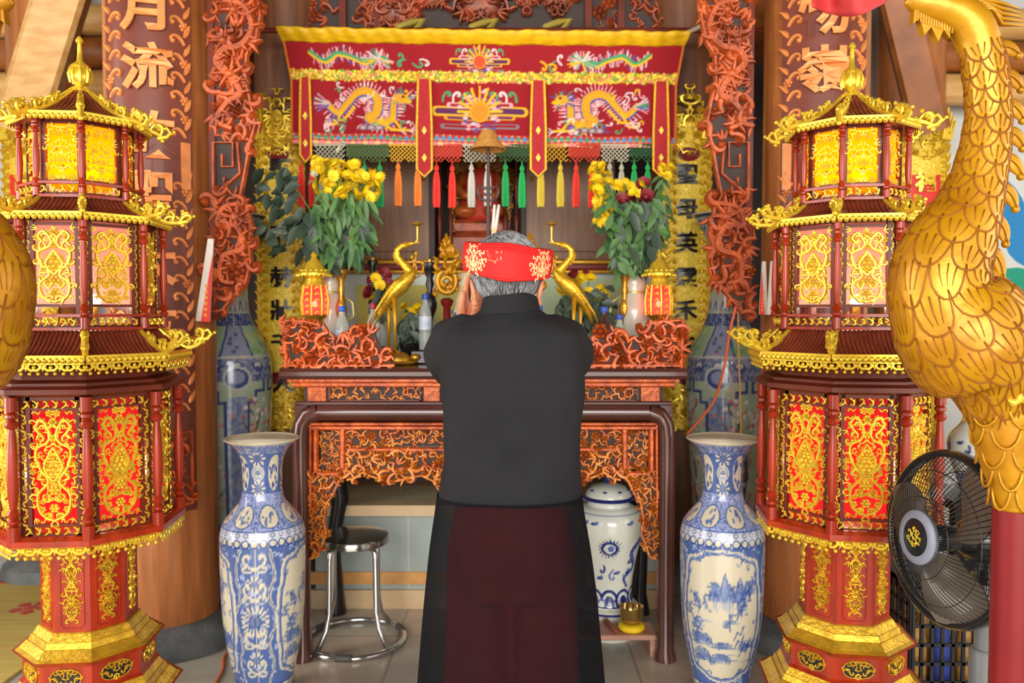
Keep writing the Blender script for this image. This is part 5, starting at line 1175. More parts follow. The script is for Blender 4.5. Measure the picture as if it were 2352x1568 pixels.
# lidded jar on its stand below the table
def jar_canvas():
    wm, hm = 2 * PI * .15, .56; W0 = (222, 224, 212); D = (30, 44, 120); M = (92, 112, 180)
    c = Canvas(wm, hm, 420, W0); g = wm / 3
    for k in range(10):
        u = wm * k / 10
        for q in (3, 2, 1): c.ell(u, .05, .016 * q + .008, .016 * q + .01, D if q != 2 else W0); 
        c.ell(u + wm / 20, .03, .03, .03, M); c.ell(u + wm / 20, .03, .018, .018, W0)
    c.rect(0, 0, wm, .012, W0); c.line([(0, .016), (wm, .016)], .006, D)
    for k in range(3):
        u = g * k; z = .335
        for q in range(18): a = 2 * PI * q / 18; c.poly([(u + .034 * math.cos(a - .14), z + .034 * math.sin(a - .14)), (u + .062 * math.cos(a + .2), z + .062 * math.sin(a + .2)), (u + .034 * math.cos(a + .14), z + .034 * math.sin(a + .14))], D)
        c.ell(u, z, .038, .038, D); c.ell(u, z, .026, .026, W0); c.ell(u + .006, z, .014, .017, M)
        for q in range(7): x = u + rq.uniform(-.12, .12); y = rq.choice((.44, .46, .25, .2, .17)); c.ell(x, y, .018, .008, D, .9); c.ell(x + .012, y + .007, .010, .007, M)
        d = smooth_profile([(u + .17, .36), (u + .12, .30), (u + .16, .22), (u + .09, .17), (u + .12, .12)], 24); c.line(d, [.03 - .0007 * i for i in range(25)], D); c.line(d, [.016 - .0004 * i for i in range(25)], M)
        for q in range(2, 24, 2): c.line([d[q], (d[q][0] + rq.uniform(-.03, .03), d[q][1] + rq.uniform(-.02, .03))], .005, D)
        c.curl(u + .02, .22, 4, .07, 1, .008, M); c.curl(u - .03, .24, 5, .05, -1, .010, D)
    c.line([(0, .50), (wm, .50)], .004, M)
    return c
jc = jar_canvas(); JL = (.43, 3.56)
t = thing('lidded_jar', 'white lidded jar with blue flaming sun under the table, right of the man', 'jar', (JL[0], JL[1], .13), 0)
painted_lathe('painted_body', [(.108, 0), (.112, .015), (.104, .05), (.106, .12), (.122, .24), (.146, .36), (.152, .42), (.146, .475), (.118, .515), (.094, .53), (.094, .56)], 200, 240, jc, porc, t, (0, 0, 0), math.radians(-4))
jar_w = mat('white_glaze', (222, 224, 212), 0.18, coat=.3); navy = mat('navy_glaze', (34, 48, 122), 0.2, coat=.3)
mb = MB(); mb.lathe([(.100, .560), (.104, .572), (.100, .585), (.095, .60), (.07, .625), (.03, .64), (.012, .643)], 40); mb.mi = 1; mb.lathe([(.012, .64), (.022, .65), (.026, .665), (.018, .682), (.004, .69)], 20); mb.lathe([(.098, .556), (.118, .560), (.120, .568), (.112, .574), (.10, .576)], 40)
for k in range(8): a = k * PI / 4 - .3; mb.ball(.083 * math.cos(a), .083 * math.sin(a), .608, .012, 6, 1, 1, .5)
mb.build('lid', [jar_w, navy], t, smooth=40); t.scale = (1, 1, .84)
t2 = thing('jar_stand', 'low white and blue ceramic stand under the lidded jar', 'stand', (JL[0], JL[1], 0))
mb = MB(); mb.lathe([(.135, 0), (.14, .02), (.115, .05), (.11, .08), (.128, .105), (.13, .13)], 40); mb.mi = 1; mb.lathe([(.1155, .055), (.112, .065), (.1115, .075)], 40); mb.lathe([(.131, .11), (.1315, .12)], 40)
for k in range(10): a = k * PI / 5; mb.ball(.128 * math.cos(a), .128 * math.sin(a), .03, .022, 8, 1, 1, .6)
mb.build('stand', [jar_w, navy], t2, smooth=40)

# ================================================================= THINGS ON THE ALTAR TABLE
ZT = zt
def onT(px, Y): return (at(px, 840, Y).x, Y, ZT)
lampg = film('lamp_glass', (236, 60, 56), 0.25, 0.75, (236, 60, 50))
def altar_lamp(label, px, py):
    Y = 3.5; t = thing('altar_lamp', label, 'lamp', onT(px, Y), 0, 'brass altar lamps'); k = Y / F; z = lambda y: at(px, y, Y).z - ZT
    mb = MB(); mb.lathe([(.065, 0), (.066, .012), (.05, .022), (.022, .035), (.014, .05), (.02, .07), (.012, .085), (.012, z(760)), (.03, z(750)), (.042, z(742)), (.034, z(735)), (.05, z(727)), (.056, z(722))], 24); mb.build('pedestal', brass, t, smooth=40)
    mb = MB(); mb.lathe([(.048, z(722)), (.054, z(700)), (.054, z(680)), (.046, z(656))], 20); mb.build('red_glass', lampg, t, smooth='all')
    mb = MB()
    for j in range(8):
        a = j * PI / 4; mb.tube([(.056 * math.cos(a), .056 * math.sin(a), z(724)), (.060 * math.cos(a), .060 * math.sin(a), z(690)), (.050 * math.cos(a), .050 * math.sin(a), z(655))], .004, 6)
        for q in range(5):
            for w_ in (-.12, .12): scroll(mb, .056 * (a + PI / 8 + w_), z(720) + q * .012 * 2.2, 1.2, .018, 1 if w_ > 0 else -1, .2, .1, wrap(.056, 0), 7)
    mb.build('glass_cage', goldb, t, smooth=True)
    mb = MB(); mb.lathe([(.046, z(656)), (.040, z(650)), (.036, z(640)), (.05, z(634)), (.074, z(632)), (.074, z(628)), (.055, z(620)), (.042, z(612)), (.036, z(604)), (.018, z(596)), (.012, z(590)), (.016, z(586)), (.010, z(580)), (.003, z(572))], 28)
    for j in range(16): a = j * PI / 8; mb.ball(.058 * math.cos(a), .058 * math.sin(a), z(622), .007, 6)
    for j in range(24): a = j * PI / 12; mb.ball(.073 * math.cos(a), .073 * math.sin(a), z(633), .005, 5)
    mb.build('domed_roof', goldb, t, smooth=40)
    MB().ball(0, 0, z(698), .013, 10).build('bulb', bulb_m, t, smooth='all')
    return t
altar_lamp('brass lamp with red glass standing behind the left carved wing', 724, 0)
altar_lamp('brass lamp with red glass standing behind the right carved wing', 1512, 0)
def crane(sg, px, label):
    Y = 3.46; t = thing('crane_statue', label, 'statue', onT(px, Y), 0, 'gilt crane statues on the altar table'); k = Y / F
    z0 = at(px, 840, Y).z - ZT
    def p(x, y, dy=0.0): return (sg * (x - 908) * k, dy, max(.0, at(px, y, Y).z - ZT))
    mb = MB()
    mb.tube([p(866, 742), p(874, 720), p(886, 694), p(904, 672), p(922, 655), p(940, 638), p(950, 624), p(956, 618)], [.004, .016, .032, .046, .050, .040, .024, .010], 14, ratio=.72)
    mb.build('body', gold, t, smooth='all')
    mb = MB(); mb.tube([p(945, 632), p(938, 616), p(924, 602), p(914, 588), p(914, 574), p(924, 565), p(938, 561)], [.024, .020, .016, .014, .013, .013, .014], 10); mb.tube([p(934, 562), p(948, 559), p(966, 556)], [.013, .008, .003], 8)
    for i in range(9): q = p(922 - 9 * math.sin(i * .4), 606 - i * 5); mb.ball(q[0] - sg * .012, 0, q[2], .006, 5)
    mb.build('neck_and_head', gold, t, smooth='all')
    wg = MB()
    for s in (-1, 1):
        for q in range(9):
            a = .55 + .1 * q; x0, y0 = 930 - q * 4, 640 + q * 4; L = 36 + q * 3
            wg.tube([p(x0, y0, s * (.040 - q * .001)), p(x0 - L * .5, y0 + L * .5 * a, s * .046), p(x0 - L * .9, y0 + L * a * 1.05, s * .028)], [.006, .010, .003], 6, ratio=.5)
    wg.build('wing_feathers', gold, t, smooth='all')
    for (dy, x) in ((-.022, 908), (.022, 890)):
        mb = MB(); mb.tube([p(x, 685, dy), p(x + 2, 745, dy), p(x + 1, 805, dy)], [.012, .006, .006], 8)
        for a in (-.5, 0, .5): mb.tube([p(x + 1, 803, dy), p(x + 1 + 12 * math.cos(a), 810, dy + .02 * math.sin(a))], [.006, .003], 5)
        mb.build('leg', goldc, t, smooth='all')
    mb = MB(); mb.tube([p(954, 558), p(960, 552), p(960, 520)], [.005, .005, .005], 6); mb.lathe([(.004, 0), (.012, .004), (.026, .010), (.028, .014), (.006, .014)], 14, p(960, 0)[0], 0, p(960, 520)[2]); mb.tube([p(960, 518), p(960, 506)], [.003, .001], 5); mb.build('candle_holder', brass, t, smooth=40)
    mb = MB()
    for pts in ([(952, 640), (966, 632), (974, 616), (972, 604)], [(952, 636), (958, 616), (952, 600), (948, 590)], [(956, 628), (950, 612), (956, 594), (957, 582)]): mb.tube([p(*q) for q in pts], [.004] * 4, 6); e = p(*pts[-1]); mb.ball(e[0], 0, e[2], .008, 6, 1, 1, 1.4)
    mb.build('lotus_stem', goldc, t, smooth='all')
    zb_ = p(0, 806)[2]
    mb = MB(); mb.lathe([(.075, 0), (.082, .008), (.078, .016)], 20, sx=1.2); mb.ball(0, 0, .016, .062, 14, 1.15, .85, max(.3, (zb_ - .012) / .062)); mb.ball(sg * .085, 0, .03, .018, 8, 1.3, .8, .9); mb.build('turtle_base', brass, t, smooth=50)
crane(1, 908, 'gilt crane on a turtle standing left of the man')
crane(-1, 1318, 'gilt crane on a turtle standing right of the man')
def flame_pearl(px, label, top=535):
    Y = 3.6; t = thing('flame_ornament', label, 'ornament', onT(px, Y), 0, 'gilt flame ornaments on red stems'); k = Y / F
    z = lambda y: at(px, y, Y).z - ZT
    mb = MB(); rg2 = random.Random(2); mp = lambda u, v, d: (u, -d, v)
    ring = [(.022 * math.cos(a), z(648) + .024 * math.sin(a)) for a in np.linspace(0, 2 * PI, 18)]
    mb.tube([(u, 0, v) for u, v in ring], .011, 8); ring2 = [(.042 * math.cos(a), z(646) + .05 * math.sin(a)) for a in np.linspace(-4.3, 1.2, 24)]; mb.tube([(u, 0, v) for u, v in ring2], .013, 8)
    for i in range(64):
        v0 = rg2.uniform(680, 556); q = (680 - v0) / 124; hwid = .060 * math.sin(PI * min(1, .22 + .86 * q)) + .006; u = rg2.uniform(-hwid, hwid); v = z(v0)
        if (u / .026) ** 2 + ((v - z(648)) / .03) ** 2 < 1: continue
        L = rg2.uniform(.03, .055); b = PI / 2 - u * 9 + rg2.uniform(-.2, .2); y_ = rg2.uniform(-.014, .01); k2 = rg2.choice((-.5, .5))
        mb.tube([(u, y_, v), (u + L * .5 * math.cos(b + k2), y_, v + L * .5 * math.sin(b + k2)), (u + L * math.cos(b - .2 * k2), y_, v + L * math.sin(b - .2 * k2))], [.012, .009, .002], 6)
    for i in range(5):
        u = -.024 + .012 * i; mb.tube([(u, 0, z(592)), (u * .9 + .008, 0, z(570)), (u * .4, 0, z(top + abs(i - 2) * 10))], [.012, .010, .002], 7)
    mb.build('flame_openwork', goldc, t, smooth='all')
    mb = MB(); mb.lathe([(.06, 0), (.06, .012), (.03, .03), (.018, .05), (.016, z(705)), (.024, z(700)), (.03, z(690)), (.014, z(684))], 16); mb.build('red_stem', redlac, t, smooth=40)
flame_pearl(1027, 'gilt flame ornament on a red stem left of the man\'s head')
flame_pearl(1216, 'gilt flame ornament rising behind the right side of the red hat', 530)
def candlestick(px, label, y1, m, r=1.0, Y=3.66, cat='candlestick'):
    H = at(px, y1, Y).z - ZT; t = thing('turned_candlestick', label, cat, onT(px, Y), 0)
    pr_ = [(.042, 0), (.044, .01), (.03, .03), (.014, .06), (.02, .1), (.03, .14), (.02, .18), (.012, .25), (.012, .4), (.018, .46), (.03, .52), (.034, .58), (.022, .66), (.012, .72), (.02, .78), (.014, .84), (.03, .93), (.04, .98), (.036, 1.0)]
    mb = MB(); mb.lathe([(a * r, b * H) for a, b in pr_], 20); mb.build('turned_body', m, t, smooth=50)
    mb = MB(); mb.lathe([(.012, H), (.012, H + .012), (.003, H + .014)], 10); mb.build('socket', brass, t)
candlestick(988, 'black turned candlestick between the flame ornament and the left crane', 602, black)
candlestick(785, 'brass turned candlestick behind the left brass lamp', 618, brass, .8, 3.6)
candlestick(1434, 'brass turned candlestick left of the right brass lamp', 618, brass, .8, 3.6)
candlestick(857, 'thin black turned candlestick behind the left crane', 598, black, .62, 3.74)
# bottles
clear = glass('clear_plastic', (236, 242, 240), 0.72); labw = mat('white_label', (214, 220, 230), .5, rgb2=(170, 186, 214), scale=30); capb = mat('blue_cap', (44, 84, 186), .4); capr = mat('red_cap', (150, 30, 50), .4); cola = glass('dark_bottle', (90, 60, 50), 0.45)
def bottle(label, px, ytop, Y, cm=None, bm=None, r=.031, z0=0.0, H=None):
    H = H or max(.15, at(px, ytop, Y).z - ZT - z0); t = thing('water_bottle', label, 'bottle', (at(px, 800, Y).x, Y, ZT + z0), 0, 'bottles on the altar table')
    mb = MB(); mb.lathe([(r * .9, 0), (r, .006), (r, H * .28), (r * .93, H * .31), (r, H * .34), (r, H * .62), (r * .85, H * .72), (r * .45, H * .84), (r * .42, H * .9)], 20); mb.build('bottle_body', bm or clear, t, smooth=50)
    mb = MB(); mb.lathe([(r * 1.01, H * .36), (r * 1.02, H * .37), (r * 1.02, H * .59), (r * 1.01, H * .6)], 20, cap=False); mb.build('label', labw, t, smooth=50)
    mb = MB(); mb.lathe([(r * .48, H * .9), (r * .5, H * .905), (r * .5, H * .99), (r * .44, H)], 16); mb.build('cap', cm or capb, t, smooth=50)
bottle('water bottle with blue cap beside the left brass lamp', 786, 702, 3.36)
bottle('bottle with dark red cap between the left lamp and the left crane', 858, 696, 3.56, capr)
bottle('water bottle with blue cap beside the black turned candlestick', 977, 675, 3.52, None, None, .028, .06)
bottle('dark drink bottle with blue cap right of the right crane', 1387, 704, 3.42, None, cola, .03)
bottle('small water bottle with blue cap behind the right carved wing', 1423, 722, 3.36, None, None, .027)
bottle('bottle with blue cap peeping past the man\'s right ear', 1238, 702, 3.44)
# low black bowls, cups and box
def bowl(label, px, Y, r, h, m, name='offering_bowl', z=0.0, cat='bowl'):
    t = tag(MB().lathe([(r * .5, 0), (r * .52, h * .12), (r * .45, h * .18), (r * .8, h * .5), (r, h * .95), (r * 1.02, h), (r * .96, h), (r * .7, h * .5), (r * .3, h * .3), (.002, h * .28)], 28).build(name, m, None, (at(px, 830, Y).x, Y, ZT + z), True), label, cat, 'bowls and cups on the altar table')
bowl('black lacquer bowl behind the left crane\'s legs', 872, 3.68, .05, .07, black)
bowl('black bowl right of the left crane\'s turtle', 945, 3.62, .055, .085, black)
bowl('small clear cup beside the left crane\'s turtle', 862, 3.33, .018, .04, clear, 'small_cup', 0, 'cup')
bowl('small clear cup before the right carved wing', 1350, 3.33, .018, .04, clear, 'small_cup', 0, 'cup')
tag(MB().bbox(0, 0, .03, .11, .1, .06, .006).build('black_box', black, None, (at(977, 800, 3.52).x, 3.52, ZT)), 'black lacquer box under a water bottle beside the turned candlestick', 'box')
# cream crackled incense pot behind the man
crk = mat('crackled_cream', (200, 186, 150), .35, rgb2=(170, 154, 118), scale=30); crb = mat('cobalt_spots', (60, 72, 140), .3)
Y = 3.42; q = onT(1082, Y); t = thing('crackled_vase', 'cream crackled vase with blue spots behind the man\'s left ear', 'vase', q)
zz = lambda y: at(1082, y, Y).z - ZT
mb = MB(); mb.lathe([(.05, 0), (.06, .02), (.078, zz(750)), (.076, zz(715)), (.06, zz(680)), (.046, zz(655)), (.042, zz(640)), (.052, zz(628)), (.048, zz(627)), (.03, zz(650))], 32); mb.mi = 1
for k in range(9): a = -PI / 2 + (k - 4) * .5; mb.ball(.070 * math.cos(a), .070 * math.sin(a), zz(722) + .012 * (k % 2), .014, 8, 1, 1, .7)
mb.build('vase_body', [crk, crb], t, smooth=60)
# pale vases that hold the bouquets
palep = mat('pale_porcelain', (214, 206, 190), .2, rgb2=(204, 206, 184), scale=7, coat=.4); palem = mat('pale_gold_band', (196, 186, 110), .35, .3)
def gourd(label, px, Y):
    t = thing('bouquet_vase', label, 'vase', onT(px, Y), 0, 'pale vases holding the bouquets'); z = lambda y: at(px, y, Y).z - ZT
    mb = MB(); mb.lathe([(.055, 0), (.06, .012), (.05, .04), (.066, z(770)), (.078, z(725)), (.070, z(690)), (.046, z(672)), (.054, z(655)), (.052, z(638)), (.04, z(625)), (.046, z(618)), (.04, z(618)), (.03, z(640))], 32); mb.mi = 1; mb.lathe([(.047, z(676)), (.05, z(672)), (.047, z(668))], 32, cap=False)
    mb.build('vase_body', [palep, palem], t, smooth=60)
    mb = MB()
    for s in (-1, 1): MB().tube([(s * .066, 0, z(745)), (s * .11, 0, z(725)), (s * .105, 0, z(695)), (s * .052, 0, z(676))], [.007] * 4, 8).build('handle', palem, t, smooth='all')
gourd('pale gourd vase holding the left bouquet, behind the left lamp', 758, 3.66)
gourd('pale gourd vase holding the right bouquet, left of the right lamp', 1456, 3.64)
# ================================================================= FLOWERS
petal_y = mat('yellow_petals', (255, 222, 24), .6, rgb2=(244, 198, 12), scale=30); petal_r = mat('red_petals', (232, 48, 44), .6, var=.1, scale=30); petal_d = mat('dark_red_petals', (128, 26, 40), .6, var=.1, scale=30); petal_w = mat('pale_petals', (206, 206, 176), .6)
leaf_g = mat('green_leaves', (86, 128, 62), .5, rgb2=(56, 98, 50), scale=9); leaf_d = mat('dark_leaves', (66, 84, 64), .45, rgb2=(44, 64, 50), scale=9); stem_g = mat('green_stems', (104, 146, 74), .55, var=.1)
def frame_dir(d):
    d = Vector(d).normalized(); return d.to_track_quat('Z', 'Y').to_matrix()
def mum_mesh(name, m, r, n=14, layers=3):
    mb = MB()
    for l in range(layers):
        for j in range(n):
            a = 2 * PI * (j + l * .5) / n; tl = .25 + .42 * l; L = r * (1 - .2 * l)
            c, s = math.cos(a), math.sin(a); w_ = r * .2
            b0 = Vector((c * r * .1, s * r * .1, 0)); mid = Vector((c * L * .6, s * L * .6, L * .6 * tl + .1 * r)); tip = Vector((c * L, s * L, L * tl * .9)); sd = Vector((-s, c, 0)) * w_
            mb.add([b0, mid + sd, tip, mid - sd, mid + Vector((0, 0, .08 * r)), b0 + Vector((0, 0, .1 * r))], [(0, 1, 4), (1, 2, 4), (2, 3, 4), (3, 0, 4)])
    mb.ball(0, 0, r * .22, r * .3, 8, 1, 1, .7); return mb.mesh(name, m, 'all')
def rose_mesh(name, m, r):
    mb = MB()
    for l, (rr_, k, h0, h1) in enumerate(((.25, 3, .3, 1.0), (.5, 4, .1, .95), (.75, 5, 0, .8), (1.0, 6, -.1, .55))):
        for j in range(k):
            a0 = 2 * PI * j / k + l * .7
            def f(a, b): an = a0 + (a - .5) * 2 * PI / k * 1.35; q = r * rr_ * (.55 + .5 * b + .12 * b * b * math.sin(a * PI)); return (q * math.cos(an), q * math.sin(an), r * (h0 + (h1 - h0) * b * (.85 + .15 * math.sin(a * PI))))
            mb.grid(5, 4, f)
    mb.ball(0, 0, r * .15, r * .45, 10); return mb.mesh(name, m, 'all')
MUM = mum_mesh('blossom', petal_y, .032); MUMS = mum_mesh('blossom', petal_y, .023, 10, 2); ROSE = rose_mesh('rose', petal_r, .036); ROSED = rose_mesh('rose', petal_d, .03); MUMW = mum_mesh('blossom', petal_w, .02, 10, 2)
def leaf_add(mb, base, d, L, w_, droop=.3, rg=random):
    d = Vector(d).normalized(); sd = d.cross(Vector((rg.uniform(-.3, .3), -1, rg.uniform(-.2, .6)))); sd = sd.normalized() if sd.length > .01 else Vector((1, 0, 0)); up = sd.cross(d)
    ps = []
    for i, k in enumerate((.05, .7, 1, .75, .03)):
        t = i / 4; c = Vector(base) + d * L * t + Vector((0, 0, -droop * L * t * t)); ps.append((c + sd * w_ * k / 2 + up * .12 * w_ * k, c, c - sd * w_ * k / 2 + up * .12 * w_ * k))
    vs = [p for r_ in ps for p in r_]; mb.add(vs, [(3 * i + j, 3 * i + j + 1, 3 * i + j + 4, 3 * i + j + 3) for i in range(4) for j in range(2)])
def bouquet(label, px, Y, ybase, blooms, leaves, stems, seed):
    rg = random.Random(seed); b = at(px, ybase, Y); t = thing('flower_bouquet', label, 'flowers', (b.x, Y, b.z), 0, 'flower bouquets on the altar'); O = Vector((b.x, Y, b.z))
    for kind, pts in blooms:
        for p in pts:
            x, y = p[0], p[1]; dy = rg.uniform(-.10, .04); w = at(x, y, Y + dy) - O
            put('blossom' if 'rose' not in kind.name else 'rose', kind, t, w, (rg.uniform(.5, 1.4), rg.uniform(-.5, .5), rg.uniform(0, 6)))
    sm = MB()
    for x, y in stems:
        w = at(x, y, Y + rg.uniform(-.06, .03)) - O; sm.tube([(rg.uniform(-.012, .012), 0, -.06), (w.x * .25, w.y * .4, w.z * .5), tuple(w)], [.004, .0035, .002], 5)
    sm.build('stems', stem_g, t, smooth='all')
    for m, lst in leaves:
        mb = MB()
        for (poly, n, L, w_, dirn, droop) in lst:
            us = [q[0] for q in poly]; vs = [q[1] for q in poly]; c = 0
            while c < n:
                x, y = rg.uniform(min(us), max(us)), rg.uniform(min(vs), max(vs))
                if not inside((x, y), poly): continue
                c += 1; w = at(x, y, Y + rg.uniform(-.12, .06)) - O; a = math.radians(dirn + rg.uniform(-70, 70))
                leaf_add(mb, w, (math.cos(a), rg.uniform(-.6, .4), math.sin(a)), L * rg.uniform(.7, 1.2), w_ * rg.uniform(.8, 1.2), droop, rg)
        mb.build('foliage', m, t, smooth='all')
    return t
def scat(poly, n, seed, dmin):
    rg = random.Random(seed); us = [q[0] for q in poly]; vs = [q[1] for q in poly]; o = []; k = 0
    while len(o) < n and k < 4000:
        k += 1; p = (rg.uniform(min(us), max(us)), rg.uniform(min(vs), max(vs)))
        if inside(p, poly) and all((p[0] - a) ** 2 + (p[1] - b) ** 2 > dmin ** 2 for a, b in o): o.append(p)
    return o
yl = scat([(718, 362), (760, 372), (812, 370), (832, 400), (872, 395), (880, 420), (876, 450), (850, 470), (820, 450), (790, 462), (760, 440), (735, 452), (714, 440), (722, 405)], 60, 3, 10)
bouquet('left bouquet of yellow chrysanthemums, dark leaves and one red rose', 758, 3.62, 625, [(MUM, yl[:36]), (MUMS, yl[36:] + [(842, 455), (838, 472), (856, 430), (752, 464), (780, 440)]), (ROSE, [(806, 538), (818, 562)]), (MUMW, [(722, 400), (716, 420), (780, 345), (786, 330)])],
        [(leaf_g, [([(715, 430), (850, 440), (845, 560), (800, 600), (730, 590), (715, 500)], 190, .075, .022, -80, .25)]),
         (leaf_d, [([(600, 370), (690, 390), (690, 560), (640, 590), (605, 520)], 44, .07, .045, 200, .4), ([(690, 470), (830, 500), (830, 590), (760, 615), (690, 590)], 60, .085, .05, -60, .3)])],
        [(x, y) for x, y in yl[::2]] + [(740 + 6 * i, 470 + 3 * i) for i in range(8)] + [(640, 420), (660, 400), (806, 545), (620, 480)], 5)
# pale pods of the left bouquet
yr = scat([(1362, 378), (1392, 378), (1402, 410), (1392, 450), (1404, 480), (1392, 520), (1368, 512), (1372, 470), (1360, 420)], 34, 7, 9)
yr2 = scat([(1412, 420), (1470, 424), (1470, 444), (1412, 440)], 9, 8, 11); yr3 = scat([(1512, 378), (1550, 384), (1546, 410), (1514, 404)], 8, 9, 10)
bouquet('right bouquet of yellow chrysanthemums, dark red roses and green leaves', 1456, 3.60, 620, [(MUM, yr[:22] + yr2[:5]), (MUMS, yr[22:] + yr2[5:] + yr3), (ROSED, [(1446, 455), (1484, 452), (1478, 425), (1432, 462)])],
        [(leaf_g, [([(1385, 450), (1520, 450), (1515, 560), (1480, 600), (1420, 610), (1390, 540)], 170, .075, .032, -90, .3), ([(1512, 400), (1530, 400), (1530, 520), (1512, 500)], 24, .06, .018, -80, .2)]),
         (leaf_d, [([(1400, 455), (1515, 460), (1505, 600), (1430, 615)], 60, .085, .048, -90, .35)])],
        yr[::2] + yr2[::2] + [(1520, 400), (1535, 395), (1446, 460), (1484, 455)], 6)
# two pale pods lying out of the left bouquet and the small bouquets at the back
def small_bunch(label, px, Y, ybase, pts, mesh, seed, leaf=leaf_d, extra=(), n=40):
    us = [p[0] for p in pts]; vs = [p[1] for p in pts]; pl = [(min(us) - 8, min(vs) + 6), (max(us) + 8, min(vs) + 6), (max(us) + 6, ybase), (min(us) - 4, ybase)]
    t = bouquet(label, px, Y, ybase, [(mesh, pts)] + list(extra), [(leaf, [(pl, n, .06, .035, -60, .2)])], pts, seed); t['group'] = 'small flower bunches on the altar'
    zb_ = at(px, ybase, Y).z; mb = MB(); H = zb_ - ZT
    v = thing('small_vase', 'small vase under the ' + label.split(' standing')[0], 'vase', (at(px, ybase, Y).x, Y, ZT), 0, 'small vases on the altar')
    mb.lathe([(.03, 0), (.034, .008), (.045, H * .35), (.042, H * .6), (.024, H * .85), (.032, H * .98), (.026, H * .98), (.02, H * .8)], 24); mb.build('vase_body', jar_w if seed % 2 else mat('dark_green_glaze', (70, 92, 74), .25, coat=.3), v, smooth=60)
small_bunch('small bunch of red and yellow flowers standing behind the left crane', 868, 3.74, 715, [(862, 640), (872, 655), (864, 668), (886, 642), (858, 684)], MUM, 21, leaf_d, [(ROSED, [(846, 648), (890, 655), (850, 672), (882, 632)])], 26)
small_bunch('bunch of yellow roses standing right of the left crane', 930, 3.70, 775, [(930, 706), (944, 718), (956, 726), (950, 742), (936, 730), (960, 708)], MUM, 22, leaf_d, (), 60)
small_bunch('bunch of yellow chrysanthemums standing behind the right crane', 1330, 3.70, 735, [(1306, 642), (1322, 650), (1334, 640), (1356, 640), (1352, 672), (1380, 664), (1388, 676), (1340, 690), (1290, 668), (1282, 672), (1366, 690)], MUM, 23, leaf_d, [(ROSED, [(1320, 634), (1344, 636)])], 70)
# ================================================================= THE MAN
BY = 2.08
man = thing('person', 'man seen from behind in a black tunic and red hat, hands raised in prayer', 'person', (0, BY, 0))
def W(px, py, Y=BY): p = at(px, py, Y); return Vector((p.x, p.y - BY, p.z))
def ring(cx, cy, z, a, bf, bb, n=48, e=2.3, fold=None):
    out = []
    for j in range(n):
        t = 2 * PI * j / n; c, s = math.cos(t), math.sin(t)
        x = a * math.copysign(abs(c) ** (2 / e), c); y = (bf if s > 0 else bb) * math.copysign(abs(s) ** (2 / e), s); k = 1 + (fold(t) if fold else 0)
        out.append((cx + x * k, cy + y * k, z))
    return out
skin = mat('skin', (224, 150, 112), .5, rgb2=(206, 128, 94), scale=14)
tunic_m = mat('black_tunic', (37, 37, 40), .85, rgb2=(31, 31, 34), scale=6, bump=.25, bscale=320, spec=.2)
skirt_m = sheer('sheer_black', (17, 17, 21), .22); skirt_m.node_tree.nodes['Principled BSDF'].inputs['Specular IOR Level'].default_value = .08; troum = mat('dark_red_trousers', (186, 30, 32), .75, var=.12, scale=9)
hatm = mat('red_hat', (222, 38, 36), .6, rgb2=(210, 32, 32), scale=5, spec=.2); hatg = mat('hat_gold_print', (246, 196, 136), .45, .1)
def smoothed(o, vox, it=6):
    r = o.modifiers.new('skin', 'REMESH'); r.mode = 'VOXEL'; r.voxel_size = vox; r.use_smooth_shade = True
    s = o.modifiers.new('smooth', 'SMOOTH'); s.factor = .5; s.iterations = it
# --- body, one continuous surface
HC_ = W(1164, 622, 2.09); HC_.y = .015
mb = MB()
R_h = Matrix.Rotation(math.radians(-10), 3, 'X')
mb.ball(HC_.x, HC_.y, HC_.z, .085, 24, .90, 1.12, 1.06, R_h)
mb.ball(HC_.x, HC_.y + .035, HC_.z - .075, .056, 18, .98, 1.05, .9)                       # jaw
mb.ball(HC_.x, HC_.y + .075, HC_.z - .105, .024, 12)                                      # chin
mb.tube([HC_ + Vector((0, .092, .01)), HC_ + Vector((0, .108, -.02)), HC_ + Vector((0, .112, -.036)), HC_ + Vector((0, .094, -.042))], [.009, .011, .015, .009], 10)   # nose
for s in (-1, 1):
    mb.ball(HC_.x + s * .032, HC_.y + .083, HC_.z + .022, .016, 10, 1.5, .6, .5); mb.ball(HC_.x + s * .046, HC_.y + .072, HC_.z - .03, .02, 10)
    mb.tube([HC_ + Vector((s * .014, .012, 0)), HC_ + Vector((s * .014, .012, 0))], .001, 4)
    e = Vector((HC_.x + s * .086, HC_.y - .008, HC_.z - .052)); mb.ball(e.x, e.y, e.z, .032, 14, .22, .55, 1.05, Matrix.Rotation(s * .22, 3, 'Y') @ Matrix.Rotation(.2, 3, 'X'))
    mb.ball(e.x + s * -.004, e.y + .01, e.z - .030, .011, 8)
for q in (-.046, -.054): mb.tube([HC_ + Vector((x, .090 - 7 * x * x, q - .012)) for x in (-.024, -.012, 0, .012, .024)], [.003, .007, .008, .007, .003], 8)
neck0 = W(1168, 790, 2.09); neck0.y = 0
mb.tube([neck0, W(1168, 740) + Vector((0, .0, 0)), HC_ + Vector((0, -.005, -.07))], [.070, .060, .056], 20)
mb.loft([ring(-.005, 0, z, a, b, b * .9, 24) for z, a, b in ((.82, .13, .09), (.95, .135, .09), (1.08, .125, .085), (1.22, .135, .09), (1.32, .135, .085), (1.37, .09, .06))])
WR = {}
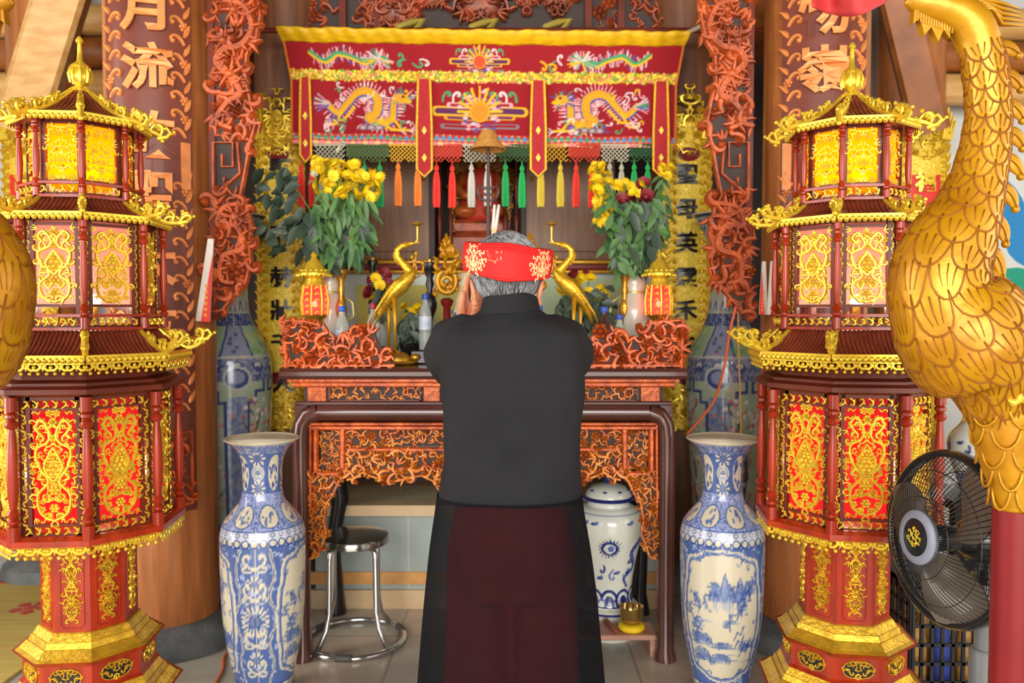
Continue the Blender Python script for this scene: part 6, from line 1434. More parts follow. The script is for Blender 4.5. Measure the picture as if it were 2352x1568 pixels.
for s in (-1, 1):
    X = lambda px: 1168 + s * (px - 1168) if s > 0 else px
    mx = lambda px: px if s < 0 else 2 * 1168 - px
    sh, el, wr = W(mx(1040), 768), W(mx(1034), 840, 2.26), W(1074 + (11 if s > 0 else -11), 752, 2.345)
    mb.tube([W(mx(1096), 792), sh + Vector((s * -.012, .02, -.022)), sh.lerp(el, .5), el, el.lerp(wr, .45), wr], [.036, .036, .034, .032, .031, .024], 16)
    WR[s] = wr
    # hand: palm and five fingers pointing up, palms together
    hx = Vector((0, 0, 0)); d = Vector((.16, .14, 1)).normalized(); side = Vector((.05, 1, -.2)).normalized(); nrm = Vector((s, 0, 0))
    base = wr + nrm * .002
    pal = [base + d * .0, base + d * .03, base + d * .06, base + d * .088]
    for w0 in (-.028, -.010, .010, .028): mb.tube([p + side * w0 * (.6 + .4 * i / 3) for i, p in enumerate(pal)], [.014, .0145, .0135, .011], 10)
    for i, (w0, L) in enumerate(((-.032, .058), (-.011, .072), (.011, .078), (.032, .070))):
        p0 = base + d * .085 + side * w0; p1 = p0 + d * L * .42 + nrm * .004; p2 = p1 + d * L * .32 - nrm * .001; p3 = p2 + d * L * .26 - nrm * .004
        mb.tube([p0, p1, p2, p3], [.0092, .0086, .0078, .0062], 10)
    t0 = base + d * .028 - side * .030; t1 = t0 - side * .026 + d * .022 + nrm * .004; t2 = t1 - side * .010 + d * .026; t3 = t2 + d * .020 + side * .002
    mb.tube([t0, t1, t2, t3], [.014, .011, .0095, .0070], 10)
    hip = Vector((-.005 + s * .085, 0, .84)); kn = Vector((s * .10, .01, .46)); an = Vector((s * .105, -.01, .085))
    mb.tube([hip + Vector((-s * .02, 0, .06)), hip, hip.lerp(kn, .5), kn, kn.lerp(an, .35), an, an - Vector((0, 0, .05))], [.07, .078, .066, .048, .05, .034, .034], 16)
    mb.tube([an + Vector((0, -.03, -.055)), an + Vector((0, .04, -.05)), an + Vector((s * .008, .11, -.062)), an + Vector((s * .012, .155, -.066))], [.03, .034, .028, .018], 12, ratio=.75)
    for i in range(5): q = an + Vector((s * (.034 - .016 * i) * 1 + s * .006, .165 - .006 * i, -.070)); mb.tube([q - Vector((0, .03, 0)), q + Vector((0, .012 if i else .02, -.002))], [.010, .009 if i < 4 else .012], 8)
body = mb.build('body', skin, man, smooth='all'); smoothed(body, .0042, 3)
for s in (-1, 1):
    m_ = MB(); m_.ball(0, 0, 0, .0105, 12); m_.mi = 1; m_.ball(0, .0075, 0, .0052, 10); m_.build('eye', [mat('eye_white', (232, 228, 220), .3), black] if s < 0 else [MATS['eye_white'], black], body, HC_ + Vector((s * .032, .086, .004)), True)
    m_ = MB(); m_.tube([HC_ + Vector((s * .014, .099, .026)), HC_ + Vector((s * .034, .095, .032)), HC_ + Vector((s * .05, .082, .026))], [.003, .0045, .002], 6); m_.build('eyebrow', mat('grey_brow', (120, 116, 112), .8) if s < 0 else MATS['grey_brow'], body)
# --- trousers
mb = MB()
mb.loft([ring(-.002, 0, z, a, b, bb, 40) for z, a, b, bb in ((1.01, .138, .09, .10), (.95, .142, .10, .112), (.91, .150, .11, .125), (.86, .160, .11, .134), (.78, .160, .108, .128), (.70, .154, .10, .115))])
for s in (-1, 1): mb.loft([ring(s * x - .002, y, z, a, a * 1.02, a * 1.05, 28, 2, (lambda t, z=z: .03 * math.sin(5 * t + z * 20))) for x, y, z, a in ((.080, 0, .84, .086), (.083, 0, .70, .088), (.090, .005, .45, .088), (.098, .0, .20, .090), (.102, .0, .06, .092))])
tr = mb.build('trousers', troum, man, smooth='all'); smoothed(tr, .008, 4)
# --- tunic
Zp = lambda py: W(1168, py).z
def sec(py, l, r, bf, bb, cy=0.0, e=2.3, fold=None):
    a, b = W(l, py), W(r, py); return ring((a.x + b.x) / 2, cy, a.z, (b.x - a.x) / 2, bf, bb, 64, e, fold)
mb = MB()
mb.loft([sec(1146, 1006, 1336, .120, .122), sec(1120, 1006, 1336, .120, .120), sec(1050, 1019, 1332, .118, .112), sec(1000, 1019, 1331, .116, .112), sec(950, 1016, 1337, .116, .118), sec(900, 1012, 1341, .116, .126, 0, 2.5), sec(850, 1012, 1341, .114, .132, 0, 2.6),
         sec(800, 1008, 1340, .110, .130, 0, 2.7), sec(765, 1012, 1335, .10, .116, .0, 2.6), sec(745, 1030, 1316, .085, .098, .0, 2.4), sec(731, 1062, 1284, .074, .084, .0, 2.2), sec(722, 1090, 1256, .066, .074, .002, 2.1), sec(708, 1102, 1242, .064, .07, .004, 2)])
for s in (-1, 1):
    mx = lambda px: px if s < 0 else 2 * 1168 - px
    sh, el, wr = W(mx(1046), 782), W(mx(1040), 846, 2.24), W(1080 + (16 if s > 0 else -14), 768, 2.335)
    mb.tube([W(mx(1100), 776), W(mx(1066), 772), sh, W(mx(1035), 812, 2.12), el.lerp(sh, .18), el, el.lerp(wr, .12), el.lerp(wr, .5), wr, wr.lerp(el, .02)], [.055, .062, .070, .073, .066, .060, .058, .052, .046, .034], 24)
    # sleeve-head folds
    for q in range(3): mb.tube([W(mx(1052 - q * 12), 742 + q * 10, 2.02), W(mx(1046 - q * 14), 765 + q * 12, 2.0), W(mx(1030 - q * 10), 800 + q * 12, 2.02)], [.004, .008, .003], 8)
tu = mb.build('tunic', tunic_m, man, smooth='all'); smoothed(tu, .0075, 7)
dm = bpy.data.textures.new('cloth_creases', 'CLOUDS'); dm.noise_scale = .16; dp = tu.modifiers.new('creases', 'DISPLACE'); dp.texture = dm; dp.strength = .012; dp.mid_level = .5
mb = MB()
cz0, cz1 = Zp(716), Zp(684)
def cring(t, z, d=0): q = (z - cz0) / (cz1 - cz0); return (W(1172, 700).x + (.079 - .008 * q + d) * math.cos(t), .006 + .006 * q + (.078 - .006 * q + d) * math.sin(t), z - (.010 * q + .004) * math.sin(t) + .0 * q)
n = 60; vs = []
for z, d in ((cz0 - .006, .002), (cz0 + .01, 0), (cz1 - .004, 0), (cz1, -.002), (cz1 - .004, -.005), (cz0, -.006)):
    vs += [cring(2 * PI * j / n, z, d) for j in range(n)]
mb.add(vs, [(i * n + j, i * n + (j + 1) % n, (i + 1) * n + (j + 1) % n, (i + 1) * n + j) for i in range(5) for j in range(n)]); mb.build('collar', tunic_m, tu, smooth='all')
# sheer skirt of the tunic
fold = lambda k: (lambda t: k * (.010 * math.sin(7 * t + 1) + .008 * math.sin(13 * t) + .005 * math.sin(23 * t + 2)))
def sk(py, l, r, bf, bb, k): return sec(py, l, r, bf, bb, 0, 2.3, fold(k))
rows = [(1134, 1004, 1337, .124, .127, 0), (1150, 1001, 1339, .127, .133, 0), (1180, 998, 1342, .130, .142, .3), (1250, 985, 1355, .134, .146, .6), (1350, 975, 1368, .14, .148, 1.0), (1450, 966, 1376, .146, .152, 1.5), (1568, 957, 1386, .154, .158, 2.0), (1700, 948, 1396, .164, .166, 2.5), (1820, 940, 1404, .172, .174, 2.9)]
mb = MB(); mb.loft([sk(*r) for r in rows], cap=False); o = mb.build('sheer_skirt', skirt_m, man, smooth='all'); o.modifiers.new('sub', 'SUBSURF').render_levels = 1
# --- hair
hair_m = mat('grey_hair', (176, 178, 182), .55, rgb2=(112, 114, 120), scale=60, stretch=(1, 1, .35))
hair_d = mat('dark_nape_hair', (104, 104, 108), .6, rgb2=(66, 66, 70), scale=70, stretch=(1, 1, .3))
mb = MB(); rg = random.Random(9)
SX, SY_, SZ = .088, .103, .097
def hp(th, ph, k=1.0):   # th azimuth from the back (0 = camera side), ph elevation
    v = R_h @ Vector((SX * k * math.cos(ph) * math.sin(th), -SY_ * k * math.cos(ph) * math.cos(th), SZ * k * math.sin(ph)))
    if ph < 0: v.x *= 1 - .10 * (-ph); v.y += .012 * (-ph)
    return HC_ + v
def low(th): return -1.0 - .10 * math.sin(min(1, abs(th)) * PI) + .6 * max(0, abs(th) - .85) if abs(th) < 1.6 else -.35 + .5 * (abs(th) - 1.6)
nu, nv = 48, 20
mb.grid(nu, nv, lambda a, b: hp((a - .5) * 2 * 2.25, low((a - .5) * 4.5) + (PI / 2 - low((a - .5) * 4.5)) * b))
mb.mi = 1; N = 3600
for i in range(N):
    th = rg.uniform(-2.1, 2.1); L0 = low(th); ph = L0 + (PI / 2 - .1 - L0) * rg.random() ** 1.25; L = rg.uniform(.16, .42); k0 = 1.005
    mb.mi = 2 if (ph < -.55 and rg.random() < .55) or rg.random() < .12 else 1
    dth = rg.uniform(-.10, .10) + (.35 if ph > .6 else 0)
    pts = [hp(th + dth * q, ph - L * q, k0 + .05 * math.sin(PI * q * .8) + rg.uniform(0, .012)) for q in (0, .35, .7, 1)]
    w_ = rg.uniform(.0007, .0016); mb.tube(pts, [w_ * .8, w_, w_ * .8, w_ * .2], 3, cap=False)
mb.build('hair', [hair_d, hair_m, hair_d], man, smooth='all')
# --- red ring hat
hc = W(1165, 606, 2.09); hc.y = .02; tiltR = Matrix.Rotation(math.radians(5.5), 3, 'Y')
HA, HB, HH = .1135, .124, .070
def hat(th, q, d=0.0):   # th from the back, q 0 bottom .. 1 top
    back = math.exp(-(th / .62) ** 2); fl = 1 + .02 * q
    z = .013 * (1 - math.cos(th)) - HH / 2 + HH * q + (q * .010 - (1 - q) * .006) * back - .012 * math.cos(th) * (1 - q) * .6
    x = (HA * fl + d) * math.sin(th); y = -(HB * fl + d) * math.cos(th)
    return hc + tiltR @ Vector((x, y, z - .0 * y))
mb = MB(); n = 96; prof_h = [(.02, .002), (0, 0), (.0, .0), (.25, .002), (.6, .003), (.96, .001), (1, -.004), (.97, -.014), (.5, -.018), (.05, -.017), (0, -.010)]
vs = []
for q, d in prof_h: vs += [hat(2 * PI * j / n - PI, q, d) for j in range(n)]
k = len(prof_h); mb.add(vs, [(i * n + j, i * n + (j + 1) % n, ((i + 1) % k) * n + (j + 1) % n, ((i + 1) % k) * n + j) for i in range(k) for j in range(n)])
# wrapped fold over the back
for j in range(3): mb.tube([hat(-.75 + 1.5 * i / 14, .90 - .06 * j + .05 * math.sin(PI * i / 14), .003) for i in range(15)], [.001] + [.0028] * 13 + [.001], 6)
mb.tube([hat(-.25 + .5 * i / 8, .02, .002) for i in range(9)], [.001, .003, .004, .0035, .004, .0045, .004, .003, .001], 6)
ho = mb.build('hat', hatm, man, smooth=60)
for th0 in (-.80, .86, -2.4, 2.4):
    mb = MB(); mp = lambda u, v, d, th0=th0: tuple(hat(th0 + u / HA * .96, .47 + v / HH, .0025 + d)); r = .036
    circ = [(r * math.cos(a), r * math.sin(a)) for a in np.linspace(0, 2 * PI, 30)]
    carve(mb, [(u * .98, max(-.031, v * .98)) for u, v in circ[:-1]], .010, .016, random.Random(3), mp, 0, 0.0, .62, .05)
    for rr_ in (.34,): mb.ridge([(u * rr_, v * rr_) for u, v in circ], .0022, .0006, mp)
    for q in (-.006, -.001, .004): mb.ridge([(-.007, q), (.007, q)], .002, .0007, mp)
    mb.ridge([(0, -.008), (0, .008)], .002, .0007, mp); mb.build('gold_medallion', hatg, ho)
mb = MB(); r6 = random.Random(14)
for i in range(14): scroll(mb, r6.uniform(-.05, -.012), r6.uniform(-.004, .022), r6.uniform(0, 6), .008, 1, .10, .04, lambda u, v, d: tuple(hat(u / HA, .5 + v / HH, .003 + d)), 8)
mb.build('faint_gold_thread', hatg, ho)
# ================================================================= THINGS AROUND THE ALTAR
# steel stool
SY = 3.45; sx_ = at(815, 1480, SY).x
t = thing('steel_stool', 'round chrome stool under the left half of the altar table', 'stool', (sx_, SY, 0))
steel = mat('brushed_steel', (150, 146, 138), .16, .9); rubber = mat('rubber', (70, 66, 62), .6)
mb = MB(); mb.lathe([(.02, .470), (.11, .470), (.146, .466), (.150, .460), (.150, .436), (.146, .432), (.144, .436), (.02, .440)], 48); mb.build('seat', steel, t, smooth=40)
for k in range(4):
    a = PI / 4 + k * PI / 2 + .12; c, s = math.cos(a), math.sin(a)
    mb = MB(); mb.tube([(c * .06, s * .06, .428), (c * .115, s * .115, .426), (c * .132, s * .132, .41), (c * .135, s * .135, .38), (c * .138, s * .138, .16), (c * .155, s * .155, .09), (c * .205, s * .205, .016)], [.0115] * 7, 12); mb.build('leg', chrome, t, smooth='all')
mb = MB(); mb.tube([(.213 * math.cos(a), .213 * math.sin(a), .0125) for a in np.linspace(0, 2 * PI, 49)], .012, 12, cap=False); mb.build('floor_ring', chrome, t, smooth='all')
for k in range(3): a = .5 + k * 2.1; MB().tube([(.213 * math.cos(a + q), .213 * math.sin(a + q), .0145) for q in (-.16, -.08, 0, .08, .16)], .0145, 10).build('rubber_sleeve', rubber, t, smooth='all')
# low bench with gong bowl
pinkw = mat('pink_wood', (196, 150, 128), .5, rgb2=(176, 128, 108), scale=6, stretch=(1, 6, 6))
bx0, bx1 = at(1310, 1490, 3.35).x, .598; bc = (bx0 + bx1) / 2
t = thing('low_bench', 'low pale pink wooden bench on the floor right of the man', 'bench', (bc, 3.36, 0))
MB().bbox(0, 0, .079, bx1 - bx0, .15, .022, .004).build('top', pinkw, t)
for s in (-1, 1): MB().box(s * ((bx1 - bx0) / 2 - .014), 0, .034, .022, .14, .068).build('leg', pinkw, t)
gx = at(1450, 1450, 3.34).x
cu = mat('yellow_cushion', (246, 204, 16), .7, var=.06, scale=20)
tag(MB().lathe([(.02, 0), (.045, .002), (.056, .012), (.056, .022), (.045, .032), (.03, .032)], 28).build('cushion', cu, None, (gx, 3.34, .0905), 'all'), 'small yellow cushion under the brass gong bowl on the bench', 'cushion')
t = tag(MB().lathe([(.028, 0), (.038, .004), (.048, .03), (.050, .066), (.051, .070), (.047, .068), (.044, .03), (.03, .008), (.003, .006)], 36).build('gong_bowl', mat('polished_brass', (190, 156, 90), .14, .85), None, (gx, 3.34, .1235), 60), 'small brass gong bowl on a yellow cushion on the low bench', 'gong')
mx_ = at(1415, 1480, 3.31).x
t = tag(MB().tube([(0, 0, 0), (-.012, .05, .002), (-.03, .11, .004)], [.008, .008, .013], 10).build('mallet', mat('mallet_wood', (150, 78, 42), .5, var=.1), None, (mx_, 3.295, .100), 'all'), 'short brown wooden mallet lying on the bench beside the gong bowl', 'mallet')
# red paper packets tucked on the pillars
pk = mat('packet_white', (222, 216, 206), .6); pkg = mat('packet_gold', (226, 150, 60), .5)
def packet(label, x, y, z, h, w_, rz, ry):
    t = thing('paper_packet', label, 'packet', (x, y, z), rz, 'red paper packets on the pillars')
    M = Matrix.Rotation(ry, 4, 'Y')
    mb = MB(); mb.prism([(-w_ / 2, 0), (w_ / 2, 0), (w_ / 2, h), (w_ * .1, h)], -.004, .004); mb.xform(M); mb.build('packet', pk, t)
    mb = MB(); mb.prism([(-w_ * .1, 0), (w_ / 2, 0), (w_ / 2, h * .8)], .004, .008); mb.mi = 1
    for i in range(6): mb.prism(rect(w_ * .1, h * (.06 + .07 * i), w_ * .3, h * (.10 + .07 * i)), .008, .009)
    mb.xform(M); mb.build('red_front', [redp, pkg], t)
    return t
rr_ = PL[2] + .02
def on_pillar(P, px, py):
    Y = 3.33; p = at(px, py, Y); a = math.asin(max(-.99, min(.99, (p.x - P[0]) / (P[2] + .022)))); return P[0] + (P[2] + .012) * math.sin(a), P[1] - (P[2] + .012) * math.cos(a), p.z, a
p = at(466, 738, 3.36); packet('red and white paper packet stuck upright on the left pillar', p.x, 3.36, p.z, .345, .06, 0, .06)
p = at(1753, 722, 3.36); packet('left one of two red paper packets stuck on the right pillar', p.x, 3.36, p.z, .22, -.036, 0, .05)
p = at(1772, 722, 3.345); packet('right one of two red paper packets stuck on the right pillar', p.x, 3.345, p.z, .22, .038, 0, -.05)
# orange cord on the left floor and cords hanging at the right vase
cord = mat('orange_cord', (214, 98, 44), .6)
def wire(label, pts, r, m, cat='cord', name='cord'):
    return tag(MB().tube(smooth_profile3(pts, 40), r, 8).build(name, m, None, (0, 0, 0), 'all'), label, cat)
def smooth_profile3(pts, n):
    P = [Vector(p) for p in pts]; P = [P[0]] + P + [P[-1]]; k = len(pts) - 1; out = []
    for q in range(n + 1):
        t = q / n * k; i = min(int(t), k - 1); t -= i; a, b, c, d = P[i:i + 4]
        out.append(.5 * (2 * b + (c - a) * t + (2 * a - 5 * b + 4 * c - d) * t * t + (3 * b - a - 3 * c + d) * t ** 3))
    return out
wire('orange cord trailing over the floor beside the left floor vase', [(-1.09, 2.86, .006), (-1.13, 3.0, .006), (-1.15, 3.15, .006), (-1.19, 3.3, .006), (-1.165, 3.5, .006)], .005, cord)
hx = at(1700, 690, 3.36)
wire('orange cord hanging from the right carved hanging over the tall vase', [(hx.x, 3.40, at(1, 690, 3.4).z), (hx.x - .03, 3.40, at(1, 760, 3.4).z), (hx.x - .06, 3.40, at(1, 860, 3.4).z), (hx.x - .10, 3.42, at(1, 930, 3.4).z), (hx.x - .20, 3.44, at(1, 1000, 3.4).z)], .006, cord)
hx = at(1703, 690, 3.36)
wire('thin yellow cord hanging from the right carved hanging beside the pillar', [(hx.x, 3.41, at(1, 690, 3.41).z), (hx.x + .004, 3.41, at(1, 800, 3.41).z), (hx.x + .012, 3.41, at(1, 900, 3.41).z), (hx.x + .02, 3.41, at(1, 1020, 3.41).z)], .004, mat('ochre_cord', (190, 140, 60), .6))
wire('white cable drooping from the right carved hanging to the canopy top', [at(1550, 84, 4.0), at(1580, 74, 3.9), at(1610, 60, 3.7), at(1636, 36, 3.5)], .011, mat('white_cable', (190, 186, 176), .5), 'cable', 'cable')
# conical straw hat on a dark staff before the statue
Y = 3.62; straw = mat('straw', (206, 152, 74), .6, rgb2=(176, 118, 50), scale=60, stretch=(1, 1, 4)); staffm = mat('dark_staff', (84, 66, 66), .5)
t = thing('altar_staff', 'dark ceremonial staff with spiked cross pieces standing on the altar table', 'staff', onT(1122, Y)); z = lambda y: at(1122, y, Y).z - ZT
mb = MB(); mb.lathe([(.05, 0), (.05, .012), (.014, .03), (.009, .06), (.008, z(345)), (.004, z(340))], 12); mb.build('shaft', staffm, t, smooth=40)
mb = MB()
for yy, w_ in ((432, .040), (447, .028), (460, .036)): mb.tube([(-w_, 0, z(yy) + .012), (-w_ * .5, 0, z(yy)), (w_ * .5, 0, z(yy)), (w_, 0, z(yy) + .012)], [.002, .007, .007, .002], 6)
for s in (-1, 1): mb.tube([(s * .03, 0, z(465)), (s * .046, 0, z(440)), (s * .036, 0, z(420))], [.002, .006, .002], 6)
mb.build('spiked_cross_piece', staffm, t, smooth='all')
mb = MB(); mb.lathe([(.082, z(344)), (.072, z(338)), (.050, z(325)), (.040, z(312)), (.030, z(303)), (.012, z(299)), (.003, z(298))], 28, cap=False)
for i in range(10): q = i / 9; zz_ = z(342) + (z(302) - z(342)) * q; r = np.interp(zz_, [z(344), z(338), z(325), z(312), z(303)], [.082, .072, .050, .040, .030]); mb.tube([(r * math.cos(a), r * math.sin(a), zz_) for a in np.linspace(0, 2 * PI, 25)], .003, 5, cap=False)
tag(mb.build('straw_hat', straw, None, onT(1122, Y), 'all'), 'small straw cone hat resting on top of the dark staff', 'hat')
for i, (dx, dx2, lab) in enumerate(((8, 14, 'left'), (12, 24, 'right'))):
    b = at(1122 + dx, 560, 3.56); e = at(1122 + dx2, 470, 3.56); mb = MB(); b0 = Vector((b.x, b.y, ZT))
    mb.tube([b0 - b0, b - b0, (b.lerp(e, .4)) - b0], .006, 8); mb.mi = 1; mb.tube([(b.lerp(e, .38)) - b0, e - b0], [.0075, .006], 8)
    tag(mb.build('incense_candle', [mat('pale_wax', (236, 214, 170), .6) if i == 0 else MATS['pale_wax'], mat('white_wax', (236, 230, 220), .6) if i == 0 else MATS['white_wax']], None, b0, 'all'), '%s one of two tall white candles rising behind the grey hair' % lab, 'candle', 'tall white candles')
# painted panel on the right wall
mb = MB(); mb.box(0, 0, 0, .9, .02, 1.1); mp_ = lambda u, v, d: (u, -.010 - d, v)
cols = [('mural_blue', (40, 140, 206)), ('mural_green', (30, 160, 130)), ('mural_orange', (226, 90, 50)), ('mural_dark', (60, 54, 56))]; ms = [mat('mural_white', (220, 224, 222), .6)] + [mat(*c, rough=.6) for c in cols]
for i, (u, v, a, b, r, k) in enumerate(((-.05, .25, .10, .2, .5, 1), (.1, .0, .16, .10, -.4, 1), (-.18, -.1, .07, .16, .3, 4), (-.02, -.2, .16, .10, .2, 2), (-.2, -.32, .14, .1, -.3, 3), (.1, -.36, .15, .09, .4, 2), (.2, .3, .12, .12, 0, 1), (.28, -.1, .1, .2, .2, 3))):
    mb.mi = k; mb.prism([(u + a * math.cos(q) * math.cos(r) - b * math.sin(q) * math.sin(r), v + a * math.cos(q) * math.sin(r) + b * math.sin(q) * math.cos(r)) for q in np.linspace(0, 2 * PI, 17)[:-1]], 0, .0006 * (i + 2), mp_)
p = at(2335, 575, 4.66); tag(mb.build('wall_mural', ms, None, (p.x, 4.688, p.z)), 'bright mural panel of blue, green and orange shapes on the right wall', 'mural')
# small vase on a black stand behind the fan
p = at(2235, 1050, 3.9); HS = p.z - .17
t = thing('black_stand', 'black wooden stand holding a small vase behind the fan', 'stand', (p.x + .02, 3.9, 0))
MB().bbox(0, 0, HS - .02, .44, .40, .04, .008).build('top', black, t)
for a in (-1, 1):
    for b in (-1, 1): MB().box(a * .18, b * .16, (HS - .04) / 2, .05, .05, HS - .04).build('leg', black, t)
t = thing('small_floor_vase', 'small blue and white vase behind the fan, beside the gilded neck', 'vase', (p.x + .02, 3.9, HS))
painted_lathe('painted_body', [(.07, 0), (.075, .02), (.10, .1), (.13, .2), (.125, .27), (.08, .33), (.065, .37), (.08, .42), (.10, .44)], 100, 120, jc, porc, t, (0, 0, 0), 1.5)
mb = MB(); mb.lathe([(.10, .438), (.102, .442), (.09, .44), (.06, .37)], 40, cap=False); mb.build('dark_mouth', navy, t, smooth='all')

# ================================================================= PEDESTAL FAN AND CRATES
FY = 1.98; fanb = mat('fan_black', (30, 32, 34), .25, coat=.3); fang = mat('fan_grey', (120, 122, 124), .4); blade_m = mat('smoke_blade', (118, 106, 92), .25, rgb2=(104, 94, 82), scale=4)
fc = at(2178, 1235, FY)
RF = .208; yaw = math.radians(-80)
t = thing('pedestal_fan', 'black pedestal fan with grey pole beside the right pagoda lantern', 'fan', (fc.x, FY, 0))
# head axis: -Y turned by yaw about Z
Rz = Matrix.Translation((0, 0, fc.z)) @ Matrix.Rotation(yaw, 4, 'Z') @ Matrix.Rotation(math.radians(-4), 4, 'X')
def circ(r, y, n=49): return [(r * math.cos(a), y, r * math.sin(a)) for a in np.linspace(0, 2 * PI, n)]
mb = MB()
for y, w_ in ((-.012, .008), (.012, .006)): mb.tube(circ(RF, y), w_, 8, cap=False)
mb.lathe([(RF + .006, -.016), (RF + .010, -.010), (RF + .010, .010), (RF + .006, .016)], 64, cap=False); 
k = len(mb.v) - 4 * 64
for i in range(k, len(mb.v)): x, y, z = mb.v[i]; mb.v[i] = (x, z, y)
mb.xform(Rz); mb.build('guard_ring', fanb, t, smooth='all')
def cage(dep, hub, n=84):
    m_ = MB()
    for i in range(n):
        a = 2 * PI * i / n; pts = []
        for q in np.linspace(0, 1, 7): r = hub + (RF - hub) * q; y = dep * (1 - q ** 2.2); aa = a + .14 * q; pts.append((r * math.cos(aa), y, r * math.sin(aa)))
        m_.tube(pts, .0011, 4, cap=False)
    for r in (.10, .165): m_.tube(circ(r, dep * (1 - ((r - hub) / (RF - hub)) ** 2.2)), .0014, 4, cap=False)
    return m_.xform(Rz)
cage(-.085, .062).build('front_guard', fanb, t); cage(.09, .05).build('rear_guard', fanb, t)
mb = MB()
for i in range(3):
    a0 = .6 + i * 2 * PI / 3
    def bl(a, b, a0=a0, off=0.0):
        r = .04 + .165 * b; w_ = (.30 + .55 * math.sin(PI * min(1, b * .8 + .1))) ; aa = a0 + (a - .5) * w_ * 1.5 + .35 * b
        return (r * math.cos(aa), -.01 + (a - .5) * .045 * (1 - .3 * b) + off, r * math.sin(aa))
    m_ = MB(); m_.grid(10, 10, bl); m_.grid(10, 10, lambda a, b: bl(1 - a, b, a0, .003)); m_.xform(Rz); m_.build('blade', blade_m, t, smooth='all')
def axl(prof, n=28):
    m_ = MB(); m_.lathe(prof, n); m_.v = [(x, z, y) for x, y, z in m_.v]; m_.f = [f[::-1] for f in m_.f]; return m_
axl([(.03, .02), (.034, -.03), (.026, -.045), (.01, -.05)]).xform(Rz).build('hub', fanb, t, smooth=40)
axl([(.066, -.078), (.066, -.088), (.058, -.094), (.046, -.094), (.046, -.086)], 40).xform(Rz).build('badge_ring', mat('badge_grey', (140, 144, 160), .35), t, smooth=40)
axl([(.047, -.080), (.046, -.091), (.03, -.094), (.002, -.095)], 40).xform(Rz).build('badge_centre', fanb, t, smooth=40)
mb = MB(); carve(mb, [(.022 * math.cos(a), .022 * math.sin(a)) for a in np.linspace(0, 2 * PI, 10)[:-1]], .012, .018, random.Random(2), lambda u, v, d: (u, -.0945 - d, v), 0, None, .6, .1); mb.xform(Rz); mb.build('gold_emblem', goldb, t)
mb = MB(); mb.ball(0, .10, 0, .06, 16, 1, 1.35, 1); mb.tube([(0, .05, 0), (0, .11, 0)], .045, 16); mb.xform(Rz); mb.build('motor', fanb, t, smooth='all')
po = Rz.to_3x3() @ Vector((0, .11, 0))
mb = MB(); mb.tube([(po.x, po.y, fc.z), (po.x, po.y, fc.z - .12)], [.02, .026], 12); mb.mi = 1; mb.tube([(po.x, po.y, fc.z - .12), (po.x, po.y, .03)], .025, 20); mb.build('neck_and_pole', [fanb, fang], t, smooth=40)
zc_ = at(2250, 1530, FY).z
mb = MB(); mb.lathe([(.034, 0), (.034, .30 if zc_ > .35 else max(.1, zc_)), (.036, zc_), (.03, zc_ + .008)], 24, po.x, po.y, .03); mb.build('pole_sleeve', fang, t, smooth=40)
mb = MB(); mb.lathe([(.145, 0), (.145, .012), (.125, .03), (.05, .04), (.034, .05)], 40, po.x, po.y); mb.build('base_disc', fang, t, smooth=40)
crate_m = mat('black_plastic', (28, 28, 30), .4); bot_m = [mat('crate_can_%s' % n_, c, .4) for n_, c in (('amber', (196, 142, 70)), ('white', (206, 206, 204)), ('blue', (60, 80, 170)), ('orange', (214, 106, 40)))]
def crate(x, y, z, w_, d, h, label, nx=9, nz=4):
    t = thing('plastic_crate', label, 'crate', (x, y, z), 0, 'black plastic crates behind the fan')
    for nm, f, L in (('front_wall', lambda u, v, q: (u, -d / 2 + q, v), w_), ('back_wall', lambda u, v, q: (u, d / 2 - q, v), w_), ('side_wall', lambda u, v, q: (-w_ / 2 + q, u, v), d), ('side_wall', lambda u, v, q: (w_ / 2 - q, u, v), d)):
        mb = MB(); k = max(3, int(nx * L / w_))
        def bar_(u0, u1, v0, v1, th=.010):
            a = f(u0, v0, 0); b = f(u1, v1, th); c = [(a[i] + b[i]) / 2 for i in range(3)]; mb.box(*c, *[abs(a[i] - b[i]) or .001 for i in range(3)])
        for i in range(k + 1): u = -L / 2 + L * i / k; bar_(u - .006, u + .006, 0, h)
        for j in range(nz + 1): v = .006 + (h - .012) * j / nz; bar_(-L / 2, L / 2, v - .006, v + .006)
        bar_(-L / 2, L / 2, h - .04, h, .016); mb.build(nm, crate_m, t)
    MB().box(0, 0, .004, w_, d, .008).build('bottom', crate_m, t)
    return t
cx_ = 1.665
crate(cx_, 3.05, 0, .42, .32, .43, 'black plastic crate on the floor behind the fan', 11, 6)
crate(cx_ + .45, 3.08, 0, .42, .32, .40, 'black plastic crate on the floor behind the dark red pole', 9, 4)
rb_ = random.Random(6)
for zc_, hh, xo, n_ in ((.0085, .24, .0, 4), (.0085, .22, .45, 3)):
    for i in range(n_):
        for j in range(2):
            c = bot_m[rb_.randrange(4)]; mb = MB(); mb.lathe([(.030, 0), (.034, .005), (.034, hh * .8), (.026, hh * .88), (.026, hh)], 16)
            lab = '%s can in the %s crate, %s from left in the %s row' % (c.name.split('_')[-1], 'left' if xo < .1 else 'right', ('first', 'second', 'third', 'fourth')[i], ('front', 'rear')[j])
            tag(mb.build('drink_can', c, None, (cx_ + xo - .14 + i * .092, 2.99 + j * .13, zc_), 40), lab, 'can', 'cans in the crates')

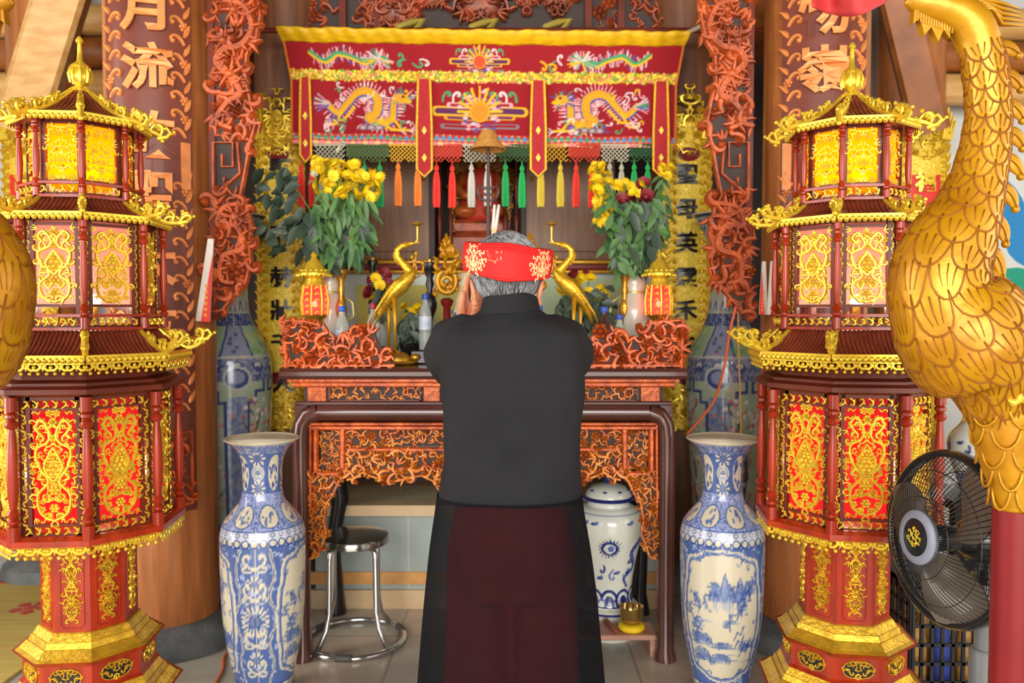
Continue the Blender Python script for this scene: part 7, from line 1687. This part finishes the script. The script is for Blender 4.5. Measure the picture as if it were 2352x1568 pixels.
# ================================================================= GILDED PHOENIX POLES IN FRONT
PY = 1.72
scale_m = goldc
def phoenix(sg, label):
    """big carved bird; modelled for the right-hand side, sg=-1 mirrors it"""
    bx = at(2330, 1200, PY).x; ox = -.111
    t = thing('gilded_phoenix', label, 'statue', (bx if sg > 0 else 2 * ox - bx, PY, 0), 0, 'gilded phoenix statues on red poles')
    def p(px, py, dy=0.0): w_ = at(px, py, PY); return Vector((sg * (w_.x - bx), dy, w_.z))
    k = PY / F
    path = [(2300, 1010, 50), (2296, 960, 66), (2290, 910, 88), (2278, 850, 128), (2232, 790, 150), (2192, 730, 142), (2160, 670, 112), (2162, 610, 104), (2190, 545, 92), (2222, 480, 72), (2246, 410, 58), (2262, 340, 52), (2270, 265, 47), (2266, 190, 46), (2254, 120, 45), (2232, 62, 46), (2195, 30, 42), (2150, 14, 38), (2110, 6, 28), (2084, 2, 12)]
    P3 = smooth_profile3([p(x, y) for x, y, r in path], 90); rs = [r for r in np.interp(np.linspace(0, len(path) - 1, 91), range(len(path)), [r * k for *_, r in path])]
    mb = MB(); mb.tube(P3, rs, 26); mb.build('neck_and_breast', scale_m, t, smooth='all')
    # overlapping scale feathers: each an arched rim with quill lines, cut on the surface
    n = len(P3); cum = [0.0]
    for i in range(1, n): cum.append(cum[-1] + (P3[i] - P3[i - 1]).length)
    def S(d_, a, off=.0006):
        i = float(np.interp(d_, cum, range(n))); j = min(int(i), n - 2); q = i - j; c = P3[j].lerp(P3[j + 1], q); r = rs[j] + (rs[j + 1] - rs[j]) * q
        t0 = (P3[min(j + 1, n - 1)] - P3[max(j - 1, 0)]).normalized(); t1 = (P3[min(j + 2, n - 1)] - P3[j]).normalized(); tg = t0.lerp(t1, q).normalized()
        return c + (Vector((0, -1, 0)) * math.cos(a) + tg.cross(Vector((0, -1, 0))) * math.sin(a)) * (r + off)
    mb = MB(); d_ = cum[3] + .05; row = 0
    while d_ < cum[-1] - .17:
        r = float(np.interp(d_, cum, rs)); m_ = max(5, int(2 * PI * r / .066)); hw_ = PI / m_ * .98; L = .030 + r * .34
        for j in range(m_):
            a = 2 * PI * (j + .5 * (row % 2)) / m_
            mb.tube([S(d_ - L * (math.sin(b) ** .8), a + hw_ * math.cos(b)) for b in np.linspace(.02, PI - .02, 11)], [.0008, .0017, .002, .0022, .0022, .0022, .0022, .0022, .002, .0017, .0008], 5)
            for b in (-.42, 0, .42): mb.tube([S(d_ - L * (.12 + .1 * abs(b)), a + hw_ * b * 1.2), S(d_ - L * .42, a + hw_ * b * .95), S(d_ - L * .70, a + hw_ * b * .6)], [.0016, .0013, .0005], 4)
        d_ += L * .70; row += 1
    mb.build('scale_feathers', goldo, t, smooth='all')
    # long combed feathers on the breast front
    mb = MB()
    for i in range(12):
        a = -.9 + i * .17; b0 = p(2150 + 4 * i, 690 + 7 * i); off = Vector((0, -.07 - .014 * math.sin(i * .3), 0))
        mb.tube([b0 + off * .6 , p(2165 + 9 * i, 760 + 6 * i) + off * 1.35, p(2200 + 13 * i, 830 + 3 * i) + off * 1.2], [.002, .006, .002], 6)
    for i in range(5):
        cx0, cy0 = 2340, 790; q = [p(cx0 - (20 + 26 * i) * math.cos(b), cy0 + (14 + 16 * i) * math.sin(b)) + Vector((0, -.115 + .006 * i, 0)) for b in np.linspace(-.6, 2.2, 12)]; mb.tube(q, [.002] + [.005] * 10 + [.002], 6)
    mb.build('breast_feathers', goldo, t, smooth='all')
    # dorsal fin feathers along the back of the neck
    for (x, y, L, a) in ((2296, 110, 52, 10), (2306, 170, 56, -8), (2312, 235, 58, -14), (2314, 300, 56, -14), (2308, 360, 60, -16), (2296, 425, 66, -22), (2276, 490, 76, -30), (2262, 560, 86, -30), (2262, 620, 92, -26)):
        pts = []; w_ = []; th = math.radians(a); q = [x - 10, y]
        for i in range(9): pts.append(p(q[0], q[1])); w_.append((4 + 15 * math.sin(PI * (.15 + .8 * i / 8))) * k); q[0] += L / 7 * math.cos(th); q[1] -= L / 7 * math.sin(th); th -= .14
        m_ = MB(); m_.tube(pts, w_, 10, ratio=.35, flatn=(0, -1, 0)); m_.ball(*pts[-1], .009, 8); m_.tube([(v + Vector((0, -.009, 0))) for v in pts], [.002] * 9, 5); m_.build('back_feather', scale_m, t, smooth='all')
    # head: beak, beard, crest
    m_ = MB(); m_.tube([p(2120, -2), p(2090, 2), p(2078, 10)], [.026, .016, .003], 10); m_.tube([p(2140, 22), p(2105, 18), p(2092, 14)], [.014, .010, .003], 8)
    for s in (-1, 1): m_.ball(*(p(2150, -4) + Vector((0, s * .032, 0))), .012, 10)
    m_.build('head_and_beak', scale_m, t, smooth='all')
    m_ = MB()
    zig = [p(2096, 24), p(2092, 58), p(2108, 46), p(2118, 84), p(2134, 66), p(2150, 98), p(2162, 72), p(2176, 90), p(2178, 58), p(2200, 60), p(2180, 40), p(2130, 22)]
    vs = [v + Vector((0, -.010, 0)) for v in zig] + [v + Vector((0, .010, 0)) for v in zig]; n_ = len(zig); m_.add(vs, [tuple(range(n_)), tuple(range(n_, 2 * n_))[::-1]] + [(i, n_ + i, n_ + (i + 1) % n_, (i + 1) % n_) for i in range(n_)])
    for i in range(14): a, b = p(2104 + 6 * i, 26 + 2 * i), p(2102 + 6 * i, 52 + 2.2 * i); m_.tube([a + Vector((0, -.011, 0)), b + Vector((0, -.011, 0))], .0018, 5)
    m_.build('beard_fin', scale_m, t)
    m_ = MB()
    for i in range(5): m_.tube([p(2190 + 10 * i, 16), p(2240 + 10 * i, -2 + 6 * i), p(2300, 8 + 12 * i), p(2340 + 4 * i, 20 + 10 * i)], [.004, .010, .008, .003], 7, ratio=.5)
    m_.build('swept_crest', scale_m, t, smooth='all')
    # leg sheath and pole
    m_ = MB(); m_.tube([p(2300, 880), p(2304, 960), p(2312, 1040), p(2322, 1110), p(2330, 1160), p(2332, 1168)], [.075, .066, .058, .044, .042, .041], 24)
    for i in range(5):
        for j in range(6):
            a = j * PI / 3 + (i % 2) * .5; c = p(2306 + 5 * i, 920 + 48 * i); r = np.interp(i, [0, 4], [.074, .047]); L = .05
            rim = [c + Vector((r * math.sin(a + .42 * math.cos(b)), -r * math.cos(a + .42 * math.cos(b)), -L * math.sin(b))) for b in np.linspace(0, PI, 9)]; m_.tube(rim, [.001] + [.003] * 7 + [.001], 5)
    m_.build('leg_sheath', scale_m, t, smooth='all')
    m_ = MB()
    for q in ([(2262, 905), (2270, 915), (2284, 908), (2286, 892), (2276, 886)], [(2300, 870), (2296, 905), (2310, 925), (2330, 905)], [(2318, 890), (2330, 940), (2345, 955), (2356, 940)]): m_.tube([p(*v) + Vector((0, -.082, 0)) for v in q], [.004] + [.010] * (len(q) - 2) + [.005], 8)
    m_.build('leaf_curl', goldb, t, smooth='all')
    zt_ = p(2332, 1168).z; m_ = MB(); c = p(2334, 1168); m_.lathe([(.046, 0), (.046, zt_)], 28, c.x, c.y); m_.build('red_pole', redlac, t, smooth=40)
    m_ = MB(); m_.lathe([(.10, 0), (.10, .03), (.085, .05), (.065, .10), (.05, .14)], 32, c.x, c.y); m_.build('pole_foot', scale_m, t, smooth=40)
    return t
phoenix(1, 'large gilded phoenix with scaled neck at the right edge, on a dark red pole')
phoenix(-1, 'large gilded phoenix whose breast shows at the left edge')
# red cloth flag overhead
mb = MB(); mb.grid(24, 8, lambda a, b: tuple(at(1868 + 170 * a, 26 - 90 * b - 14 * math.sin(a * PI) * (1 - b) * -1 * .9 - (1 - math.sin(PI * (.15 + .85 * a))) * 22 * (1 - b), 2.0 + .05 * math.sin(a * 7 + b))))
o = mb.build('red_flag', mat('flag_cloth', (198, 56, 56), .7, var=.05), smooth='all'); so = o.modifiers.new('thickness', 'SOLIDIFY'); so.thickness = .004
tag(o, 'red cloth edge hanging overhead at top right', 'flag')
